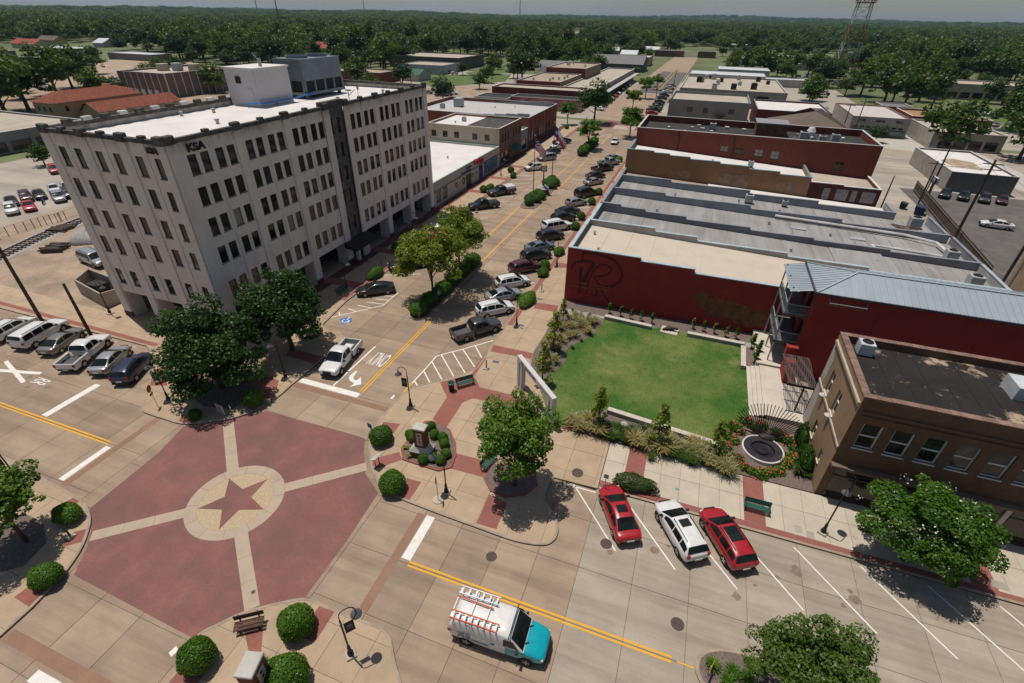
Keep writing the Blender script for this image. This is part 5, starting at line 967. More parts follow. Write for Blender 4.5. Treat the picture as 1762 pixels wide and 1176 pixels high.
for px, py in ((985,733),(1000,735),(1010,728),(996,742),(1018,742),(1030,748),(1092,765),(1102,770),(1112,775),(1122,772),(1135,780),(1145,778),(1100,760),(1160,770),(1172,775),(1185,778),(1196,782),(1208,786),(1215,800),(1228,805),(1242,812),(1252,818),(1233,795),(1205,770),(1190,765),(1150,760),(1240,800)): tuft('feathery straw-coloured grass clump in the street-side bed', px, py, TUFS[random.randrange(2)], random.uniform(1.3,1.9), .14, 'straw grasses in the street-side bed')
for px, py in ((1040,752),(1052,758),(1065,755),(1080,762),(1090,755),(1060,742),(1140,765),(1155,785),(1168,790),(1180,792),(1190,800),(1120,790),(1105,745),(1090,745),(1215,775),(1385,770),(1380,800),(1388,820),(1372,815),(1048,735))+tuple((px_, 742+(px_-1030)*.285+random.uniform(-12,9)) for px_ in range(1032,1240,7)): tuft('green grass clump in the street-side bed', px, py, TUFG[random.randrange(2)], random.uniform(1.0,1.6), .14, 'green grasses in the street-side bed')
for px, py in ((965,570),(975,562),(985,568),(995,560),(1005,566),(1015,560),(1022,556),(958,585),(968,590),(978,582),(990,580),(950,600),(960,605),(945,620),(955,625),(940,635),(1000,552),(990,548),(980,552),(1012,575)): tuft('straw-coloured grass clump in the bed by the red wall corner', px, py, TUFS[random.randrange(2)], random.uniform(1.2,1.7), .14, 'straw grasses by the red wall')
for px, py in ((972,540),(985,535),(1000,540),(1015,543),(950,612),(930,640),(985,600),(1000,588),(1015,577)): tuft('small green grass tuft in the bed by the red wall corner', px, py, TUFG[random.randrange(2)], random.uniform(.5,.8), .14, 'green tufts by the red wall')
cy = tree_proto((1.05,1.05,1.75), 2.7, 1200, .17, LEAFC, 50, .06, nclump=46, cr=.22, cone=True)
for px, py, s, lab in ((1027,736,1.0,'young yellow-green cypress in the bed beside the striped stone ball'),(1129,767,1.0,'young bronze-tinged cypress in the middle of the street-side bed'),(1224,785,.85,'young cypress at the lawn corner near the rose bushes'),(933,658,1.05,'young cypress beside the plaza arch'),(952,606,1.1,'young cypress in the bed left of the lawn'),(968,556,.7,'small sapling at the corner of the red wall')):
    p = P(px, py, .14); tree('young_cypress', lab, (p.x, p.y, .14), cy, random.uniform(0,6), s)
cyl = tree_proto((.22,.22,.5), .6, 160, .14, LEAF, 51, .03, cone=True, nclump=14)
for i, (px, py) in enumerate(((1048,539),(1067,544),(1085,549),(1103,552),(1121,557),(1191,566),(1209,570),(1228,574),(1248,580),(1266,583))):
    p = P(px, py, .14); tree('wall_shrub', 'slim upright shrub in the row along the foot of the red wall', (p.x, p.y, .14), cyl, i, 1.3, 'upright shrubs along the red wall')
for px, py, lab in ((1292,600,'leafy upright plant behind the short seat wall'),(1302,612,'bushy plant beside the balconies'),(1297,625,'low plant next to the concrete steps')):
    p = P(px, py, .14); tree('wall_shrub', lab, (p.x, p.y, .14), cyl, 1, 1.8)
MB().sheet([tuple(P(x, y, .15)[:2]) for x, y in ((966,537),(975,531),(1120,562),(1300,592),(1300,600),(1120,570),(1040,548),(985,548))], .15).build('gravel_strip', GRAVEL, garden)
for i in range(2): shrub('climbing_hedge', ('dark tall hedge against the tan side wall by the basin','dark hedge at the pavement end of the tan side wall')[i], 12.95, 36.6-i*2.6, .14, .4, 1.1, 1.1, shrub_mesh(1,1,.82,1400,.2,LEAFD,seed=20+i,lump=.12))
# ================================================================== VEHICLES
TYRE = M('tyre_rubber',(.012,.012,.012),rough=.9,fv=0); RIM = M('alloy_rim',(.45,.45,.46),rough=.35,metal=.7,fv=0); RIMD = M('steel_rim',(.2,.2,.2),rough=.5,metal=.5,fv=0); TRIM = M('black_trim',(.015,.015,.016),rough=.6,fv=0); CGL = glassmat('car_glass',(.010,.013,.013),.08,.25)
LAMPH = M('headlamp',(.6,.6,.58),rough=.15,fv=0); LAMPR = M('tail_lamp',(.3,.012,.01),rough=.2,fv=0); CHROME = M('chrome',(.5,.5,.5),rough=.2,metal=.9,fv=0); PLATE = M('number_plate',(.6,.6,.58),fv=0)
def loft(st, prof):
    m = MB(); n = None
    for s in st:
        ring = prof(*s); n = len(ring); m.v += ring
    for i in range(len(st)-1):
        for k in range(n): m.f.append((i*n+k, i*n+(k+1) % n, (i+1)*n+(k+1) % n, (i+1)*n+k)); m.m.append(0)
    m.f.append(tuple(range(n-1,-1,-1))); m.f.append(tuple(range((len(st)-1)*n, len(st)*n))); m.m += [0,0]
    return m
def bodyprof(x, hw, zl, zt, cr=.03):
    b = zt-.10; mid = zl+(zt-zl)*.5
    return [(x,-hw*.86,zl),(x,-hw*.98,zl+.10),(x,-hw,mid),(x,-hw*.975,b),(x,-hw*.90,zt-.015),(x,-hw*.55,zt+cr*.7),(x,0,zt+cr),(x,hw*.55,zt+cr*.7),(x,hw*.90,zt-.015),(x,hw*.975,b),(x,hw,mid),(x,hw*.98,zl+.10),(x,hw*.86,zl)][::-1]
def cabin(roof, zb, hb, ht, ws, rs, sides):
    """curved greenhouse lofted along the car; glass panes are cut from the same surface and stand proud of it"""
    xs = sorted(set([round(v, 3) for v in np.linspace(roof[0][0], roof[-1][0], 15)]+[v for q in [ws, rs]+list(sides) if q for v in q]))
    cv = smooth_line(roof, 6); cx_, cz_ = [p[0] for p in cv], [p[1] for p in cv]
    def ring(x, off=0):
        z = float(np.interp(x, cx_, cz_)); h = max(z-zb, .012); k = min(1, h/(.9*(max(cz_)-zb))); top = hb+(ht-hb)*k; o = off
        return [(x,-(hb+o),zb),(x,-(hb+(top-hb)*.12+o),zb+h*.12),(x,-(hb+(top-hb)*.84+o),zb+h*.84),(x,-(top*.93+o*.7),zb+h*.965+o*.7),(x,-top*.5,z+.012*k+o),(x,0,z+.018*k+o),(x,top*.5,z+.012*k+o),(x,top*.93+o*.7,zb+h*.965+o*.7),(x,hb+(top-hb)*.84+o,zb+h*.84),(x,hb+(top-hb)*.12+o,zb+h*.12),(x,hb+o,zb)]
    def strip(x0, x1, c0, c1, off):
        m = MB(); q = [x for x in xs if x0-1e-6 <= x <= x1+1e-6]; n = c1-c0+1
        for x in q: m.v += ring(x, off)[c0:c1+1]
        for i in range(len(q)-1):
            for k in range(n-1): m.f.append((i*n+k, (i+1)*n+k, (i+1)*n+k+1, i*n+k+1)); m.m.append(0)
        return m
    gl = [('windscreen', strip(ws[0], ws[1], 3, 7, .012))]
    if rs: gl.append(('rear_window', strip(rs[0], rs[1], 3, 7, .012)))
    for a_, b_ in sides: gl.append(('side_window', strip(a_, b_, 1, 2, .012))); gl.append(('side_window', strip(a_, b_, 8, 9, .012)))
    return strip(xs[0], xs[-1], 0, 10, 0), gl
def subd(me, lv=1):
    o = bpy.data.objects.new('t', me); COL.objects.link(o); md = o.modifiers.new('s', 'SUBSURF'); md.levels = md.render_levels = lv; bpy.context.view_layer.update()
    n = bpy.data.meshes.new_from_object(o.evaluated_get(bpy.context.evaluated_depsgraph_get())); bpy.data.objects.remove(o); n.polygons.foreach_set('use_smooth', [True]*len(n.polygons)); return n
def wheel_mesh(r, w=.23):
    ty = MB().lathe([(r*.66,-w/2),(r*.93,-w/2),(r,-w/2+.03),(r,w/2-.03),(r*.93,w/2),(r*.66,w/2)], 20); rm = MB().lathe([(r*.68,-w/2+.03),(r*.68,w/2-.005),(r*.6,w/2-.02),(r*.2,w/2-.05),(r*.15,w/2),(.02,w/2)], 20)
    for k in range(5): a = 2*math.pi*k/5; rm.bar((.1*math.cos(a)*r,.1*math.sin(a)*r,w/2-.01),(.62*r*math.cos(a),.62*r*math.sin(a),w/2-.01),.09,.03)
    return ty.mesh('tyre', True), rm.mesh('rim')
CARS = {}
def spec(kind):
    if kind == 'sedan': return dict(L=4.8,W=1.82,body=[(-2.4,.72,.45,.80),(-2.33,.84,.30,.97),(-1.9,.90,.24,1.03),(-1.2,.915,.2,.98),(0,.92,.2,.95),(.95,.915,.2,.95),(1.25,.905,.2,.92),(1.85,.88,.22,.86),(2.2,.76,.28,.75),(2.4,.5,.40,.60)],roof=[(-2.0,.96),(-1.5,1.17),(-1.0,1.36),(-.35,1.44),(.15,1.42),(.65,1.24),(1.05,1.05),(1.32,.94)],zb=.93,hb=.85,ht=.60,ws=(.3,1.24),rs=(-1.82,-1.02),sides=[(-1.4,-.5),(-.42,.72)],wb=(-1.4,1.42),r=.33,doors=2,hl=(2.18,.62,.70),tl=(-2.33,.66,.82))
    if kind == 'hatch': return dict(L=4.3,W=1.8,body=[(-2.15,.74,.45,.90),(-2.08,.86,.30,1.02),(-1.5,.90,.22,1.0),(0,.905,.2,.97),(.85,.90,.2,.96),(1.2,.89,.2,.93),(1.7,.86,.22,.86),(2.0,.80,.28,.76),(2.15,.64,.40,.64)],roof=[(-2.08,.98),(-1.95,1.25),(-1.6,1.44),(-.8,1.5),(.1,1.48),(.6,1.26),(.95,1.07),(1.2,.95)],zb=.95,hb=.84,ht=.63,ws=(.22,1.12),rs=(-2.04,-1.66),sides=[(-1.6,-.62),(-.54,.6)],wb=(-1.3,1.3),r=.33,doors=2,hl=(1.98,.62,.72),tl=(-2.08,.7,.9))
    if kind == 'suv': return dict(L=4.7,W=1.88,body=[(-2.35,.74,.52,.96),(-2.25,.89,.36,1.08),(-1.7,.94,.28,1.09),(0,.945,.26,1.08),(1.0,.94,.26,1.07),(1.3,.93,.26,1.05),(1.85,.90,.28,.98),(2.18,.80,.34,.86),(2.35,.56,.45,.70)],roof=[(-2.24,1.06),(-2.14,1.3),(-1.9,1.53),(-1.2,1.65),(-.4,1.67),(.25,1.62),(.75,1.38),(1.1,1.18),(1.4,1.05)],zb=1.04,hb=.89,ht=.67,ws=(.38,1.32),rs=(-2.21,-1.93),sides=[(-1.95,-1.3),(-1.22,-.34),(-.26,.78)],wb=(-1.38,1.4),r=.37,doors=3,hl=(2.18,.66,.82),tl=(-2.28,.72,1.0),rack=True)
    if kind == 'bigsuv': return dict(L=5.3,W=2.0,body=[(-2.65,.86,.55,1.05),(-2.6,.96,.42,1.18),(-1.8,.99,.34,1.16),(0,.995,.32,1.15),(1.2,.99,.32,1.14),(1.5,.98,.32,1.13),(2.2,.96,.34,1.07),(2.55,.92,.38,.98),(2.65,.80,.48,.86)],roof=[(-2.6,1.14),(-2.56,1.5),(-2.4,1.78),(-1.5,1.87),(0,1.88),(.6,1.82),(1.0,1.52),(1.45,1.14)],zb=1.12,hb=.94,ht=.78,ws=(.68,1.4),rs=(-2.58,-2.42),sides=[(-2.3,-1.3),(-1.22,-.2),(-.12,.95)],wb=(-1.6,1.65),r=.40,doors=3,hl=(2.55,.74,.9),tl=(-2.6,.82,1.05),rack=True)
    if kind == 'minivan': return dict(L=5.0,W=1.92,body=[(-2.5,.8,.45,.98),(-2.44,.92,.3,1.08),(-1.7,.955,.22,1.06),(0,.96,.2,1.03),(1.2,.95,.2,1.0),(1.7,.93,.22,.95),(2.2,.86,.28,.84),(2.5,.66,.4,.68)],roof=[(-2.45,1.02),(-2.38,1.35),(-2.1,1.62),(-1.0,1.73),(.1,1.72),(.7,1.55),(1.3,1.2),(1.8,1.0)],zb=1.0,hb=.91,ht=.70,ws=(.55,1.65),rs=(-2.42,-2.14),sides=[(-2.1,-1.2),(-1.12,-.2),(-.12,1.0)],wb=(-1.5,1.5),r=.34,doors=3,hl=(2.28,.66,.76),tl=(-2.44,.78,.98))
    if kind == 'pickup': return dict(L=5.8,W=2.0,body=[(-.75,.98,.36,1.12),(-.1,.985,.34,1.12),(1.2,.985,.34,1.12),(1.55,.98,.34,1.12),(2.3,.965,.36,1.08),(2.75,.92,.40,1.0),(2.9,.80,.50,.88)],roof=[(-.76,1.12),(-.71,1.5),(-.5,1.78),(.1,1.86),(.6,1.82),(1.05,1.5),(1.55,1.12)],zb=1.10,hb=.92,ht=.75,ws=(.68,1.48),rs=(-.75,-.56),sides=[(-.5,.25),(.33,1.0)],wb=(-1.75,1.85),r=.40,doors=2,hl=(2.78,.74,.92),tl=(-2.88,.9,.92),bed=True)
    if kind == 'van': return dict(L=5.6,W=2.0,body=[(-2.8,.94,.42,1.25),(-2.74,.98,.36,1.3),(0,1.0,.32,1.3),(1.2,.99,.32,1.28),(1.45,.98,.32,1.26),(2.2,.95,.36,1.12),(2.65,.88,.42,.96),(2.8,.74,.52,.82)],roof=[(-2.8,1.24),(-2.78,1.8),(-2.68,2.08),(-2.2,2.15),(.4,2.16),(.85,2.06),(1.2,1.7),(1.62,1.24)],zb=1.22,hb=.98,ht=.88,ws=(.86,1.56),rs=None,sides=[],wb=(-1.75,1.75),r=.39,doors=1,hl=(2.62,.74,.86),tl=(-2.78,.88,1.1))
def car_proto(kind):
    if kind in CARS: return CARS[kind]
    s = spec(kind); parts = []; parts.append(('body', subd(loft([(x,hw*1.03,zl-.02,zt+.015) for x,hw,zl,zt in s['body']], bodyprof).mesh('body', True)), 'P'))
    if kind == 'van':
        bm_ = parts[0][1]; bm_.polygons.foreach_set('material_index', [1 if p.center.x < .62 else 0 for p in bm_.polygons]); bm_.materials.append(CTE); bm_.materials.append(CW)
    cb, gl = cabin(s['roof'], s['zb'], s['hb'], s['ht'], s['ws'], s['rs'], s['sides'])
    parts.append(('cabin', cb.mesh('cabin', True), 'P2'))
    for nm, g in gl: me = g.mesh(nm, True); me.materials.append(CGL); parts.append((nm, me, None))
    W2 = s['W']/2; L2 = s['L']/2
    def add(nm, mb, mat, sm=False): me = mb.mesh(nm, sm); me.materials.append(mat); parts.append((nm, me, None))
    hx, hy, hz = s['hl']; tx, ty, tz = s['tl']
    for sg in (-1,1):
        add('headlight', MB().bev(hx-.10,hx+.07,sg*hy-.15,sg*hy+.13,hz-.12,hz+.02,.03), LAMPH); add('taillight', MB().bev(tx-.06,tx+.08,sg*ty-.1,sg*ty+.1,tz-.16,tz+.12,.02), LAMPR)
        mx = s['ws'][1]-.3; mz = s['zb']+.03; y0 = s['hb']; add('mirror', MB().bev(mx-.08,mx+.07,min(sg*y0,sg*(y0+.24)),max(sg*y0,sg*(y0+.24)),mz,mz+.14,.03), TRIM)
    add('front_bumper', MB().bev(L2-.16,L2+.03,-W2*.72,W2*.72,.32,.52,.03), TRIM); add('rear_bumper', MB().bev(-L2-.03,-L2+.14,-W2*.76,W2*.76,.36,.56,.03), TRIM); add('number_plate', MB().box(-L2-.05,-L2-.03,-.26,.26,.6,.74) if not s.get('bed') else MB().box(-L2-.05,-L2-.03,-.26,.26,.4,.54), PLATE)
    add('grille', MB().bev(L2-.12,L2+.015,-W2*.42,W2*.42,.56,hz+.02,.02), TRIM)
    if s.get('rack'):
        zt = max(p[1] for p in s['roof'])-.03; ht = s['ht']
        for sg in (-1,1): add('roof_rail', MB().bar((s['rs'][1]+.3,sg*ht*.88,zt+.06),(s['ws'][0]-.2,sg*ht*.88,zt+.06),.04,.04), TRIM)
    if s.get('bed'):
        m = MB(); 
        for sg in (-1,1): m.bev(-2.88,-.76,min(sg*.86,sg*1.0),max(sg*.86,sg*1.0),.42,1.12,.03)
        m.bev(-2.9,-2.8,-.86,.86,.45,1.12,.03); me = m.mesh('bed_side'); parts.append(('bed_side', me, 'P')); add('bed_floor', MB().box(-2.8,-.76,-.86,.86,.5,.66), M('bed_liner',(.08,.08,.082),rough=.6))
    wl = []
    ty_, rm_ = wheel_mesh(s['r']); ty_.materials.append(TYRE); rm_.materials.append(RIM)
    for x in s['wb']:
        for sg in (-1,1):
            add('wheel_arch', MB().lathe([(s['r']*1.2,0),(s['r']*1.2,.012),(.02,.012)], 18), TRIM); nm, me, _ = parts.pop(); wl.append((x, sg, me))
    CARS[kind] = (parts, wl, (ty_, rm_), s); return CARS[kind]
def vehicle(kind, label, front, rear, col, name=None, cat=None, group=None, full=True, col2=None, extra=None, pos=None, head=None):
    parts, wl, (ty_, rm_), s = car_proto(kind)
    if pos is None:
        f, r = P(*front), P(*rear); c = (f+r)/2; a = math.atan2(f.y-r.y, f.x-r.x)
    else: c = Vector((*pos, 0)); a = head
    t = thing(name or {'sedan':'sedan','hatch':'hatchback','suv':'sport_utility_vehicle','bigsuv':'large_sport_utility_vehicle','minivan':'minivan','pickup':'pickup_truck','van':'service_van'}[kind], label, cat or {'pickup':'pickup','van':'van'}.get(kind, 'car'), (c.x, c.y, 0), a, group)
    for nm, me, mt in parts:
        if not full and nm in ('mirror','grille','number_plate','front_bumper','rear_bumper','roof_rail'): continue
        o = link(nm, me, None, t)
        if mt:
            if len(me.materials) == 0: me.materials.append(col)
            o.material_slots[0].link = 'OBJECT'; o.material_slots[0].material = (col2 or col) if mt == 'P2' else col
    hw = s['W']/2
    for x, sg, arch in wl:
        if full: o = link('wheel_arch', arch, None, t, (x, sg*(hw-.015), s['r'])); o.rotation_euler = (-sg*math.pi/2, 0, 0)
        w = bpy.data.objects.new('wheel', ty_); COL.objects.link(w); w.parent = t; w.location = (x, sg*(hw-.09), s['r']); w.rotation_euler = (-sg*math.pi/2, 0, 0)
        if full: link('rim', rm_, None, w)
    if extra: extra(t, s)
    return t
def sunroof(t, s):
    z = max(p[1] for p in s['roof'])+.03; x = s['ws'][0]; MB().box(x-.95,x-.35,-.36,.36,z-.04,z+.004).build('sunroof', CGL, t)
CW = paint('paint_white',(.62,.61,.59)); CS = paint('paint_silver',(.32,.33,.34),.4); CK = paint('paint_black',(.012,.012,.014)); CG = paint('paint_graphite',(.055,.055,.058),.3); CR = paint('paint_red',(.33,.010,.014)); CM = paint('paint_maroon',(.07,.012,.02)); CN = paint('paint_navy',(.012,.016,.05)); CB = paint('paint_blue_grey',(.13,.17,.22),.3); CT_ = paint('paint_tan_grey',(.19,.18,.165),.3); CTE = paint('paint_teal',(.0,.30,.36)); CRB = paint('paint_bright_red',(.42,.02,.03))
vehicle('sedan','dark red sedan with sunroof, angle-parked at the kerb bed',(1046,848),(1081,938),CR,extra=sunroof)
vehicle('suv','white crossover with sunroof parked between the two red cars',(1141,876),(1196,970),CW,extra=sunroof)
vehicle('suv','bright red crossover with glass roof, rightmost of the three angle-parked cars',(1218,890),(1276,984),CR,extra=lambda t, s: MB().box(-1.0,.1,-.45,.45,1.69,1.726).build('glass_roof', CGL, t))
def vanfit(t, s):
    LAD = M('orange_ladder',(.55,.08,.02),rough=.5); AL = M('ladder_aluminium',(.45,.46,.47),rough=.4,metal=.5)
    for y0, mat, x0, x1 in ((-.92,LAD,-2.7,.1),(.52,AL,-2.7,-.3)):
        m = MB(); m.bar((x0,y0,2.36),(x1,y0,2.36),.06,.09).bar((x0,y0+.42,2.36),(x1,y0+.42,2.36),.06,.09)
        m.build('ladder_rail', mat, t); n = 8 if mat is LAD else 6
        for i in range(n): x = x0+.15+(x1-x0-.3)*i/(n-1); MB().bar((x,y0,2.36),(x,y0+.42,2.36),.10,.03).build('rung', AL, t)
    MB().bar((-2.7,.35,2.33),(-.5,.25,2.33),.06,.06).build('loose_pole', LAD, t)
    for x in (-2.65,-1.6,-.7,.75): MB().bar((x,-.98,2.27),(x,.98,2.27),.05,.05).bar((x,-.96,2.1),(x,-.96,2.27),.04,.04).bar((x,.96,2.1),(x,.96,2.27),.04,.04).build('roof_rack_bar', BLACK if x > 0 else STEEL, t)
    for sg in (-1,1): q = [(.45,sg*1.0,1.36),(1.3,sg*.985,1.36),(1.0,sg*.955,1.95),(.45,sg*.955,1.95)]; MB().add(q if sg < 0 else q[::-1], [(0,1,2,3)]).build('side_window', CGL, t)
    o = link('side_logo', text_mesh('XS', .7, .004, .01), paint('logo_blue',(.06,.2,.3)), t, (-1.85,-1.04,1.0)); o.rotation_euler = (math.pi/2,0,0); MB().box(-1.4,-.4,-1.045,-1.03,.8,.88).build('side_logo_bar', paint('logo_blue',(.06,.2,.3)), t)
    MB().bar((1.1,-.85,1.45),(1.75,-.35,1.29),.04,.03).bar((1.1,.1,1.48),(1.75,.6,1.28),.04,.03).build('wiper', TRIM, t)
    MB().box(-.3,-.05,-1.02,-1.0,1.1,1.16).build('door_handle', TRIM, t)
vehicle('van','white and teal service van with ladders on its roof rack',(952,1128),(776,1068),CTE,col2=CW,extra=vanfit)
vehicle('pickup','white pickup waiting at the stop line by the turn arrow',(563,655),(612,596),CW,extra=lambda t, s: (MB().bev(-2.2,-1.3,-.5,.4,.66,.9,.05).build('load', M('load_white',(.6,.6,.6)), t), MB().bev(-1.25,-.9,-.3,.2,.66,.95,.05).build('load', M('load_blue',(.05,.1,.3)), t)))
for k, lab, f, r, c in (('pickup','dark grey crew-cab pickup, nearest of the cars along the plaza kerb',(862,561),(776,588),CG),('suv','boxy white four-by-four next to the dark grey pickup',(880,533),(823,545),CW),('sedan','silver sedan between the two white cars',(897,508),(836,521),CS),('suv','white crossover in front of the maroon car',(911,487),(852,498),CW),('suv','dark maroon crossover beside the ball-shaped shrub',(931,461),(874,473),CM),('suv','black crossover parked after the maroon one',(948,441),(896,451),CK),('sedan','blue-grey sedan between two black cars',(952,426),(905,435),CB),('suv','black car with gloss roof beside the blue-grey sedan',(971,407),(922,417),CK),('bigsuv','large white long-roofed car between black ones',(984,391),(930,401),CW),('suv','black crossover just beyond the large white car',(992,376),(946,385),CK),('sedan','dark low car third beyond the large white one',(999,365),(954,372),CK),('hatch','silver estate car parked between black cars',(1010,350),(972,357),CS),('bigsuv','tall black car with roof rack beside the grey roofs',(1027,333),(988,343),CK),('sedan','silver sedan near the black coupe by the grey roofs',(1039,314),(1003,321),CS),('sedan','black coupe behind the silver sedan',(1042,304),(1007,309),CK),('pickup','black pickup with open bed near the brown wall',(1057,291),(1016,298),CK),('pickup','silver pickup beside the black pickup near the brown wall',(1066,282),(1029,287),CS),('sedan','grey sedan last in the row before the brown wall',(1068,274),(1043,278),CT_)):
    vehicle(k, lab, f, r, c, full=True)
for k, lab, f, r, c in (('sedan','black sedan beside the hatched bay on the office side',(615,509),(679,500),CK),('pickup','black pickup half hidden by the median trees',(674,467),(735,455),CK),('sedan','red car mostly hidden behind the median trees',(715,420),(760,412),CRB),('suv','white car seen through the median trees',(745,398),(790,390),CW),('suv','dark car hidden behind the far median tree',(770,385),(812,376),CG),('pickup','black pickup with bed cover before the white shop',(806,362),(858,355),CK),('pickup','dark pickup with a white canopy over its bed',(838,339),(887,331),CG),('suv','white crossover parked near the clock',(902,295),(935,291),CW),('minivan','silver minivan behind the striped flag',(924,278),(957,274),CS),('sedan','black sedan half hidden by the silver minivan',(934,267),(965,263),CK),('suv','white four-by-four by the black pickup near the far crossing',(945,258),(975,254),CW),('pickup','black pickup farthest along the left kerb',(947,251),(985,245),CK),('sedan','white sedan driving away near the far crossing',(1054,252),(1061,243),CW)):
    vehicle(k, lab, f, r, c, extra=(lambda t, s: MB().bev(-2.85,-.72,-.95,.95,1.12,1.7,.15).build('bed_canopy', CW, t)) if 'canopy' in lab else ((lambda t, s: MB().box(-2.85,-.78,-.92,.92,1.08,1.15).build('bed_cover', TRIM, t)) if 'bed cover' in lab else None))
for k, lab, f, r, c in (('suv','white crossover cut by the left edge of the photo',(56,557),(-8,592),CW),('bigsuv','old white boxy car second from the left edge',(104,566),(44,601),CW),('sedan','grey sedan between the white cars on the left street',(136,577),(86,613),CT_),('pickup','white pickup with grey bed liner on the left street',(180,590),(120,641),CW),('sedan','silver sedan right of the white pickup on the left street',(216,606),(173,649),CS),('suv','dark blue crossover nearest the railway crossing sign',(253,620),(212,665),CN)):
    vehicle(k, lab, f, r, c)
vehicle('bigsuv','silver four-by-four parked behind the office block',(184,461),(148,447),CS)
for i, (k, px, py, c, lab) in enumerate((('suv',22,366,CW,'white crossover nearest the fence in the left car park'),('sedan',52,360,CRB,'bright red coupe in the left car park'),('sedan',22,352,CK,'black sedan behind the white crossover in the left car park'),('suv',47,344,CM,'maroon crossover in the left car park'),('sedan',70,340,CK,'black sedan by the motorbike in the left car park'),('suv',103,345,CS,'silver crossover in front of the row in the left car park'),('sedan',95,330,CW,'white sedan at the back of the left car park row'),('sedan',117,326,CW,'white sedan half hidden by the office block corner'),('suv',120,338,CK,'black car tight against the office block corner'),('suv',95,297,CRB,'red car under the small tree in the left car park'))):
    p = P(px, py); vehicle(k, lab, None, None, c, pos=(p.x, p.y), head=R(-25), full=False)
for i, (k, px, py, c, lab) in enumerate((('suv',1624,339,CK,'black car leftmost in the right-hand car park'),('suv',1656,343,CK,'black crossover second in the right-hand car park'),('suv',1692,347,CG,'dark grey car third in the right-hand car park'),('sedan',1722,349,CM,'dark red car beside the tan building'),('sedan',1712,392,CW,'white coupe alone in the right-hand car park'))):
    p = P(px, py); vehicle(k, lab, None, None, c, pos=(p.x, p.y), head=R(-112) if i < 4 else R(172), full=i > 3)
# ================================================================== STREET FURNITURE
BANNER = M('banner_cloth',(.03,.028,.03),var=.3,scale=3); LAMPG = M('lamp_shade_grey',(.1,.1,.105),rough=.5); BASEC = M('lamp_base_concrete',(.42,.36,.29))
def lamp(label, x, y, ang, banner=True, z=.13):
    t = thing('street_lamp', label, 'street lamp', (x, y, z), ang)
    MB().bev(-.28,.28,-.28,.28,-.05,.14,.03).build('plinth', BASEC, t)
    MB().lathe([(.17,.14),(.17,.35),(.11,.45),(.09,.9),(.065,1.0)], 12).tube([(0,0,.9),(0,0,3.6)], .05, 8).build('post', BLACK, t)
    MB().tube([(0,0,3.55)]+[(.42-.42*math.cos(a),0,3.95+.42*math.sin(a)) for a in np.linspace(0,math.pi,9)]+[(.84,0,3.75)], .03, 6).build('arm', BLACK, t)
    MB().lathe([(.05,.22),(.08,.12),(.13,.06),(.3,-.1),(.31,-.14),(.28,-.14),(.1,.02)], 16, (.84,0,3.62)).build('lamp_shade', LAMPG, t, True)
    if banner:
        MB().box(.1,.62,-.012,.012,2.25,3.15).build('banner', BANNER, t); MB().box(.2,.52,-.016,.016,2.55,2.62).box(.22,.5,-.016,.016,2.7,2.9).build('banner_print', M('banner_print',(.2,.19,.19)), t); MB().bar((0,0,3.17),(.64,0,3.17),.02,.02).bar((0,0,2.23),(.64,0,2.23),.02,.02).build('banner_rod', BLACK, t)
    return t
for px, py, ang, bn, lab in ((707,700,182,True,'black street lamp with banner near the green bench and bin'),(768,848,185,False,'black street lamp beside the stop sign'),(604,1127,50,True,'black street lamp with banner at the bottom pavement corner'),(1415,917,60,False,'street lamp on the right pavement before the brown brick building'),(291,690,178,True,'street lamp with banner at the railway sign corner'),(492,651,180,False,'street lamp at the corner tree, twin posts beside it'),(889,561,185,False,'street lamp at the kerb beside the white jeep'),(958,458,185,False,'street lamp on the kerb near the red-walled corner'),(597,497,0,False,'street lamp on the shaded office pavement by the black sedan'),(190,540,0,False,'street lamp beside the bin enclosure behind the office'),(712,412,0,False,'street lamp on the office pavement farther from the crossing'),(862,303,0,False,'slim street lamp before the white shop'),(40,835,240,True,'street lamp with banner at the left edge corner')):
    p = P(px, py, .13); lamp(lab, p.x, p.y, R(ang), bn)
GREEN = M('bench_green',(.02,.10,.075),rough=.5,fv=.1)
def bench(label, x, y, ang):
    t = thing('park_bench', label, 'bench', (x, y, .13), ang)
    for i in range(5): MB().bev(-.9,.9,-.22+i*.095,-.14+i*.095,.42,.45,.005).build('seat_slat', GREEN, t)
    for i in range(4): o = MB().bev(-.9,.9,-.015,.015,0,.09,.004).build('back_slat', GREEN, t, loc=(0,.26+.02*i,.5+.105*i)); o.rotation_euler[0] = -.2
    for sx in (-.8,.8): MB().bar((sx,-.2,0),(sx,-.2,.42),.05,.05).bar((sx,.24,0),(sx,.36,.9),.05,.05).bar((sx,-.22,.4),(sx,.28,.4),.05,.05).bar((sx,-.24,.62),(sx,.28,.62),.05,.04).build('bench_end', BLACK, t)
    return t
a, b = P(787,668,.13), P(815,660,.13); bench('green slatted bench beside the black litter bin', (a.x+b.x)/2, (a.y+b.y)/2, math.atan2(b.y-a.y, b.x-a.x))
a, b = P(1279,872,.13), P(1322,884,.13); bench('green slatted bench on the brick bar of the right pavement', (a.x+b.x)/2, (a.y+b.y)/2-.1, 0)
p = P(842,800,.13); bench('green bench half hidden under the plaza tree', p.x, p.y, R(80)); p = P(843,782,.13)
p = P(285,655,.13); bench('green bench behind the dark blue crossover', p.x, p.y, R(60)); p = P(590,505,.13); bench('dark green bench on the shaded office pavement', p.x, p.y, R(90))
p = P(777,672,.13); t = thing('litter_bin', 'black litter bin with flared green rim beside the green bench', 'bin', (p.x, p.y, .13)); MB().lathe([(.24,0),(.26,.1),(.28,.75),(.26,.8)], 16).build('body', BLACK, t); MB().lathe([(.28,.78),(.36,.92),(.3,.94),(.2,.82)], 16, cap=False).build('rim', GREEN, t)
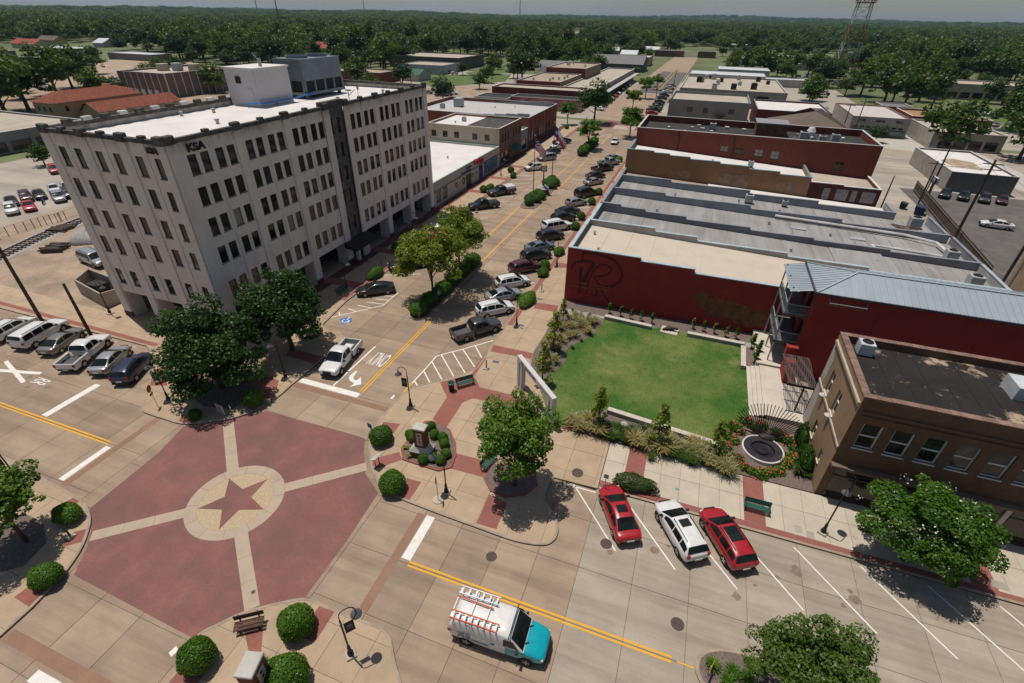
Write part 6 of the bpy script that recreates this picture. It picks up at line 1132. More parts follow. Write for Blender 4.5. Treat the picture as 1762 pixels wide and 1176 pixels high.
# picnic-style wooden bench and brick pillar at the bottom
p = P(432,1080,.13); t = thing('wooden_bench', 'brown wooden-slat bench by the brick path at the bottom', 'bench', (p.x, p.y, .13), R(35)); WDB = M('bench_wood',(.09,.045,.03),var=.3,scale=3)
for i in range(3): MB().bev(-.8,.8,-.3+i*.2,-.14+i*.2,.42,.47,.01).build('seat_slat', WDB, t)
for i in range(2): MB().bev(-.8,.8,.3,.34,.58+i*.2,.74+i*.2,.01).build('back_slat', WDB, t)
for sx in (-.5,.5): MB().bar((sx,-.25,0),(sx,-.25,.42),.06,.06).bar((sx,.3,0),(sx,.34,.95),.06,.06).bar((sx,-.27,.4),(sx,.3,.4),.06,.05).build('leg', BLACK, t)
MON = brickmat('monument_brick',(.16,.048,.03),(.13,.04,.027),(.12,.06,.045),.22,.08); CAPS = M('cap_limestone',(.42,.40,.36),fv=.1)
def monument(label, x, y, ang, h=3.0, w=1.0, z=.2):
    t = thing('brick_monument', label, 'monument', (x, y, z), ang)
    MB().box(-w*.85,w*.85,-w*.6,w*.6,0,h*.22).build('base', MON, t); m = MB(); m.add([(-w*.9,-w*.65,h*.22),(w*.9,-w*.65,h*.22),(w*.9,w*.65,h*.22),(-w*.9,w*.65,h*.22),(-w*.5,-w*.4,h*.36),(w*.5,-w*.4,h*.36),(w*.5,w*.4,h*.36),(-w*.5,w*.4,h*.36)], [(0,1,5,4),(1,2,6,5),(2,3,7,6),(3,0,4,7)]); m.build('sloped_stone', CAPS, t)
    MB().box(-w*.48,w*.48,-w*.36,w*.36,h*.33,h*.95).build('pillar', MON, t); MB().bev(-w*.52,w*.52,-w*.4,w*.4,h*.95,h*1.0,.03).build('cap', CAPS, t)
    for sg in (-1,1):
        MB().box(-w*.24,w*.24,min(sg*w*.36,sg*w*.385),max(sg*w*.36,sg*w*.385),h*.42,h*.86).build('inscribed_panel', M('panel_cream',(.4,.34,.25)), t); m = MB()
        for i in range(3): m.box(-w*.07,w*.07,min(sg*w*.385,sg*w*.392),max(sg*w*.385,sg*w*.392),h*(.52+i*.11),h*(.58+i*.11))
        m.build('panel_mark', BLACK, t)
    return t
p = P(728,781,.2); monument('brick monument with inscribed cream panel in the shrub bed', p.x, p.y, R(5)); p = P(452,1200,.13); monument('brick monument pillar with pale stone cap at the bottom edge', p.x, p.y+.2, R(-75), 3.2, 1.15, .13)
def bollard(label, px, py):
    p = P(px, py, .13); t = thing('bollard_light', label, 'bollard', (p.x, p.y, .13)); MB().bev(-.25,.25,-.25,.25,-.05,.14,.04).build('plinth', BASEC, t); MB().lathe([(.06,.14),(.06,.95),(.075,.96),(.075,1.05),(.01,1.08)], 10).build('post', GREEN, t)
for px, py, lab in ((837,635,'dark green bollard by the green bench'),(932,502,'dark bollard on the pavement beside the white crossover'),(122,924,'dark green drinking post on the left corner brick patch'),(640+17,460,'dark bollard on the office pavement by the hedge'),(820,365,'dark bollard before the white shop')): bollard(lab, px, py)
# signs
def sign(label, px, py, h, plate, ang, mat, shape='rect', w=.45, ph=.45, post=STEEL, name='road_sign', z=.13, face=None, lean=0):
    p = P(px, py, z); t = thing(name, label, 'sign', (p.x, p.y, z), ang); MB().tube([(0,0,-.1),(0,0,h)], .03, 6).build('post', post, t)
    if shape == 'rect': m = MB().box(-w/2,w/2,-.05,-.03,h-ph,h)
    else:
        n = 8 if shape == 'oct' else 20; m = MB(); v = [(w/2*math.cos(2*math.pi*(k+.5)/n), y, h-w/2+w/2*math.sin(2*math.pi*(k+.5)/n)) for y in (-.05,-.03) for k in range(n)]; m.add(v, [tuple(range(n)), tuple(range(2*n-1,n-1,-1))]+[(k,n+k,n+(k+1)%n,(k+1)%n) for k in range(n)])
    m.build('plate', mat, t)
    if face: face(t, h)
    return t
SB = M('sign_blue',(.02,.07,.32)); SR = M('sign_red_paint',(.4,.02,.02)); SO = M('sign_orange',(.55,.23,.02)); SW = M('sign_white',(.6,.6,.6))
def tx(s, size, zz, mat, y=-.06): return lambda t, h: (lambda o: setattr(o, 'rotation_euler', (math.pi/2,0,0)))(link('sign_lettering', text_mesh(s, size, .002), mat, t, (0, y, h-zz)))
sign('blue square sign on a thin post above a clipped shrub', 643, 766, 2.4, 0, R(-10), SB, face=tx('P',.3,.22,SW)); sign('octagonal red stop sign in a round concrete footing', 754, 861, 2.5, 0, R(-68), SR, 'oct', .62, face=tx('STOP',.18,.31,SW)); p = P(754,861,.13); MB().lathe([(.38,-.02),(.38,.06),(.2,.09),(.02,.09)], 20).build('footing', BASEC, bpy.data.objects['road_sign.001'])
sign('small grey sign on a pole beside the red sedan', 1038, 851, 2.2, 0, R(0), M('sign_grey',(.25,.27,.3)), w=.35, ph=.4)
def rrx(t, h): MB().bar((-.2,-.056,h-.55),(.2,-.056,h-.15),.05,.008,up=(0,1,0)).bar((.2,-.058,h-.55),(-.2,-.058,h-.15),.05,.008,up=(0,1,0)).build('cross_mark', BLACK, t); MB().box(-.26,.26,-.055,-.03,h-1.05,h-.8).build('lower_plate', SO, t)
sign('round yellow railway crossing sign with arrow plate at the left corner', 272, 700, 2.4, 0, R(-60), SO, 'round', .7, face=rrx)
sign('orange marker at the tip of the near tree median', 721, 548, .8, 0, 0, SO, w=.4, ph=.35, z=.14); p = P(1216,1158,.14); sign('tilted yellow marker board at the tip of the bottom median', 1217, 1160, .9, 0, R(70), SO, w=.8, ph=.35, z=.14)
t = sign('white notice board with red and dark lettering at the shaded corner', 384, 716, 1.3, 0, R(-8), SW, w=.95, ph=.9, name='notice_board'); m = MB()
for i, (z, c) in enumerate(((1.2,SR),(.95,BLACK),(.75,BLACK),(.52,SR))): MB().box(-.36,.36,-.056,-.05,z-.07,z+.04).build('printed_line', c, t)
p = P(400,712,.13); t = thing('free_standing_sign', 'small red and white sign beside the white notice board', 'sign', (p.x, p.y, .13), R(-30)); MB().tube([(0,0,0),(0,0,.7)], .03, 6).build('post', STEEL, t); MB().box(-.25,.25,-.03,-.01,.4,.8).build('plate', SW, t); MB().box(-.1,.1,-.036,-.03,.5,.7).build('printed_mark', SR, t)
p = P(650,802,.13); t = thing('information_stand', 'tilted information stand at the kerb of the plaza corner', 'sign', (p.x, p.y, .13), R(-100)); MB().bar((-.2,0,0),(-.2,0,.95),.05,.05).bar((.2,0,0),(.2,0,.95),.05,.05).build('leg', BLACK, t); MB().add([(-.4,-.3,.85),(.4,-.3,.85),(.4,.25,1.15),(-.4,.25,1.15),(-.4,-.3,.8),(.4,-.3,.8),(.4,.25,1.1),(-.4,.25,1.1)], [(0,1,2,3),(7,6,5,4),(0,4,5,1),(1,5,6,2),(2,6,7,3),(3,7,4,0)]).build('panel', M('panel_pale',(.4,.4,.38)), t)
# plaza arch
ARW = M('arch_white',(.52,.50,.49),var=.05,fv=.05); A0, A1 = Vector((-11.9,36.15)), Vector((-7.05,31.2)); d = A1-A0; L = d.length; ang = math.atan2(d.y, d.x)
t = thing('plaza_arch', 'white plaza gateway beam with dark lettering on two pairs of legs', 'arch', (*(A0+A1)/2, .1), ang)
MB().bev(-L/2,L/2,-.22,.22,2.85,3.4,.02).build('beam', ARW, t)
for x in (-L/2+.2,-L/2+.85,L/2-.85,L/2-.2): MB().box(x-.18,x+.18,-.21,.21,-.05,2.85).build('leg', ARW, t)
o = link('arch_lettering', text_mesh('PELAIA PLAZA', .46, .015, .006), M('arch_letter',(.16,.14,.15)), t, (-1.1,-.235,3.12)); o.rotation_euler = (math.pi/2,0,0); o.scale = (1.05,1,1); m = MB(); x = 1.2
while x < 3.0: w = random.uniform(.06,.14); m.box(x,x+w,-.235,-.22,3.05,3.17); x += w+.05
m.build('arch_small_print', M('arch_letter',(.16,.14,.15)), t)
MB().sheet([tuple(P(x, y, .13)[:2]) for x, y in ((884,665),(896,660),(945,740),(934,744))], .1345).build('brick_path', PAVERT, pavA)
# small metal fence by the arch, stone ball, statue, fire feature, bicycle
fn = thing('low_fence', 'low green metal picket fence between arch and grasses', 'fence', (-6.0,32.2,.1)); q = [P(958,736,.14), P(1012,712,.14)]
for i in range(26): v = q[0].lerp(q[1], i/25); part(MB().box(v.x-.02,v.x+.02,v.y-.012,v.y+.012,.1,.7), 'picket', GREEN, fn)
part(MB().bar((q[0].x,q[0].y,.62),(q[1].x,q[1].y,.62),.03,.04).bar((q[0].x,q[0].y,.25),(q[1].x,q[1].y,.25),.03,.04), 'rail', GREEN, fn)
p = P(1072,742,.14); t = thing('stone_ball', 'round white stone ball with dark triangular openings among the grasses', 'sculpture', (p.x, p.y, .14), R(10)); MB().ell((0,0,.42),(.42,.42,.42),20,12).build('ball', M('ball_stone',(.42,.40,.38)), t, True)
for k in range(4): a = math.pi/2*k+.1; c = [Vector((math.cos(a+e)*r, -.0, math.sin(a+e)*r)) for e, r in ((0,.12),(.35,.3),(-.35,.3))]; MB().add([(v.x, -math.sqrt(max(.01,.43**2-v.x**2-v.z**2))*.98-.01, .42+v.z) for v in c], [(0,1,2)]).build('opening', BLACK, t); 
t.rotation_euler = (R(-35),0,R(10))
p = P(1010,556,.14); t = thing('statue', 'small pale stone figure in the bed left of the lawn', 'statue', (p.x, p.y, .14)); MB().bev(-.2,.2,-.2,.2,0,.25,.03).build('pedestal', STONE, t); MB().lathe([(.15,.25),(.12,.5),(.16,.75),(.18,.95),(.07,1.1),(.06,1.14),(.1,1.22),(.1,1.3),(.02,1.38)], 12).build('figure', STONE, t, True)
p = P(1152,570,.14); t = thing('fire_feature', 'dark timber sculpture on a white square pad at the lawn edge', 'sculpture', (p.x, p.y, .14), R(-5)); MB().bev(-.95,.95,-.75,.75,0,.12,.02).build('pad', SEAT, t)
for i in range(5): MB().bar((-.7+.3*i,-.4+.1*i,.25+.06*i),(-.1+.25*i,.5-.12*i,.3+.05*i),.22,.2).build('timber', M('dark_timber',(.05,.03,.028),var=.3), t)
p = P(973,741,.14); t = thing('bicycle_rack', 'small orange looped rack beside the arch leg', 'rack', (p.x, p.y, .12), .3); MB().tube([(-.3+.3*math.cos(a),0,.28+.28*math.sin(a)) for a in np.linspace(0,6.28,17)], .03, 6).build('hoop', M('orange_paint',(.5,.16,.02)), t); MB().tube([(.35+.25*math.cos(a),0,.28+.25*math.sin(a)) for a in np.linspace(0,6.28,17)], .03, 6).build('hoop', M('orange_paint',(.5,.16,.02)), t)
# flagpoles, flags, clock
def flagpole(label, x, y, h):
    t = thing('flagpole', label, 'flagpole', (x, y, .14)); MB().lathe([(.2,0),(.16,.2),(.09,.3),(.07,h*.6),(.05,h-.1),(.05,h)], 10).build('pole', M('bronze_pole',(.03,.027,.025),rough=.4), t); MB().ell((0,0,h+.12),(.13,.13,.13),10,6).build('ball', CHROME, t); return t
def flag(label, x, y, ztop, hoist, fly, nx, nz, colour, droop=.55, ang=-.5):
    m = MB(); mats = []; idx = {}
    pt = lambda u, v: (u*fly*math.cos(ang)*.85+.08, u*fly*math.sin(ang)*.85+.14*math.sin(u*7)*u, -v*hoist-droop*u*fly*(.6+.4*u))
    for i in range(nx):
        for j in range(nz):
            c = colour((i+.5)/nx, (j+.5)/nz)
            if c.name not in idx: idx[c.name] = len(mats); mats.append(c)
            m.quad(pt(i/nx,(j+1)/nz), pt((i+1)/nx,(j+1)/nz), pt((i+1)/nx,j/nz), pt(i/nx,j/nz), idx[c.name])
    o = m.build('flag', mats, None, True, (x, y, ztop)); return tag(o, label, 'flag')
FR, FW, FB = M('flag_red',(.42,.03,.05),fv=0), M('flag_white',(.6,.58,.57),fv=0), M('flag_blue',(.03,.05,.2),fv=0)
f1 = P(917,343,.14); f2 = P(949,318,.14)
flagpole('tall dark flagpole with a striped flag on the clock median', f1.x, f1.y, 11.6); flagpole('second dark flagpole, with a lone-star flag, behind the clock', f2.x, f2.y, 12.2)
flag('striped red and white flag with blue starred canton', f1.x, f1.y, 11.3, 1.9, 3.4, 14, 13, lambda u, v: (FW if (int(u*14)+int(v*13)) % 3 == 0 else FB) if (u < .42 and v < .54) else (FR if int(v*13) % 2 == 0 else FW))
flag('lone-star flag with blue band, white and red halves', f2.x, f2.y, 11.9, 2.1, 3.2, 12, 8, lambda u, v: (FW if abs(u-.16) < .07 and abs(v-.5) < .13 else FB) if u < .34 else (FW if v < .5 else FR), .75)
p = P(1003-48,160+40)
c = P(934,333,.14); t = thing('street_clock', 'green and white street clock on a brick pedestal between the flagpoles', 'clock', (c.x, c.y, .14), R(20))
MB().bev(-1.1,1.1,-1.1,1.1,0,1.0,.05).build('pedestal', MON, t); m = MB(); m.add([(-1.15,-1.15,1.0),(1.15,-1.15,1.0),(1.15,1.15,1.0),(-1.15,1.15,1.0),(-.5,-.5,1.6),(.5,-.5,1.6),(.5,.5,1.6),(-.5,.5,1.6)], [(0,1,5,4),(1,2,6,5),(2,3,7,6),(3,0,4,7),(4,5,6,7)]); m.build('pedestal_cap', CAPS, t)
MB().lathe([(.3,1.6),(.22,2.0),(.14,2.2),(.11,4.2),(.18,4.35)], 12).build('column', M('clock_bronze',(.2,.16,.1)), t); MB().bev(-.6,.6,-.3,.3,4.35,5.55,.15).build('clock_case', M('clock_bronze',(.2,.16,.1)), t)
for sg in (-1,1): o = MB().lathe([(.48,0),(.48,.03),(.02,.03)], 24).build('clock_face', M('clock_white',(.6,.6,.56),fv=0), t, loc=(0,sg*.3,4.95)); o.rotation_euler = (-sg*math.pi/2,0,0); o = MB().box(-.02,.02,0,.36,0,.01).box(-.02,.24,-.02,.02,0,.012).build('clock_hands', BLACK, t, loc=(0,sg*.335,4.95)); o.rotation_euler = (-sg*math.pi/2,0,0)
MB().lathe([(.62,5.5),(.4,5.75),(.05,5.9)], 12).build('clock_crown', M('clock_gold',(.45,.3,.08)), t)
# utility poles and wires
def upole(label, x, y, h, r=.16, arms=(), mat=WOODP, lean=(0,0), xang=0):
    t = thing('utility_pole', label, 'pole', (x, y, 0)); t.rotation_euler = (lean[0], lean[1], 0); MB().tube([(0,0,-.3),(0,0,h*.5),(0,0,h)], [r*1.15,r,r*.75], 10).build('post', mat, t)
    for z in arms: MB().bar((-1.3*math.cos(xang),-1.3*math.sin(xang),z),(1.3*math.cos(xang),1.3*math.sin(xang),z),.1,.12).build('crossarm', WOODP, t)
    return t
polelist = []
for lab, x, y, h, r, arms in (('dark wooden utility pole at the left edge beyond the white cars',-66.3,27.4,12,.17,(11,)),('leaning-looking wooden pole with a sleeve at the left street pavement',-58.9,27.6,6.2,.16,()),('thick dark power pole with triple crossarms over the right alley',42.0,96.2,13.2,.2,(12.6,11.8,11.0)),('brown utility pole leaning against the tan building view',42.4,79.5,12,.17,(11.3,)),('slim wooden pole at the alley mouth by the mural annexe',35.4,112.4,6.3,.12,()),('wooden power pole beside the car park fence',41.9,115,9,.14,(8.5,)),('wooden power pole with transformers over the car park',45,121,11,.16,(10.4,)),('tall power pole behind the office by the railway',-81,95,11,.15,(10.4,9.6)),('power pole by the railway beyond the white shop roof',-75,118,12,.15,(11.5,)),('power pole beside the brick buildings along the track',-84,165,12,.15,(11.2,)),('pole at the far end of the left car park',-110,190,12,.15,(11.2,)),('tall pole on the kerb of the far street block',-17.2,196,11,.14,(10.5,)),('pole beside the far street crossing on the right',-16,262,11,.14,(10.5,)),('power pole standing before the letter-fronted building',40,185,10,.14,(9.4,)),('power pole by the shaded lot left of the letter-fronted building',44,188,11,.14,(10.3,))):
    upole(lab, x, y, h, r, arms); polelist.append((x, y, h))
for i, (a, b) in enumerate(((2,3),(2,5),(5,6),(7,8),(8,9),(9,10),(13,14),(6,13))):
    p0, p1 = polelist[a], polelist[b]; m = MB()
    pts = [(p0[0]+(p1[0]-p0[0])*k/8, p0[1]+(p1[1]-p0[1])*k/8, p0[2]-.5+(p1[2]-p0[2])*k/8-4*.035*math.hypot(p1[0]-p0[0],p1[1]-p0[1])*(k/8)*(1-k/8)) for k in range(9)]
    for o_ in (-.9,.9): tag(MB().tube([(x+o_, y, z) for x, y, z in pts], .02, 4).build('power_line', BLACK), 'thin black power line sagging between the alley and lot poles', 'cable', 'power lines')
t = upole('galvanised street pole with a square sign at the railway', -78.5, 104, 9, .1, (), STEEL)
for x in (44,46.5): MB
# transformers tank group
t = thing('transformer_bank', 'group of three grey cylinder transformers by the car park fence', 'transformer', (44.6,120.4,0)); MB().tube([(0,-1,0),(0,-1,5)], .1, 6).tube([(0,1,0),(0,1,5)], .1, 6).bar((0,-1.2,4),(0,1.2,4),.15,.2).build('frame', BLACK, t)
for y in (-.75,0,.75): MB().lathe([(.28,3.9),(.3,4.0),(.3,5.0),(.2,5.1)], 12, (.35,y,0)).build('tank', STEEL, t)
# alley fence, dumpsters
fa = thing('board_fence', 'long brown timber board fence along the alley and car park', 'fence', (43,100,0)); FNC = M('fence_timber',(.105,.085,.065),var=.3,scale=1.5,fine=8,fv=.25,perobj=.25); f0, f1_ = Vector((45.2,129.5)), Vector((41.6,81.5)); n = 120
for i in range(n): a, b = f0.lerp(f1_, (i+.06)/n), f0.lerp(f1_, (i+.94)/n); part(MB().bar((a.x,a.y,1.15),(b.x,b.y,1.15),.04,2.1), 'board', FNC, fa)
for z in (.35,1.9): part(MB().bar((f0.x-.06,f0.y,z),(f1_.x-.06,f1_.y,z),.06,.1), 'rail', M('fence_rail',(.2,.17,.14)), fa)
def dumpster(label, x, y, ang, col, w=1.8, d=1.5, h=1.3):
    t = thing('dumpster', label, 'dumpster', (x, y, 0), ang); m = MB(); m.add([(-w/2,-d/2+.15,.1),(w/2,-d/2+.15,.1),(w/2,d/2-.1,.1),(-w/2,d/2-.1,.1),(-w/2,-d/2,h-.2),(w/2,-d/2,h-.2),(w/2,d/2,h),(-w/2,d/2,h)], [(0,1,5,4),(1,2,6,5),(2,3,7,6),(3,0,4,7),(3,2,1,0)]); m.build('bin_body', col, t); MB().add([(-w/2-.03,-d/2-.03,h-.18),(w/2+.03,-d/2-.03,h-.18),(w/2+.03,d/2,h+.03),(-w/2-.03,d/2,h+.03)], [(0,1,2,3)]).build('lid', M('dumpster_lid',(.03,.035,.06)), t); MB().box(-w/2-.1,-w/2,-.2,.2,.6,.75).box(w/2,w/2+.1,-.2,.2,.6,.75).build('fork_pocket', BLACK, t)
DB = M('dumpster_blue',(.02,.035,.12)); dumpster('dark blue dumpster beside the alley fence near the grey roofs', 40.2, 89, R(80), DB); dumpster('dark blue dumpster under the power poles', 41.6, 112, R(70), DB, 2.2, 1.7, 1.5); dumpster('dark wheeled bin at the alley mouth', 39.6, 114.5, R(60), M('dumpster_dark',(.02,.022,.03)), 1.3, 1.1, 1.2); dumpster('green dumpster behind the white rear parapet', 38.6, 99.5, R(85), M('dumpster_green',(.02,.06,.04)), 2.4, 1.6, 1.3)
# bin enclosure behind the office, railway, logs, fence
en = thing('bin_enclosure', 'beige walled bin enclosure behind the office block', 'enclosure', (-66.8,34.7,0)); EN = M('enclosure_beige',(.33,.28,.23),var=.15)
q = [P(128+4,478), P(153,528), P(182,533), P(212,512), P(208,492)]; q = [Vector((-71.0,36.6,0)), Vector((-69.4,33.8,0)), Vector((-63.0,32.4,0)), Vector((-61.9,35.3,0))]
for i, (a, b) in enumerate(((q[0],q[1]),(q[1],q[2]),(q[2],q[3]),(q[3],q[0]))): part(MB().bar(a+UP*.95, b+UP*.95, .16, 1.9), 'gate' if i == 0 else 'wall', EN, en)
part(MB().bev(-68.5,-66.5,34.2,35.6,.05,1.3,.05), 'skip', DROOF2, en)
TRK = thing('railway_track', 'single railway track curving behind the office block', 'track', (-92,60,0)); track = smooth_line([(-83,20),(-91.5,37.5),(-96,53),(-97,75),(-93,110),(-90,150),(-92,210),(-97,300)], 8)
lft, rgt = offset(track, .72), offset(track, -.72); RAIL = M('rail_steel',(.16,.11,.085),rough=.5,metal=.3)
MB().sheet(offset(track,1.9)+offset(track,-1.9)[::-1], -.03).build('ballast', GRAVEL, TRK, loc=(92,-60,0))
for side in (lft, rgt):
    m = MB()
    for i in range(len(side)-1): m.bar((*side[i],.16),(*side[i+1],.16),.09,.16)
    part(m, 'rail', RAIL, TRK)
acc = 0; TIE = M('tie_wood',(.07,.052,.04),var=.3); tie_me = MB().box(-1.25,1.25,-.12,.12,-.02,.09).mesh('tie'); tie_me.materials.append(TIE); cnt = 0
for i in range(len(track)-1):
    a, b = Vector(track[i]), Vector(track[i+1]); L = (b-a).length; k = acc
    while k < L and cnt < 290: pq = a+(b-a)*(k/L); link('tie', tie_me, None, TRK, (pq.x+92, pq.y-60, 0), math.atan2((b-a).y,(b-a).x)+math.pi/2); k += .75; cnt += 1
    acc = k-L
def logs(label, px, py, n, ang):
    p = P(px, py); t = thing('tie_pile', label, 'timber', (p.x, p.y, 0), ang)
    for i in range(n): o = MB().box(-1.3,1.3,-.11,.11,0,.2).build('tie', TIE, t, loc=(random.uniform(-.4,.4),-1.6+.3*(i % 11),.21*(i//11))); o.rotation_euler[2] = random.uniform(-.25,.25)
logs('heap of dark old railway sleepers near the track', 98, 428, 26, R(30)); logs('second heap of dark sleepers across the track', 110, 393, 18, R(20))
p = P(155,412); tag(MB().ell((0,0,.2),(3.2,2.4,1.6),18,8,f=lambda t_, a: 1+.12*math.sin(3*a)+.05*math.sin(7*a)).build('gravel_heap', GRAVEL, None, True, (p.x, p.y, -.3)), 'pale heap of gravel by the railway behind the office', 'gravel heap')
fr = thing('rail_fence', 'black post-and-wire fence between left car park and railway', 'fence', (-100,60,0)); fl = smooth_line([tuple(P(x, y)[:2]) for x, y in ((-60,432),(0,412),(60,393),(100,383),(137,371))]+[(-99,75),(-96,110),(-93,150)], 8); prev = None
for i, v in enumerate(fl):
    if i % 2 == 0: part(MB().box(v[0]-.04,v[0]+.04,v[1]-.04,v[1]+.04,0,1.5), 'post', BLACK, fr)
    if i and i % 2 == 0:
        for z in (.1,1.45): part(MB().bar((*fl[i-2],z),(*v,z),.03,.04), 'rail', STEEL, fr)
p = P(76,351); t = thing('motorbike', 'blue motorbike between the parked cars in the left car park', 'motorbike', (p.x, p.y, 0), R(-40))
for x in (-.65,.65): o = MB().lathe([(.2,-.06),(.3,-.06),(.32,0),(.3,.06),(.2,.06)], 16).build('wheel', TYRE, t, loc=(x,0,.32)); o.rotation_euler[0] = math.pi/2
MB().ell((0,0,.72),(.5,.16,.2),12,6).build('tank', paint('paint_bike_blue',(.02,.08,.4)), t, True); MB().bev(-.65,-.1,-.14,.14,.7,.82,.05).build('seat', TRIM, t); MB().bar((.65,0,.32),(.4,0,1.0),.08,.08).bar((.4,-.35,1.02),(.4,.35,1.02),.05,.05).build('fork', BLACK, t); MB().bev(-.3,.3,-.15,.15,.25,.6,.05).build('engine', STEEL, t)
# people
SKIN = M('skin',(.32,.19,.13),fv=0)
def person(label, px, py, shirt, trousers, ang, z=.13):
    p = P(px, py, z); t = thing('person', label, 'person', (p.x, p.y, z), ang)
    me = bpy.data.meshes.new('person_body'); J = [(0,0,.95),(0,0,1.2),(0,0,1.42),(0,.01,1.52),(0,.01,1.66),(.1,0,.9),(.11,.02,.5),(.12,-.02,.08),(.12,.12,.03),(-.1,0,.9),(-.11,.0,.5),(-.12,-.04,.08),(-.12,.1,.03),(.2,0,1.4),(.26,.02,1.13),(.27,.12,.88),(-.2,0,1.4),(-.26,.02,1.13),(-.27,.10,.88)]
    E_ = [(0,1),(1,2),(2,3),(3,4),(0,5),(5,6),(6,7),(7,8),(0,9),(9,10),(10,11),(11,12),(2,13),(13,14),(14,15),(2,16),(16,17),(17,18)]
    me.from_pydata(J, E_, []); o = bpy.data.objects.new('body', me); COL.objects.link(o); o.parent = t; md = o.modifiers.new('s','SKIN'); sv = me.skin_vertices[0].data
    for i, r in enumerate((.15,.14,.15,.06,.1,.09,.065,.05,.04,.09,.065,.05,.04,.06,.05,.04,.06,.05,.04)): sv[i].radius = (r, r*.8)
    sv[0].use_root = True; s2 = o.modifiers.new('u','SUBSURF'); s2.levels = s2.render_levels = 1; me.materials.append(shirt); MB().ell((0,.01,1.74),(.095,.11,.13),12,8).build('head', SKIN, t, True); MB().ell((0,-.01,1.79),(.1,.115,.1),12,6).build('hair', M('hair_dark',(.03,.02,.015)), t, True)
    MB().lathe([(.17,.98),(.175,.85),(.16,.72)], 12, cap=False).tube([(.1,0,.85),(.11,.02,.5),(.12,-.02,.1)], [.105,.085,.07], 10).tube([(-.1,0,.85),(-.11,0,.5),(-.12,-.04,.1)], [.105,.085,.07], 10).build('trousers', trousers, t, True)
person('person in a pale shirt standing beside the near median hedge', 756, 520, M('shirt_pale',(.4,.4,.5)), M('trousers_dark',(.03,.035,.06)), R(60), .02)
person('person in a white shirt at the far crossing corner', 1021, 210, M('shirt_white',(.6,.6,.6)), M('trousers_dark',(.03,.035,.06)), R(100)); person('person in a blue shirt beside the one in white at the far crossing', 1009, 211, M('shirt_blue',(.04,.08,.25)), M('trousers_dark',(.03,.035,.06)), R(-100))
p = P(577+61,451,.13); t = thing('planter_pot', 'pale tapered planter pot at the office entrance', 'pot', (p.x, p.y, .13)); MB().lathe([(.2,0),(.32,.5),(.34,.55),(.28,.55)], 14).build('pot', STONE, t); MB().ell((0,0,.6),(.27,.27,.15),12,6).build('soil', MULCH, t)
# ================================================================== BACKGROUND TOWN
def gable(name, label, x0, x1, y0, y1, hw, hr, wall, roof, along='y', cat='house', hip=0, over=.4, group=None, wins=None):
    B = thing(name, label, cat, ((x0+x1)/2, (y0+y1)/2, 0), group=group); m = MB()
    for fc, o, L in (('S',(x0,y0,0),x1-x0),('E',(x1,y0,0),y1-y0),('N',(x1,y1,0),x1-x0),('W',(x0,y1,0),y1-y0)): wallface(m, Vector(o), *FACE[fc], L, hw, holes_for(fc, (wins or {}).get(fc, ()), x0, x1, y0, y1))
    if not hip:
        if along == 'y': xm = (x0+x1)/2; m.add([(x0,y0,hw),(x1,y0,hw),(xm,y0,hr),(x1,y1,hw),(x0,y1,hw),(xm,y1,hr)], [(0,1,2),(3,4,5)])
        else: ym = (y0+y1)/2; m.add([(x1,y0,hw),(x1,y1,hw),(x1,ym,hr),(x0,y1,hw),(x0,y0,hw),(x0,ym,hr)], [(0,1,2),(3,4,5)])
    part(m, 'wall', wall, B)
    for fc in (wins or {}):
        for w in wins[fc]: window(B, fc, *w[:4], {'S': y0, 'E': x1, 'N': y1, 'W': x0}[fc])
    a, b, c, d = x0-over, x1+over, y0-over, y1+over; r = MB()
    if along == 'y': xm = (a+b)/2; h = hip*(b-a)/2; q = [(a,c,hw),(b,c,hw),(b,d,hw),(a,d,hw),(xm,c+h,hr),(xm,d-h,hr)]; r.add(q, [(0,4,5,3),(1,2,5,4),(0,1,4),(2,3,5)] if hip else [(0,4,5,3),(1,2,5,4)])
    else: ym = (c+d)/2; h = hip*(d-c)/2; q = [(a,c,hw),(b,c,hw),(b,d,hw),(a,d,hw),(a+h,ym,hr),(b-h,ym,hr)]; r.add(q, [(0,1,5,4),(2,3,4,5),(1,2,5),(3,0,4)] if hip else [(0,1,5,4),(2,3,4,5)])
    part(r, 'roof', roof, B); return B
TILE_ = brickmat('red_roof_tile', (.26,.075,.04), (.19,.055,.033), (.11,.035,.025), .5,.4, stain=(.15,.06,.04)); SHING = M('brown_shingle',(.14,.105,.085),var=.15,scale=.6,fine=5,fv=.2); STUC = M('tan_stucco',(.38,.28,.17),var=.1); PALE = M('pale_wall',(.4,.38,.35),var=.1); WHIM = M('white_metal_roof',(.55,.56,.57),rough=.5,var=.06); GSH = M('grey_shingle',(.17,.165,.165),var=.15,fine=4,fv=.15); GRN = M('green_metal_roof',(.05,.12,.085)); REDR = M('red_metal_roof',(.3,.06,.045))
bld('shop_building','long low grey building with dark shop windows at the far left edge',-192,-158,40,97,4.8,M('mauve_grey_wall',(.2,.19,.2)),PROOF,.4,{'E':[(y,y+4.6,.4,2.7) for y in np.arange(56,95,5.6)]},cop=WHITEC)
gable('tile_roof_house','two-storey tan house with long red tile hip roof behind the office',-191,-182,105,133,6.3,8.9,STUC,TILE_,'y',hip=1,wins={'S':[(-189.5,-188.5,3.8,5.2),(-187,-186,3.8,5.2),(-184.5,-183.5,3.8,5.2)],'E':[(y,y+1,3.8,5.2) for y in (108,113,118)]})
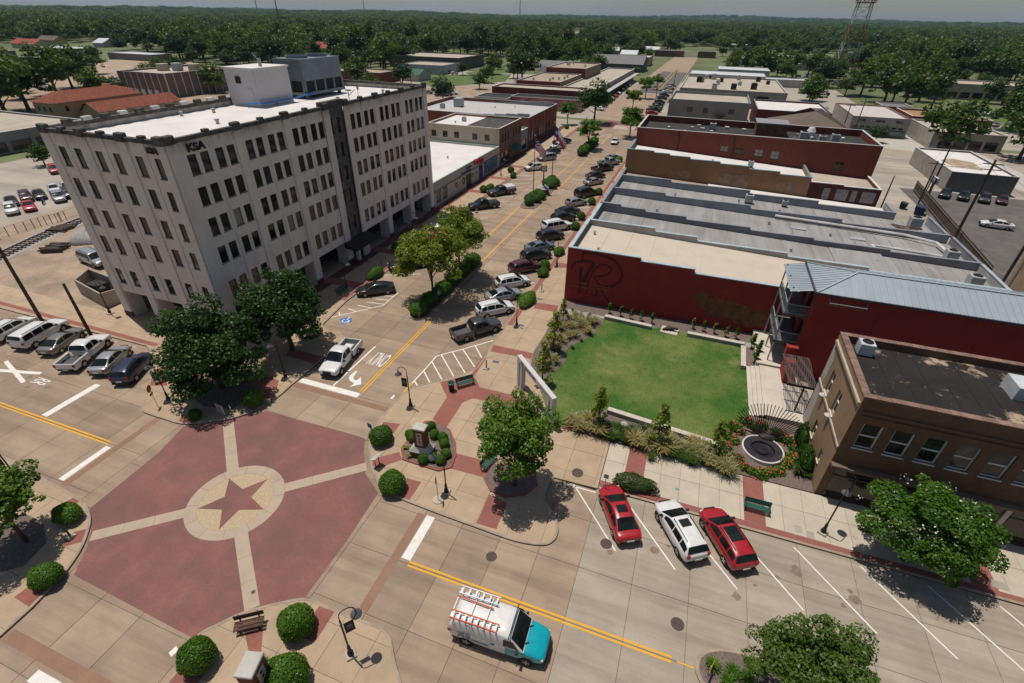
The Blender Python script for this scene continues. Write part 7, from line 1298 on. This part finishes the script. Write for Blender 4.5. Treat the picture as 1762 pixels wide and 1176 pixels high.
gable('tile_roof_house','lower tan wing with red tile gable roof nearest the office roof',-178.5,-171,110,138,4.0,6.4,STUC,TILE_,'y',wins={'S':[(-177,-176,1.2,2.6),(-174,-173,1.2,2.6)],'E':[(y,y+1.2,1,2.6) for y in (113,119,125,131)]}); gable('tile_roof_house','small tan porch block with red tile roof between the two wings',-182,-178.6,112,119,3.6,5.0,STUC,TILE_,'x',hip=1); gable('tile_roof_house','square red-tiled upper roof behind the tile-roofed wings',-199,-191.5,126,138,6.5,8.6,STUC,TILE_,'x',hip=1)
L3 = bld('panel_building','large brown panelled block with thin white ribs and flat roof',-231,-205,162,196,8.8,M('brown_panel',(.165,.125,.105),var=.1,fv=.08),PROOF,.6,cop=WHITEC)
for i in range(8): part(MB().box(-231+i*3.7,-230.75+i*3.7,161.8,162,0,8.7), 'rib', WHITEC, L3)
for i in range(10): part(MB().box(-205,-204.8,162+i*3.75,162.25+i*3.75,0,8.7), 'rib', WHITEC, L3)
for i in range(4): part(MB().lathe([(1.5,0),(1.5,.2),(1.1,.2),(1.1,0)],14,cap=False).mesh and MB().box(-224+i*3.7,-222+i*3.7,161.7,161.95,0,2.6), 'entrance_arch', WHITEC, L3)
for x, y in ((-222,176),(-211,182)): part(MB().lathe([(2.4,-.1),(2.4,2.6),(.1,2.7)],16,(x,y,8.2)), 'roof_drum', M('drum_beige',(.4,.35,.27)), L3)
acunit(L3,-216,178,8.2,3.0,False); acunit(L3,-219,180,8.2,2.5,False)
bld('brick_building','long low red brick building behind the office roof edge',-200,-158,243,262,5,REDB,GRVROOF,.5,{'S':[(x,x+2.4,1.5,3.2) for x in np.arange(-196,-160,6)]},fm=FRAMEW); gable('house','small house with green metal roof beside the low red brick building',-157,-147,262,276,3,5.5,PALE,GRN,'x')
bld('shop_building','pale flat-roofed block with dark windows in the middle distance left',-181,-152,300,325,4.8,M('grey_white_wall',(.36,.37,.38)),PROOF,.4,{'S':[(x,x+3.2,.6,3) for x in np.arange(-179,-163,4)]},cop=TEALC); bld('civic_building','wide flat-roofed civic building with dark walls and teal roof edge',-206,-155,330,372,7,M('dark_civic_wall',(.1,.085,.075)),PROOF,.6,cop=TEALC); gable('house','house with bright red metal roof among the left trees',-320,-293,384,402,6,10,PALE,REDR,'x')
for lab, px, py, w, d, h, ang in (('flat grey-roofed shed among the left trees',55,112,40,24,4,0),('white low warehouse at the edge of the left woods',92,93,44,20,4,0),('low brick store beyond the dusty lot at left',225,104,42,16,4,0),('pale house roof among the left trees',128,92,16,12,3.5,0)):
    p = P(px, py); bld('low_building', lab, p.x-w/2, p.x+w/2, p.y, p.y+d, h, M('shed_wall',(.16,.15,.145)), GSH if 'grey' in lab else WHIM, .2)
# far blocks along the main street, left
mur = M('mural_paint',(.3,.12,.16),var=.5,scale=.4,stain=(.45,.33,.12),stain_amt=1.2,stain_scale=.25)
bld('mural_building','single-storey building with a colourful mural on its side wall',-72,-45,199,208,4.1,CREAMW,DROOF2,.4,wallmats={'S':mur}); bld('shop_building','low cream building left of the mural with dark roof',-86,-72.3,196,208,3.6,CREAMW,DROOF2,.3)
bld('brick_building','long red brick building with pale roof behind the mural',-84,-46,209.5,222,6,REDB,PROOF,.5,cop=WHITEC); b1 = bld('brick_building','taller tan brick block with gravel roof behind the long brick building',-78,-59,223,262,7.4,wall=TANB,roof=GRVROOF,par=.4,wallmats={'S':REDB}); b2 = bld('brick_building','highest tan brick block at the back with small roof vents',-77,-57.5,263,300,9.6,TANB,GRVROOF,.4,wallmats={'S':REDB})
for B, n, z in ((b1,6,7),(b2,6,9.2)):
    for i in range(n): vent(B, random.uniform(-75,-61), B.location.y+random.uniform(-14,14), z, .4, 1.0)
sh = bld('shop_building','long row of shops with flat pale roof and street canopy',-58.5,-43.5,223,330,5.6,M('shop_grey',(.25,.24,.23)),PROOF,.5,{'E':[(y,y+3.4,.3,2.8) for y in np.arange(225,326,4.6)]},cop=WHITEC); part(MB().box(-43.4,-40.6,224,329,3.2,3.45), 'street_canopy', M('canopy_pale',(.42,.4,.37)), sh)
gable('store_building','dark-roofed store with small blue dormers far up the street',-80,-45,378,405,4.5,9,M('dark_store_wall',(.1,.09,.09)),GSH,'x'); bld('pale_building','pale low building at the far end of the street, left side',-76,-47,430,455,6,STUC,WHIM,.4); gable('house','small white gabled building above the far left shops',-75,-62,470,485,5,8,PALE,WHIM,'x')
gable('portico_house','white columned house among trees behind the tan brick block',-102,-82,330,345,5,7.5,M('white_house',(.55,.54,.5)),GSH,'x')
# right side
hb = gable('hip_roof_building','brown shingled hip roof building behind the large red brick one',16.5,34,140,160,8,12.3,REDB,SHING,'x',hip=1)
bld('brick_building','square white-roofed building with dark red wall behind the hip roof',15.5,37,190,216,6.2,M('dark_red_wall',(.11,.02,.022)),WROOF,.5,cop=TEALC)
gy = bld('concrete_building','grey two-storey concrete building with stair on its blank side wall',-12,13,188,212,7.9,M('grey_stucco',(.21,.2,.185),var=.12,scale=.4),PROOF,.7,{'S':[(-6,-4.2,4.4,5.9),(-1,.6,4.4,5.9),(7,8.6,4.4,5.9)]},cop=TEALC)
part(MB().add([(0,187.6,0),(1.2,187.6,0),(6,187.6,4),(6,187.6,4.5),(0,187.6,.2)], [(0,1,2,3,4)]).box(3,6,186.2,187.7,3.8,4.1), 'outside_stair', BLACK, gy)
tn = bld('concrete_building','wide concrete building with many roof units on a stained tan roof',-12,29,240,298,6.2,M('weathered_concrete',(.22,.2,.175),var=.2,scale=.3),PROOF,.5,{'S':[(x,x+4.5,2.4,4.6) for x in (-2,4,11,18)]})
for i in range(14): acunit(tn, random.uniform(-9,26), random.uniform(244,294), 5.7, random.uniform(1.4,2.6), i % 3 > 0, BLACK if i % 2 else None)
bld('shed_building','long white metal-roofed shed beyond the concrete building',-12,26,318,340,5.5,PALE,WHIM,.1); bld('shed_building','second white shed stepped behind the long one',2,30,350,372,6,PALE,WHIM,.1)
gn = bld('lettered_building','grey brick building lettered THE GENE MILL above a band of small windows',43.8,59.6,195,226,5.4,M('grey_brick_wall',(.3,.28,.25)),M('pale_flat_roof',(.48,.45,.41),var=.1),.4,{'S':[(44.8+i*1.75,46.2+i*1.75,2.2,2.9) for i in range(8)]},cop=M('red_coping',(.25,.1,.08)),fm=FRAMEW)
for i, s in enumerate(('THE','GENE','MILL')): o = link('sign_lettering', text_mesh(s, 1.0, .03, .02), BLACK, gn, (46.6+i*5.1-51.7, 194.95-210.5, 4.4)); o.rotation_euler = (math.pi/2,0,0)
part(MB().add([(44.2,195,2.0),(59.3,195,2.0),(59.3,193.2,.9),(44.2,193.2,.9)], [(3,2,1,0)]), 'awning', M('awning_dark',(.02,.035,.035)), gn)
bld('brick_building','orange-roofed brick building right of the lettered building',62.5,84,205,224,5.2,RDB,M('rust_roof',(.34,.18,.1),var=.1),.5,cop=WHITEC); bld('shop_building','tan flat-roofed shop with glass front right of the lettered building',62,79,181,203.5,4.6,M('shop_tan_wall',(.33,.3,.25)),PROOF,.4,{'S':[(64+i*3.6,67+i*3.6,.4,2.8) for i in range(4)]})
bld('store_building','long low store with tan canopy front beyond the right trees',94,150,318,342,6.5,M('store_tan',(.34,.29,.23)),PROOF,.5,{'S':[(97+i*5,101+i*5,.5,3) for i in range(9)]}); bld('low_building','dark low building tucked in the right-hand trees',62,72,238,250,4,BRB,GSH,.2)
smallb = ((1395,122,'white-roofed shed left of the lattice tower',22,14,4),(1350,118,'tan-roofed shop by the car lot before the tower',22,14,4),(1440,114,'long pale shed at the foot of the lattice tower',30,12,4),(1330,108,'white warehouse behind the right street trees',30,16,5),(1280,88,'large white warehouse right of the far street',34,24,6),(1500,118,'pale house roof right of the lattice tower',16,12,4),(1545,122,'grey house roof among the right trees',18,12,4),(1370,78,'small pale building deep in the right woods',20,14,5),(1215,100,'dark gas station canopy at the far street end',16,14,5),(1150,98,'brick store by the far street end',26,16,5),(1055,70,'pale warehouse row beyond the far left trees',60,22,6),(1020,78,'grey warehouse near the distant road',50,20,6),(860,62,'white block deep in the woods, centre left',34,20,6),(760,43,'white house speck in the distant woods',60,30,8),(640,40,'pale building cluster speck on the left horizon woods',80,40,9),(150,42,'white speck of a building in the far left woods',60,30,9),(1240,52,'grey warehouse roofs in the distant right woods',90,60,9),(1060,45,'pale sheds beside the distant road',70,30,8),(970,56,'pale store beside the distant road',40,24,7),(1365,34,'red brick tower block speck in the distance',40,30,12))
for px, py, lab, w, d, h in smallb:
    p = P(px, py); bld('low_building', lab, p.x-w/2, p.x+w/2, p.y, p.y+d, h, PALE if 'white' in lab or 'pale' in lab else BRB, WHIM if 'white' in lab or 'pale' in lab else GSH, .15)
# side street, far street, lots
st2 = tag(MB().sheet(rect(-150,140,166,184), -.05).build('side_street', CONCG), kind='structure'); tag(MB().sheet(rect(-32,-16.5,163,188), -.02).build('brick_crossing', PAVER), kind='structure')
tag(MB().sheet(rect(-27.5,-20.5,171.5,179.5), -.012).build('crossing_diamond', RINGC), kind='structure')
tag(MB().sheet(rect(-38,-16.4,188,560), -.04).build('far_street', CONC), kind='structure'); tag(MB().sheet(rect(-33,-16.8,272,395), -.033).build('asphalt_patch', ASPH), kind='structure')
for x in (-26.3,-24.2): MB().sheet(rect(x-.12,x+.12,280,392), -.028).build('yellow_line', YELL, st2)
tag(MB().sheet([tuple(P(x, y)[:2]) for x, y in ((975,66),(992,66),(1000,52),(1009,42.5),(999,42.5),(984,55))], .3).build('distant_road', CONCG), kind='structure')
LAWN2 = M('verge_grass',(.085,.125,.03),var=.2,scale=.1)
for i, pl in enumerate((((700,130),(880,128),(870,140),(745,152)),((800,125),(870,118),(880,126),(810,130)),((120,96),(170,93),(175,97),(130,101)),((1700,190),(1762,195),(1762,215),(1690,205)),((460,112),(600,108),(600,118),(470,118)),((0,195),(40,192),(30,205),(0,206)))): tag(MB().sheet([tuple(P(x, y)[:2]) for x, y in pl], -.03).build('grass_verge', LAWN2), kind='structure')
tag(MB().sheet([tuple(P(x, y)[:2]) for x, y in ((60,112),(240,100),(330,106),(340,114),(200,128),(120,150),(70,150))], -.045).build('dusty_lot', M('dusty_ground',(.35,.26,.185),var=.12,scale=.05)), kind='structure')
tag(MB().sheet([tuple(P(x, y)[:2]) for x, y in ((1500,252),(1580,262),(1762,330),(1762,300),(1600,225),(1500,226))], -.04).build('side_street', M('pale_street',(.42,.39,.34),var=.1)), kind='structure')
# far cars
FC = [CW,CS,CK,CG,CR,CN,CT_,CW]; FN = {'sedan':'sedan','suv':'crossover','pickup':'pickup'}; PN = {id(CW):'white',id(CS):'silver',id(CK):'black',id(CG):'graphite',id(CR):'red',id(CN):'navy',id(CT_):'tan-grey',id(CB):'blue-grey'}
def rowcars(where, pts, head, grp):
    for i, (px, py) in enumerate(pts):
        k = random.choice(('sedan','suv','suv','pickup')); c = FC[random.randrange(8)]; p = P(px, py); o = vehicle(k, 'small %s %s %s' % (PN[id(c)], FN[k], where), None, None, c, pos=(p.x, p.y), head=R(head)+random.uniform(-.06,.06), full=False, group=grp)
rowcars('angle-parked on the left of the far street', [(1031,190),(1037,184),(1045,178),(1051,172),(1056,168),(1062,163),(1068,158),(1073,153),(1078,149)], 155, 'cars far up the street, left kerb'); rowcars('angle-parked on the right of the far street', [(1121,199),(1125,193),(1128,188),(1132,184),(1135,179),(1139,172),(1143,167),(1148,160),(1151,154),(1155,150)], 25, 'cars far up the street, right kerb')
rowcars('by the railway fence beyond the office', [(757,166),(764,166),(771,165),(778,163),(768,153),(737,162)], 20, 'cars by the railway fence'); rowcars('under trees beyond the railway lot', [(806,117),(814,116),(822,115),(830,113),(838,112),(846,111),(855,109),(720,128),(733,128),(772,127),(782,129)], 40, 'cars in the lot beyond the railway'); rowcars('in the lot at the foot of the lattice tower', [(1374,134),(1379,138),(1384,143),(1388,147),(1392,131),(1398,135),(1366,124),(1431,143),(1437,147),(1433,136)], 10, 'cars near the tower'); rowcars('outside the long store at right', [(1615,158),(1624,160),(1634,161),(1644,163),(1652,165),(1660,168),(1684,172),(1690,165)], 60, 'cars by the long store'); rowcars('in the lot right of the orange roof', [(1665,186),(1673,189),(1681,191),(1688,194),(1695,197),(1703,200),(1712,204),(1712,218)], 60, 'cars right of the orange roof'); rowcars('beside the brick hall at left', [(178,142),(185,141),(193,140),(200,140),(140,136),(76,152)], 20, 'cars beside the panelled block'); rowcars('under the tree at the right side street', [(1580,275),(1590,279),(1600,283),(1612,287)], 60, 'cars under the side street tree')
# lattice tower and masts
tw = thing('lattice_tower', 'tall red and white lattice tower rising above the right-hand trees', 'tower', (81,430,0)); TR_, TWH = M('tower_red',(.24,.09,.07)), M('tower_white',(.4,.39,.38)); NSEC, HT = 16, 76
wid = lambda z: 6.2-3.6*min(1, z/60)
for k in range(NSEC):
    z0, z1 = HT*k/NSEC, HT*(k+1)/NSEC; w0, w1 = wid(z0), wid(z1); m = MB(); c0 = [(-w0,-w0),(w0,-w0),(w0,w0),(-w0,w0)]; c1 = [(-w1,-w1),(w1,-w1),(w1,w1),(-w1,w1)]
    for i in range(4): j = (i+1) % 4; m.bar((*c0[i],z0),(*c1[i],z1),.34,.34); m.bar((*c0[i],z0),(*c1[j],z1),.16,.16); m.bar((*c0[j],z0),(*c1[i],z1),.16,.16); m.bar((*c1[i],z1),(*c1[j],z1),.18,.18)
    m.build('tower_section', TR_ if k % 4 < 2 else TWH, tw)
for a in range(8): t0 = a*math.pi/4; MB().box(-.4,.4,-.4,.4,0,3).build('antenna_panel', TWH, tw, loc=(5.5*math.cos(t0),5.5*math.sin(t0),41))
MB().box(-5,5,-5,5,40.2,40.6).build('platform', TR_, tw)
for px, h, dist, lab in ((485,75,900,'slender red and white mast above the left woods'),(894,70,1000,'thin mast above the centre woods'),(452,100,2600,'faint thin mast on the left horizon'),(632,90,2600,'faint thin mast on the horizon left of centre')):
    d = ray(px, 60); d.z = 0; d.normalize(); t = thing('radio_mast', lab, 'mast', (d.x*dist, d.y*dist, 0)); MB().tube([(0,0,0),(0,0,h*.6),(0,0,h)], [.9*dist/900,.6*dist/900,.25*dist/900], 6).build('mast', TR_ if dist < 950 else STEEL, t)
# ================================================================== TREES OF THE TOWN AND WOODS
LX = [LEAFX, leafmat('leaf_far_dark',(.024,.058,.014),(.05,.092,.02)), leafmat('leaf_far_light',(.075,.13,.02),(.13,.185,.03)), LEAFX]
FP = [tree_proto((6.8,6.6,6.2), 6.6, 2300, 1.0, LX[i], 60+i, .4, nclump=46, cr=.33) for i in range(4)]+[tree_proto((5.2,5.2,7.6), 8.0, 2000, .95, LEAFX, 70, .4, nclump=34, cr=.33)]
def ftree(px, py, s, lab, grp=None, v=None): p = P(px, py); return tree('broadleaf_tree', lab, (p.x, p.y, -.05), FP[v if v is not None else random.randrange(5)], random.uniform(0,6), s, grp)
for px, py, s, lab in ((15,205,1.5,'huge dark tree at the left edge beside the tile-roofed house'),(50,190,1.4,'large dark tree left of the tile-roofed house'),(8,160,1.3,'dark tree behind the huge one at the left edge'),(100,165,1.3,'spreading dark tree beyond the tile roofs'),(150,150,1.1,'green tree behind the red tile ridge'),(125,152,1.2,'green tree between tile roofs and the dusty lot'),(370,160,.8,'round green tree between panelled block and penthouse'),(78,285,.35,'small green tree in the left car park island'),(898,145,1.25,'very dark tree beside the railway lot, left of tan brick block'),(930,125,1.3,'tall tree behind the tan brick block, left'),(960,122,1.4,'tall leafy tree behind the tan brick block, right'),(985,118,1.2,'yellow-green tree right of the columned house'),(1010,112,1.1,'tree between tan block and dark-roofed store'),(1045,108,1.0,'tree above the dark-roofed store'),(1310,132,1.3,'tall tree right of the far street sheds'),(1350,140,.8,'single tree in the car lot left of the tower'),(1290,128,1.1,'tree left of the tall one by the far sheds'),(1480,165,1.1,'green tree above the lettered building, left'),(1520,178,1.2,'dense green tree right above the lettered building'),(1552,190,1.2,'largest dense tree right of the lettered building'),(1580,175,1.1,'tree behind the dense one by the orange roof'),(1600,190,.9,'rounded tree by the orange roof'),(1500,150,1.1,'tree behind the row above the lettered building'),(1615,265,1.0,'broad light tree over the side street at right'),(1752,275,1.0,'dark tree at the right edge by the white-roofed block'),(1735,225,.9,'tree at the right edge behind the tan shop'),(1505,245,.35,'small bush tree at the corner of the red brick building'),(1755,190,1.0,'dark tree on the verge at the right edge'),(1700,178,.7,'small tree in the lot right of the orange roof')): ftree(px, py, s, lab)
NODE = [(0,118),(120,92),(230,96),(300,104),(420,116),(560,120),(660,126),(705,112),(760,100),(830,98),(880,100),(1000,98),(1060,96),(1110,92),(1180,98),(1260,96),(1330,98),(1420,112),(1480,132),(1540,140),(1600,143),(1640,143),(1762,158)]
lim = lambda x: float(np.interp(x, [n[0] for n in NODE], [n[1] for n in NODE]))
ROADS = [lambda px, py: abs(px-(990+(66-py)*.75)) < 15 and 41 < py < 76]
def blocked(x, y, px, py):
    if -40 < x < -14 and y < 560: return True
    if ROADS[0](px, py): return True
    for bx, by in rects:
        if abs(x-bx) < 22 and abs(y-by) < 18: return True
    return False
rects = [(o.location.x, o.location.y) for o in bpy.data.objects if o.parent is None and o.get('category') in ('building','house')]
def project(x, y, z=0):
    d = Vector((x, y, z-CAMH)); k = d.dot(VCF); return 881+FPX*d.dot(VCR)/k, 588-FPX*d.dot(VCU)/k
# sparse trees and small buildings between the blocks
used = []
def free(x, y, d):
    if -42 < x < -12 or (160 < y < 190): return False
    if any(abs(x-bx) < 20 and abs(y-by) < 16 for bx, by in rects): return False
    if any((x-a)**2+(y-b)**2 < d*d for a, b in used): return False
    used.append((x, y)); return True
zones = ((30,150,235,430,'in the blocks right of the far street',34),(-170,-95,200,330,'around the lots beyond the railway',16),(-140,-50,330,560,'behind the far left shops',40),(0,140,380,640,'beyond the white sheds right of the street',46),(-330,-215,120,330,'around the panelled block at left',26),(66,150,150,235,'round the lots at the right edge',12))
for zx0, zx1, zy0, zy1, w, n in zones:
    for _ in range(n):
        x, y = random.uniform(zx0, zx1), random.uniform(zy0, zy1)
        if free(x, y, 9): tree('town_tree', 'spreading tree '+w, (x, y, -.05), FP[random.randrange(5)], random.uniform(0,6), random.uniform(.5,1.0), 'town trees '+w)
for zx0, zx1, zy0, zy1, w, n in ((35,150,240,420,'in the blocks right of the far street',12),(-150,-60,400,640,'behind the far left shops',12),(10,150,400,640,'beyond the white sheds right of the street',14),(-330,-225,210,340,'near the panelled block at left',6)):
    for i in range(n):
        x, y = random.uniform(zx0, zx1), random.uniform(zy0, zy1); bw, bd = random.uniform(10,24), random.uniform(8,16)
        if free(x, y, 20): (bld('low_building', 'low flat-roofed building '+w, x-bw/2, x+bw/2, y-bd/2, y+bd/2, random.uniform(3.5,5.5), random.choice([PALE,BRB,TANB]), random.choice([WHIM,PROOF,GSH]), .2, group='low buildings '+w) if i % 2 else gable('house', 'gabled house '+w, x-bw/2, x+bw/2, y-bd/2, y+bd/2, 3.2, 5.8, random.choice([PALE,BRB,STUC]), random.choice([GSH,SHING,WHIM,REDR]), 'x', group='houses '+w))
rects = [(o.location.x, o.location.y) for o in bpy.data.objects if o.parent is None and o.get('category') in ('building','house')]
for i in range(190):                                    # roofs standing in the clearings of the woods
    a = YAW+R(random.uniform(-46,46)); r = random.uniform(420,1900); x, y = r*math.sin(a), r*math.cos(a)
    if math.sin(x*.0105+1)+math.sin(y*.0125+x*.004)+.6*math.sin(x*.027-y*.021) < 1.0 or not free(x, y, 18): continue
    bw, bd = random.uniform(14,46), random.uniform(10,20); px, py = project(x, y); wl = 'far left' if px < 450 else 'left of centre' if px < 850 else 'right of centre' if px < 1300 else 'far right'
    (bld('distant_building', 'distant flat-roofed building in a woodland clearing '+wl, x-bw/2, x+bw/2, y-bd/2, y+bd/2, random.uniform(4,7), random.choice([PALE,BRB,TANB]), random.choice([WHIM,WHIM,PROOF,GSH]), .1, group='distant buildings '+wl) if i % 2 else gable('distant_house', 'distant gabled house in a woodland clearing '+wl, x-bw/3, x+bw/3, y-bd/2, y+bd/2, 3.5, 7, random.choice([PALE,STUC]), random.choice([GSH,SHING,WHIM,REDR]), 'x', group='distant houses '+wl))
cand = []
def scatter(r0, r1, spacing, smin, smax, n):
    out = []; grid = {}
    for _ in range(n):
        a = YAW+R(rng.uniform(-54,54)); r = math.sqrt(rng.uniform(r0*r0, r1*r1)); x, y = r*math.sin(a), r*math.cos(a); px, py = project(x, y)
        if not -160 < px < 1930 or py > lim(px): continue
        if r < 1600 and blocked(x, y, px, py): continue
        if r > 380 and math.sin(x*.0105+1)+math.sin(y*.0125+x*.004)+.6*math.sin(x*.027-y*.021) > (.95 if r < 1700 else 1.6): continue       # clearings
        k = (int(x//spacing), int(y//spacing))
        if any((x-q[0])**2+(y-q[1])**2 < spacing**2*.7 for i in (-1,0,1) for j in (-1,0,1) for q in grid.get((k[0]+i,k[1]+j), ())): continue
        grid.setdefault(k, []).append((x, y)); out.append((x, y, r, rng.uniform(smin, smax)))
    return out
near = scatter(240, 1300, 13.0, .6, 1.5, 30000); near.sort(key=lambda q: q[2])
nearlab = lambda px: 'tree in the wood edge %s' % ('at far left' if px < 350 else 'behind the office block' if px < 750 else 'beyond the railway lot' if px < 1000 else 'beyond the far street' if px < 1300 else 'behind the lattice tower' if px < 1560 else 'at far right')
for x, y, r, s in near[:230]:
    px, py = project(x, y); lb = nearlab(px); v = random.randrange(5); lk = ('large ' if s > 1.2 else 'small ' if s < .85 else 'mid-sized ')+('rounded green ','dark green ','pale yellow-green ','spreading green ','tall narrow ')[v]; tree('woodland_tree', lk+lb, (x, y, -.05), FP[v], random.uniform(0,6), s, lk+lb.replace('tree in the', 'trees of the'))
rest = [(x, y, s, s*rng.uniform(.75,1.1)) for x, y, r, s in near[230:]]+[(x, y, s*1.5, s*1.1) for x, y, r, s in scatter(1250, 3000, 24, .9, 1.5, 34000)]+[(x, y, s*5, s*1.5) for x, y, r, s in scatter(2900, 9500, 85, .8, 1.4, 30000)]
pm_ = bpy.data.meshes.new('distant_wood'); pm_.from_pydata([(x, y, hills(x, y)-.1) for x, y, a, b in rest], [], [])
at = pm_.attributes.new('tsc', 'FLOAT_VECTOR', 'POINT'); at.data.foreach_set('vector', np.array([(a, a, b) for x, y, a, b in rest], np.float32).ravel())
wd = tag(link('distant_wood', pm_), 'mass of distant woodland reaching to the horizon', 'wood', kind='stuff')
ng = bpy.data.node_groups.new('wood', 'GeometryNodeTree'); ng.interface.new_socket('Geometry', in_out='INPUT', socket_type='NodeSocketGeometry'); ng.interface.new_socket('Geometry', in_out='OUTPUT', socket_type='NodeSocketGeometry')
gi = ng.nodes.new('NodeGroupInput'); go = ng.nodes.new('NodeGroupOutput'); jn = ng.nodes.new('GeometryNodeJoinGeometry'); sca = ng.nodes.new('GeometryNodeInputNamedAttribute'); sca.data_type = 'FLOAT_VECTOR'; sca.inputs[0].default_value = 'tsc'
idx = ng.nodes.new('GeometryNodeInputIndex'); md = ng.nodes.new('ShaderNodeMath'); md.operation = 'MODULO'; md.inputs[1].default_value = 3; ng.links.new(idx.outputs[0], md.inputs[0]); rv = ng.nodes.new('FunctionNodeRandomValue'); rv.data_type = 'FLOAT_VECTOR'; rv.inputs[0].default_value = (0,0,0); rv.inputs[1].default_value = (0,0,6.28)
src = [o for o in bpy.data.objects if o.name.startswith('crown') and o.parent and o.parent.name.startswith('woodland_tree')]; seen = []
for o in src:
    if o.data not in [q.data for q in seen]: seen.append(o)
for i, o in enumerate(seen[:3]):
    oi = ng.nodes.new('GeometryNodeObjectInfo'); oi.transform_space = 'ORIGINAL'; oi.inputs[0].default_value = o; oi.inputs[1].default_value = True
    ip = ng.nodes.new('GeometryNodeInstanceOnPoints'); cmp_ = ng.nodes.new('FunctionNodeCompare'); cmp_.data_type = 'FLOAT'; cmp_.operation = 'EQUAL'; cmp_.inputs[1].default_value = i; ng.links.new(md.outputs[0], cmp_.inputs[0])
    ng.links.new(gi.outputs[0], ip.inputs['Points']); ng.links.new(cmp_.outputs[0], ip.inputs['Selection']); ng.links.new(oi.outputs['Geometry'], ip.inputs['Instance']); ng.links.new(rv.outputs[0], ip.inputs['Rotation']); ng.links.new(sca.outputs[0], ip.inputs['Scale']); ng.links.new(ip.outputs[0], jn.inputs[0])
ng.links.new(jn.outputs[0], go.inputs[0]); mo = wd.modifiers.new('wood', 'NODES'); mo.node_group = ng
# ================================================================== HAZE
hm = bpy.data.materials.new('haze_air'); hm.use_nodes = True; ht = hm.node_tree; ht.nodes.remove(ht.nodes['Principled BSDF']); pv = ht.nodes.new('ShaderNodeVolumePrincipled'); pv.inputs['Color'].default_value = (.55,.76,1.0,1); pv.inputs['Density'].default_value = 4.2e-5; pv.inputs['Anisotropy'].default_value = 0
ht.links.new(pv.outputs[0], ht.nodes['Material Output'].inputs['Volume'])
tag(MB().box(-11500,11500,-11500,11500,-3,150).build('haze', hm), kind='stuff')
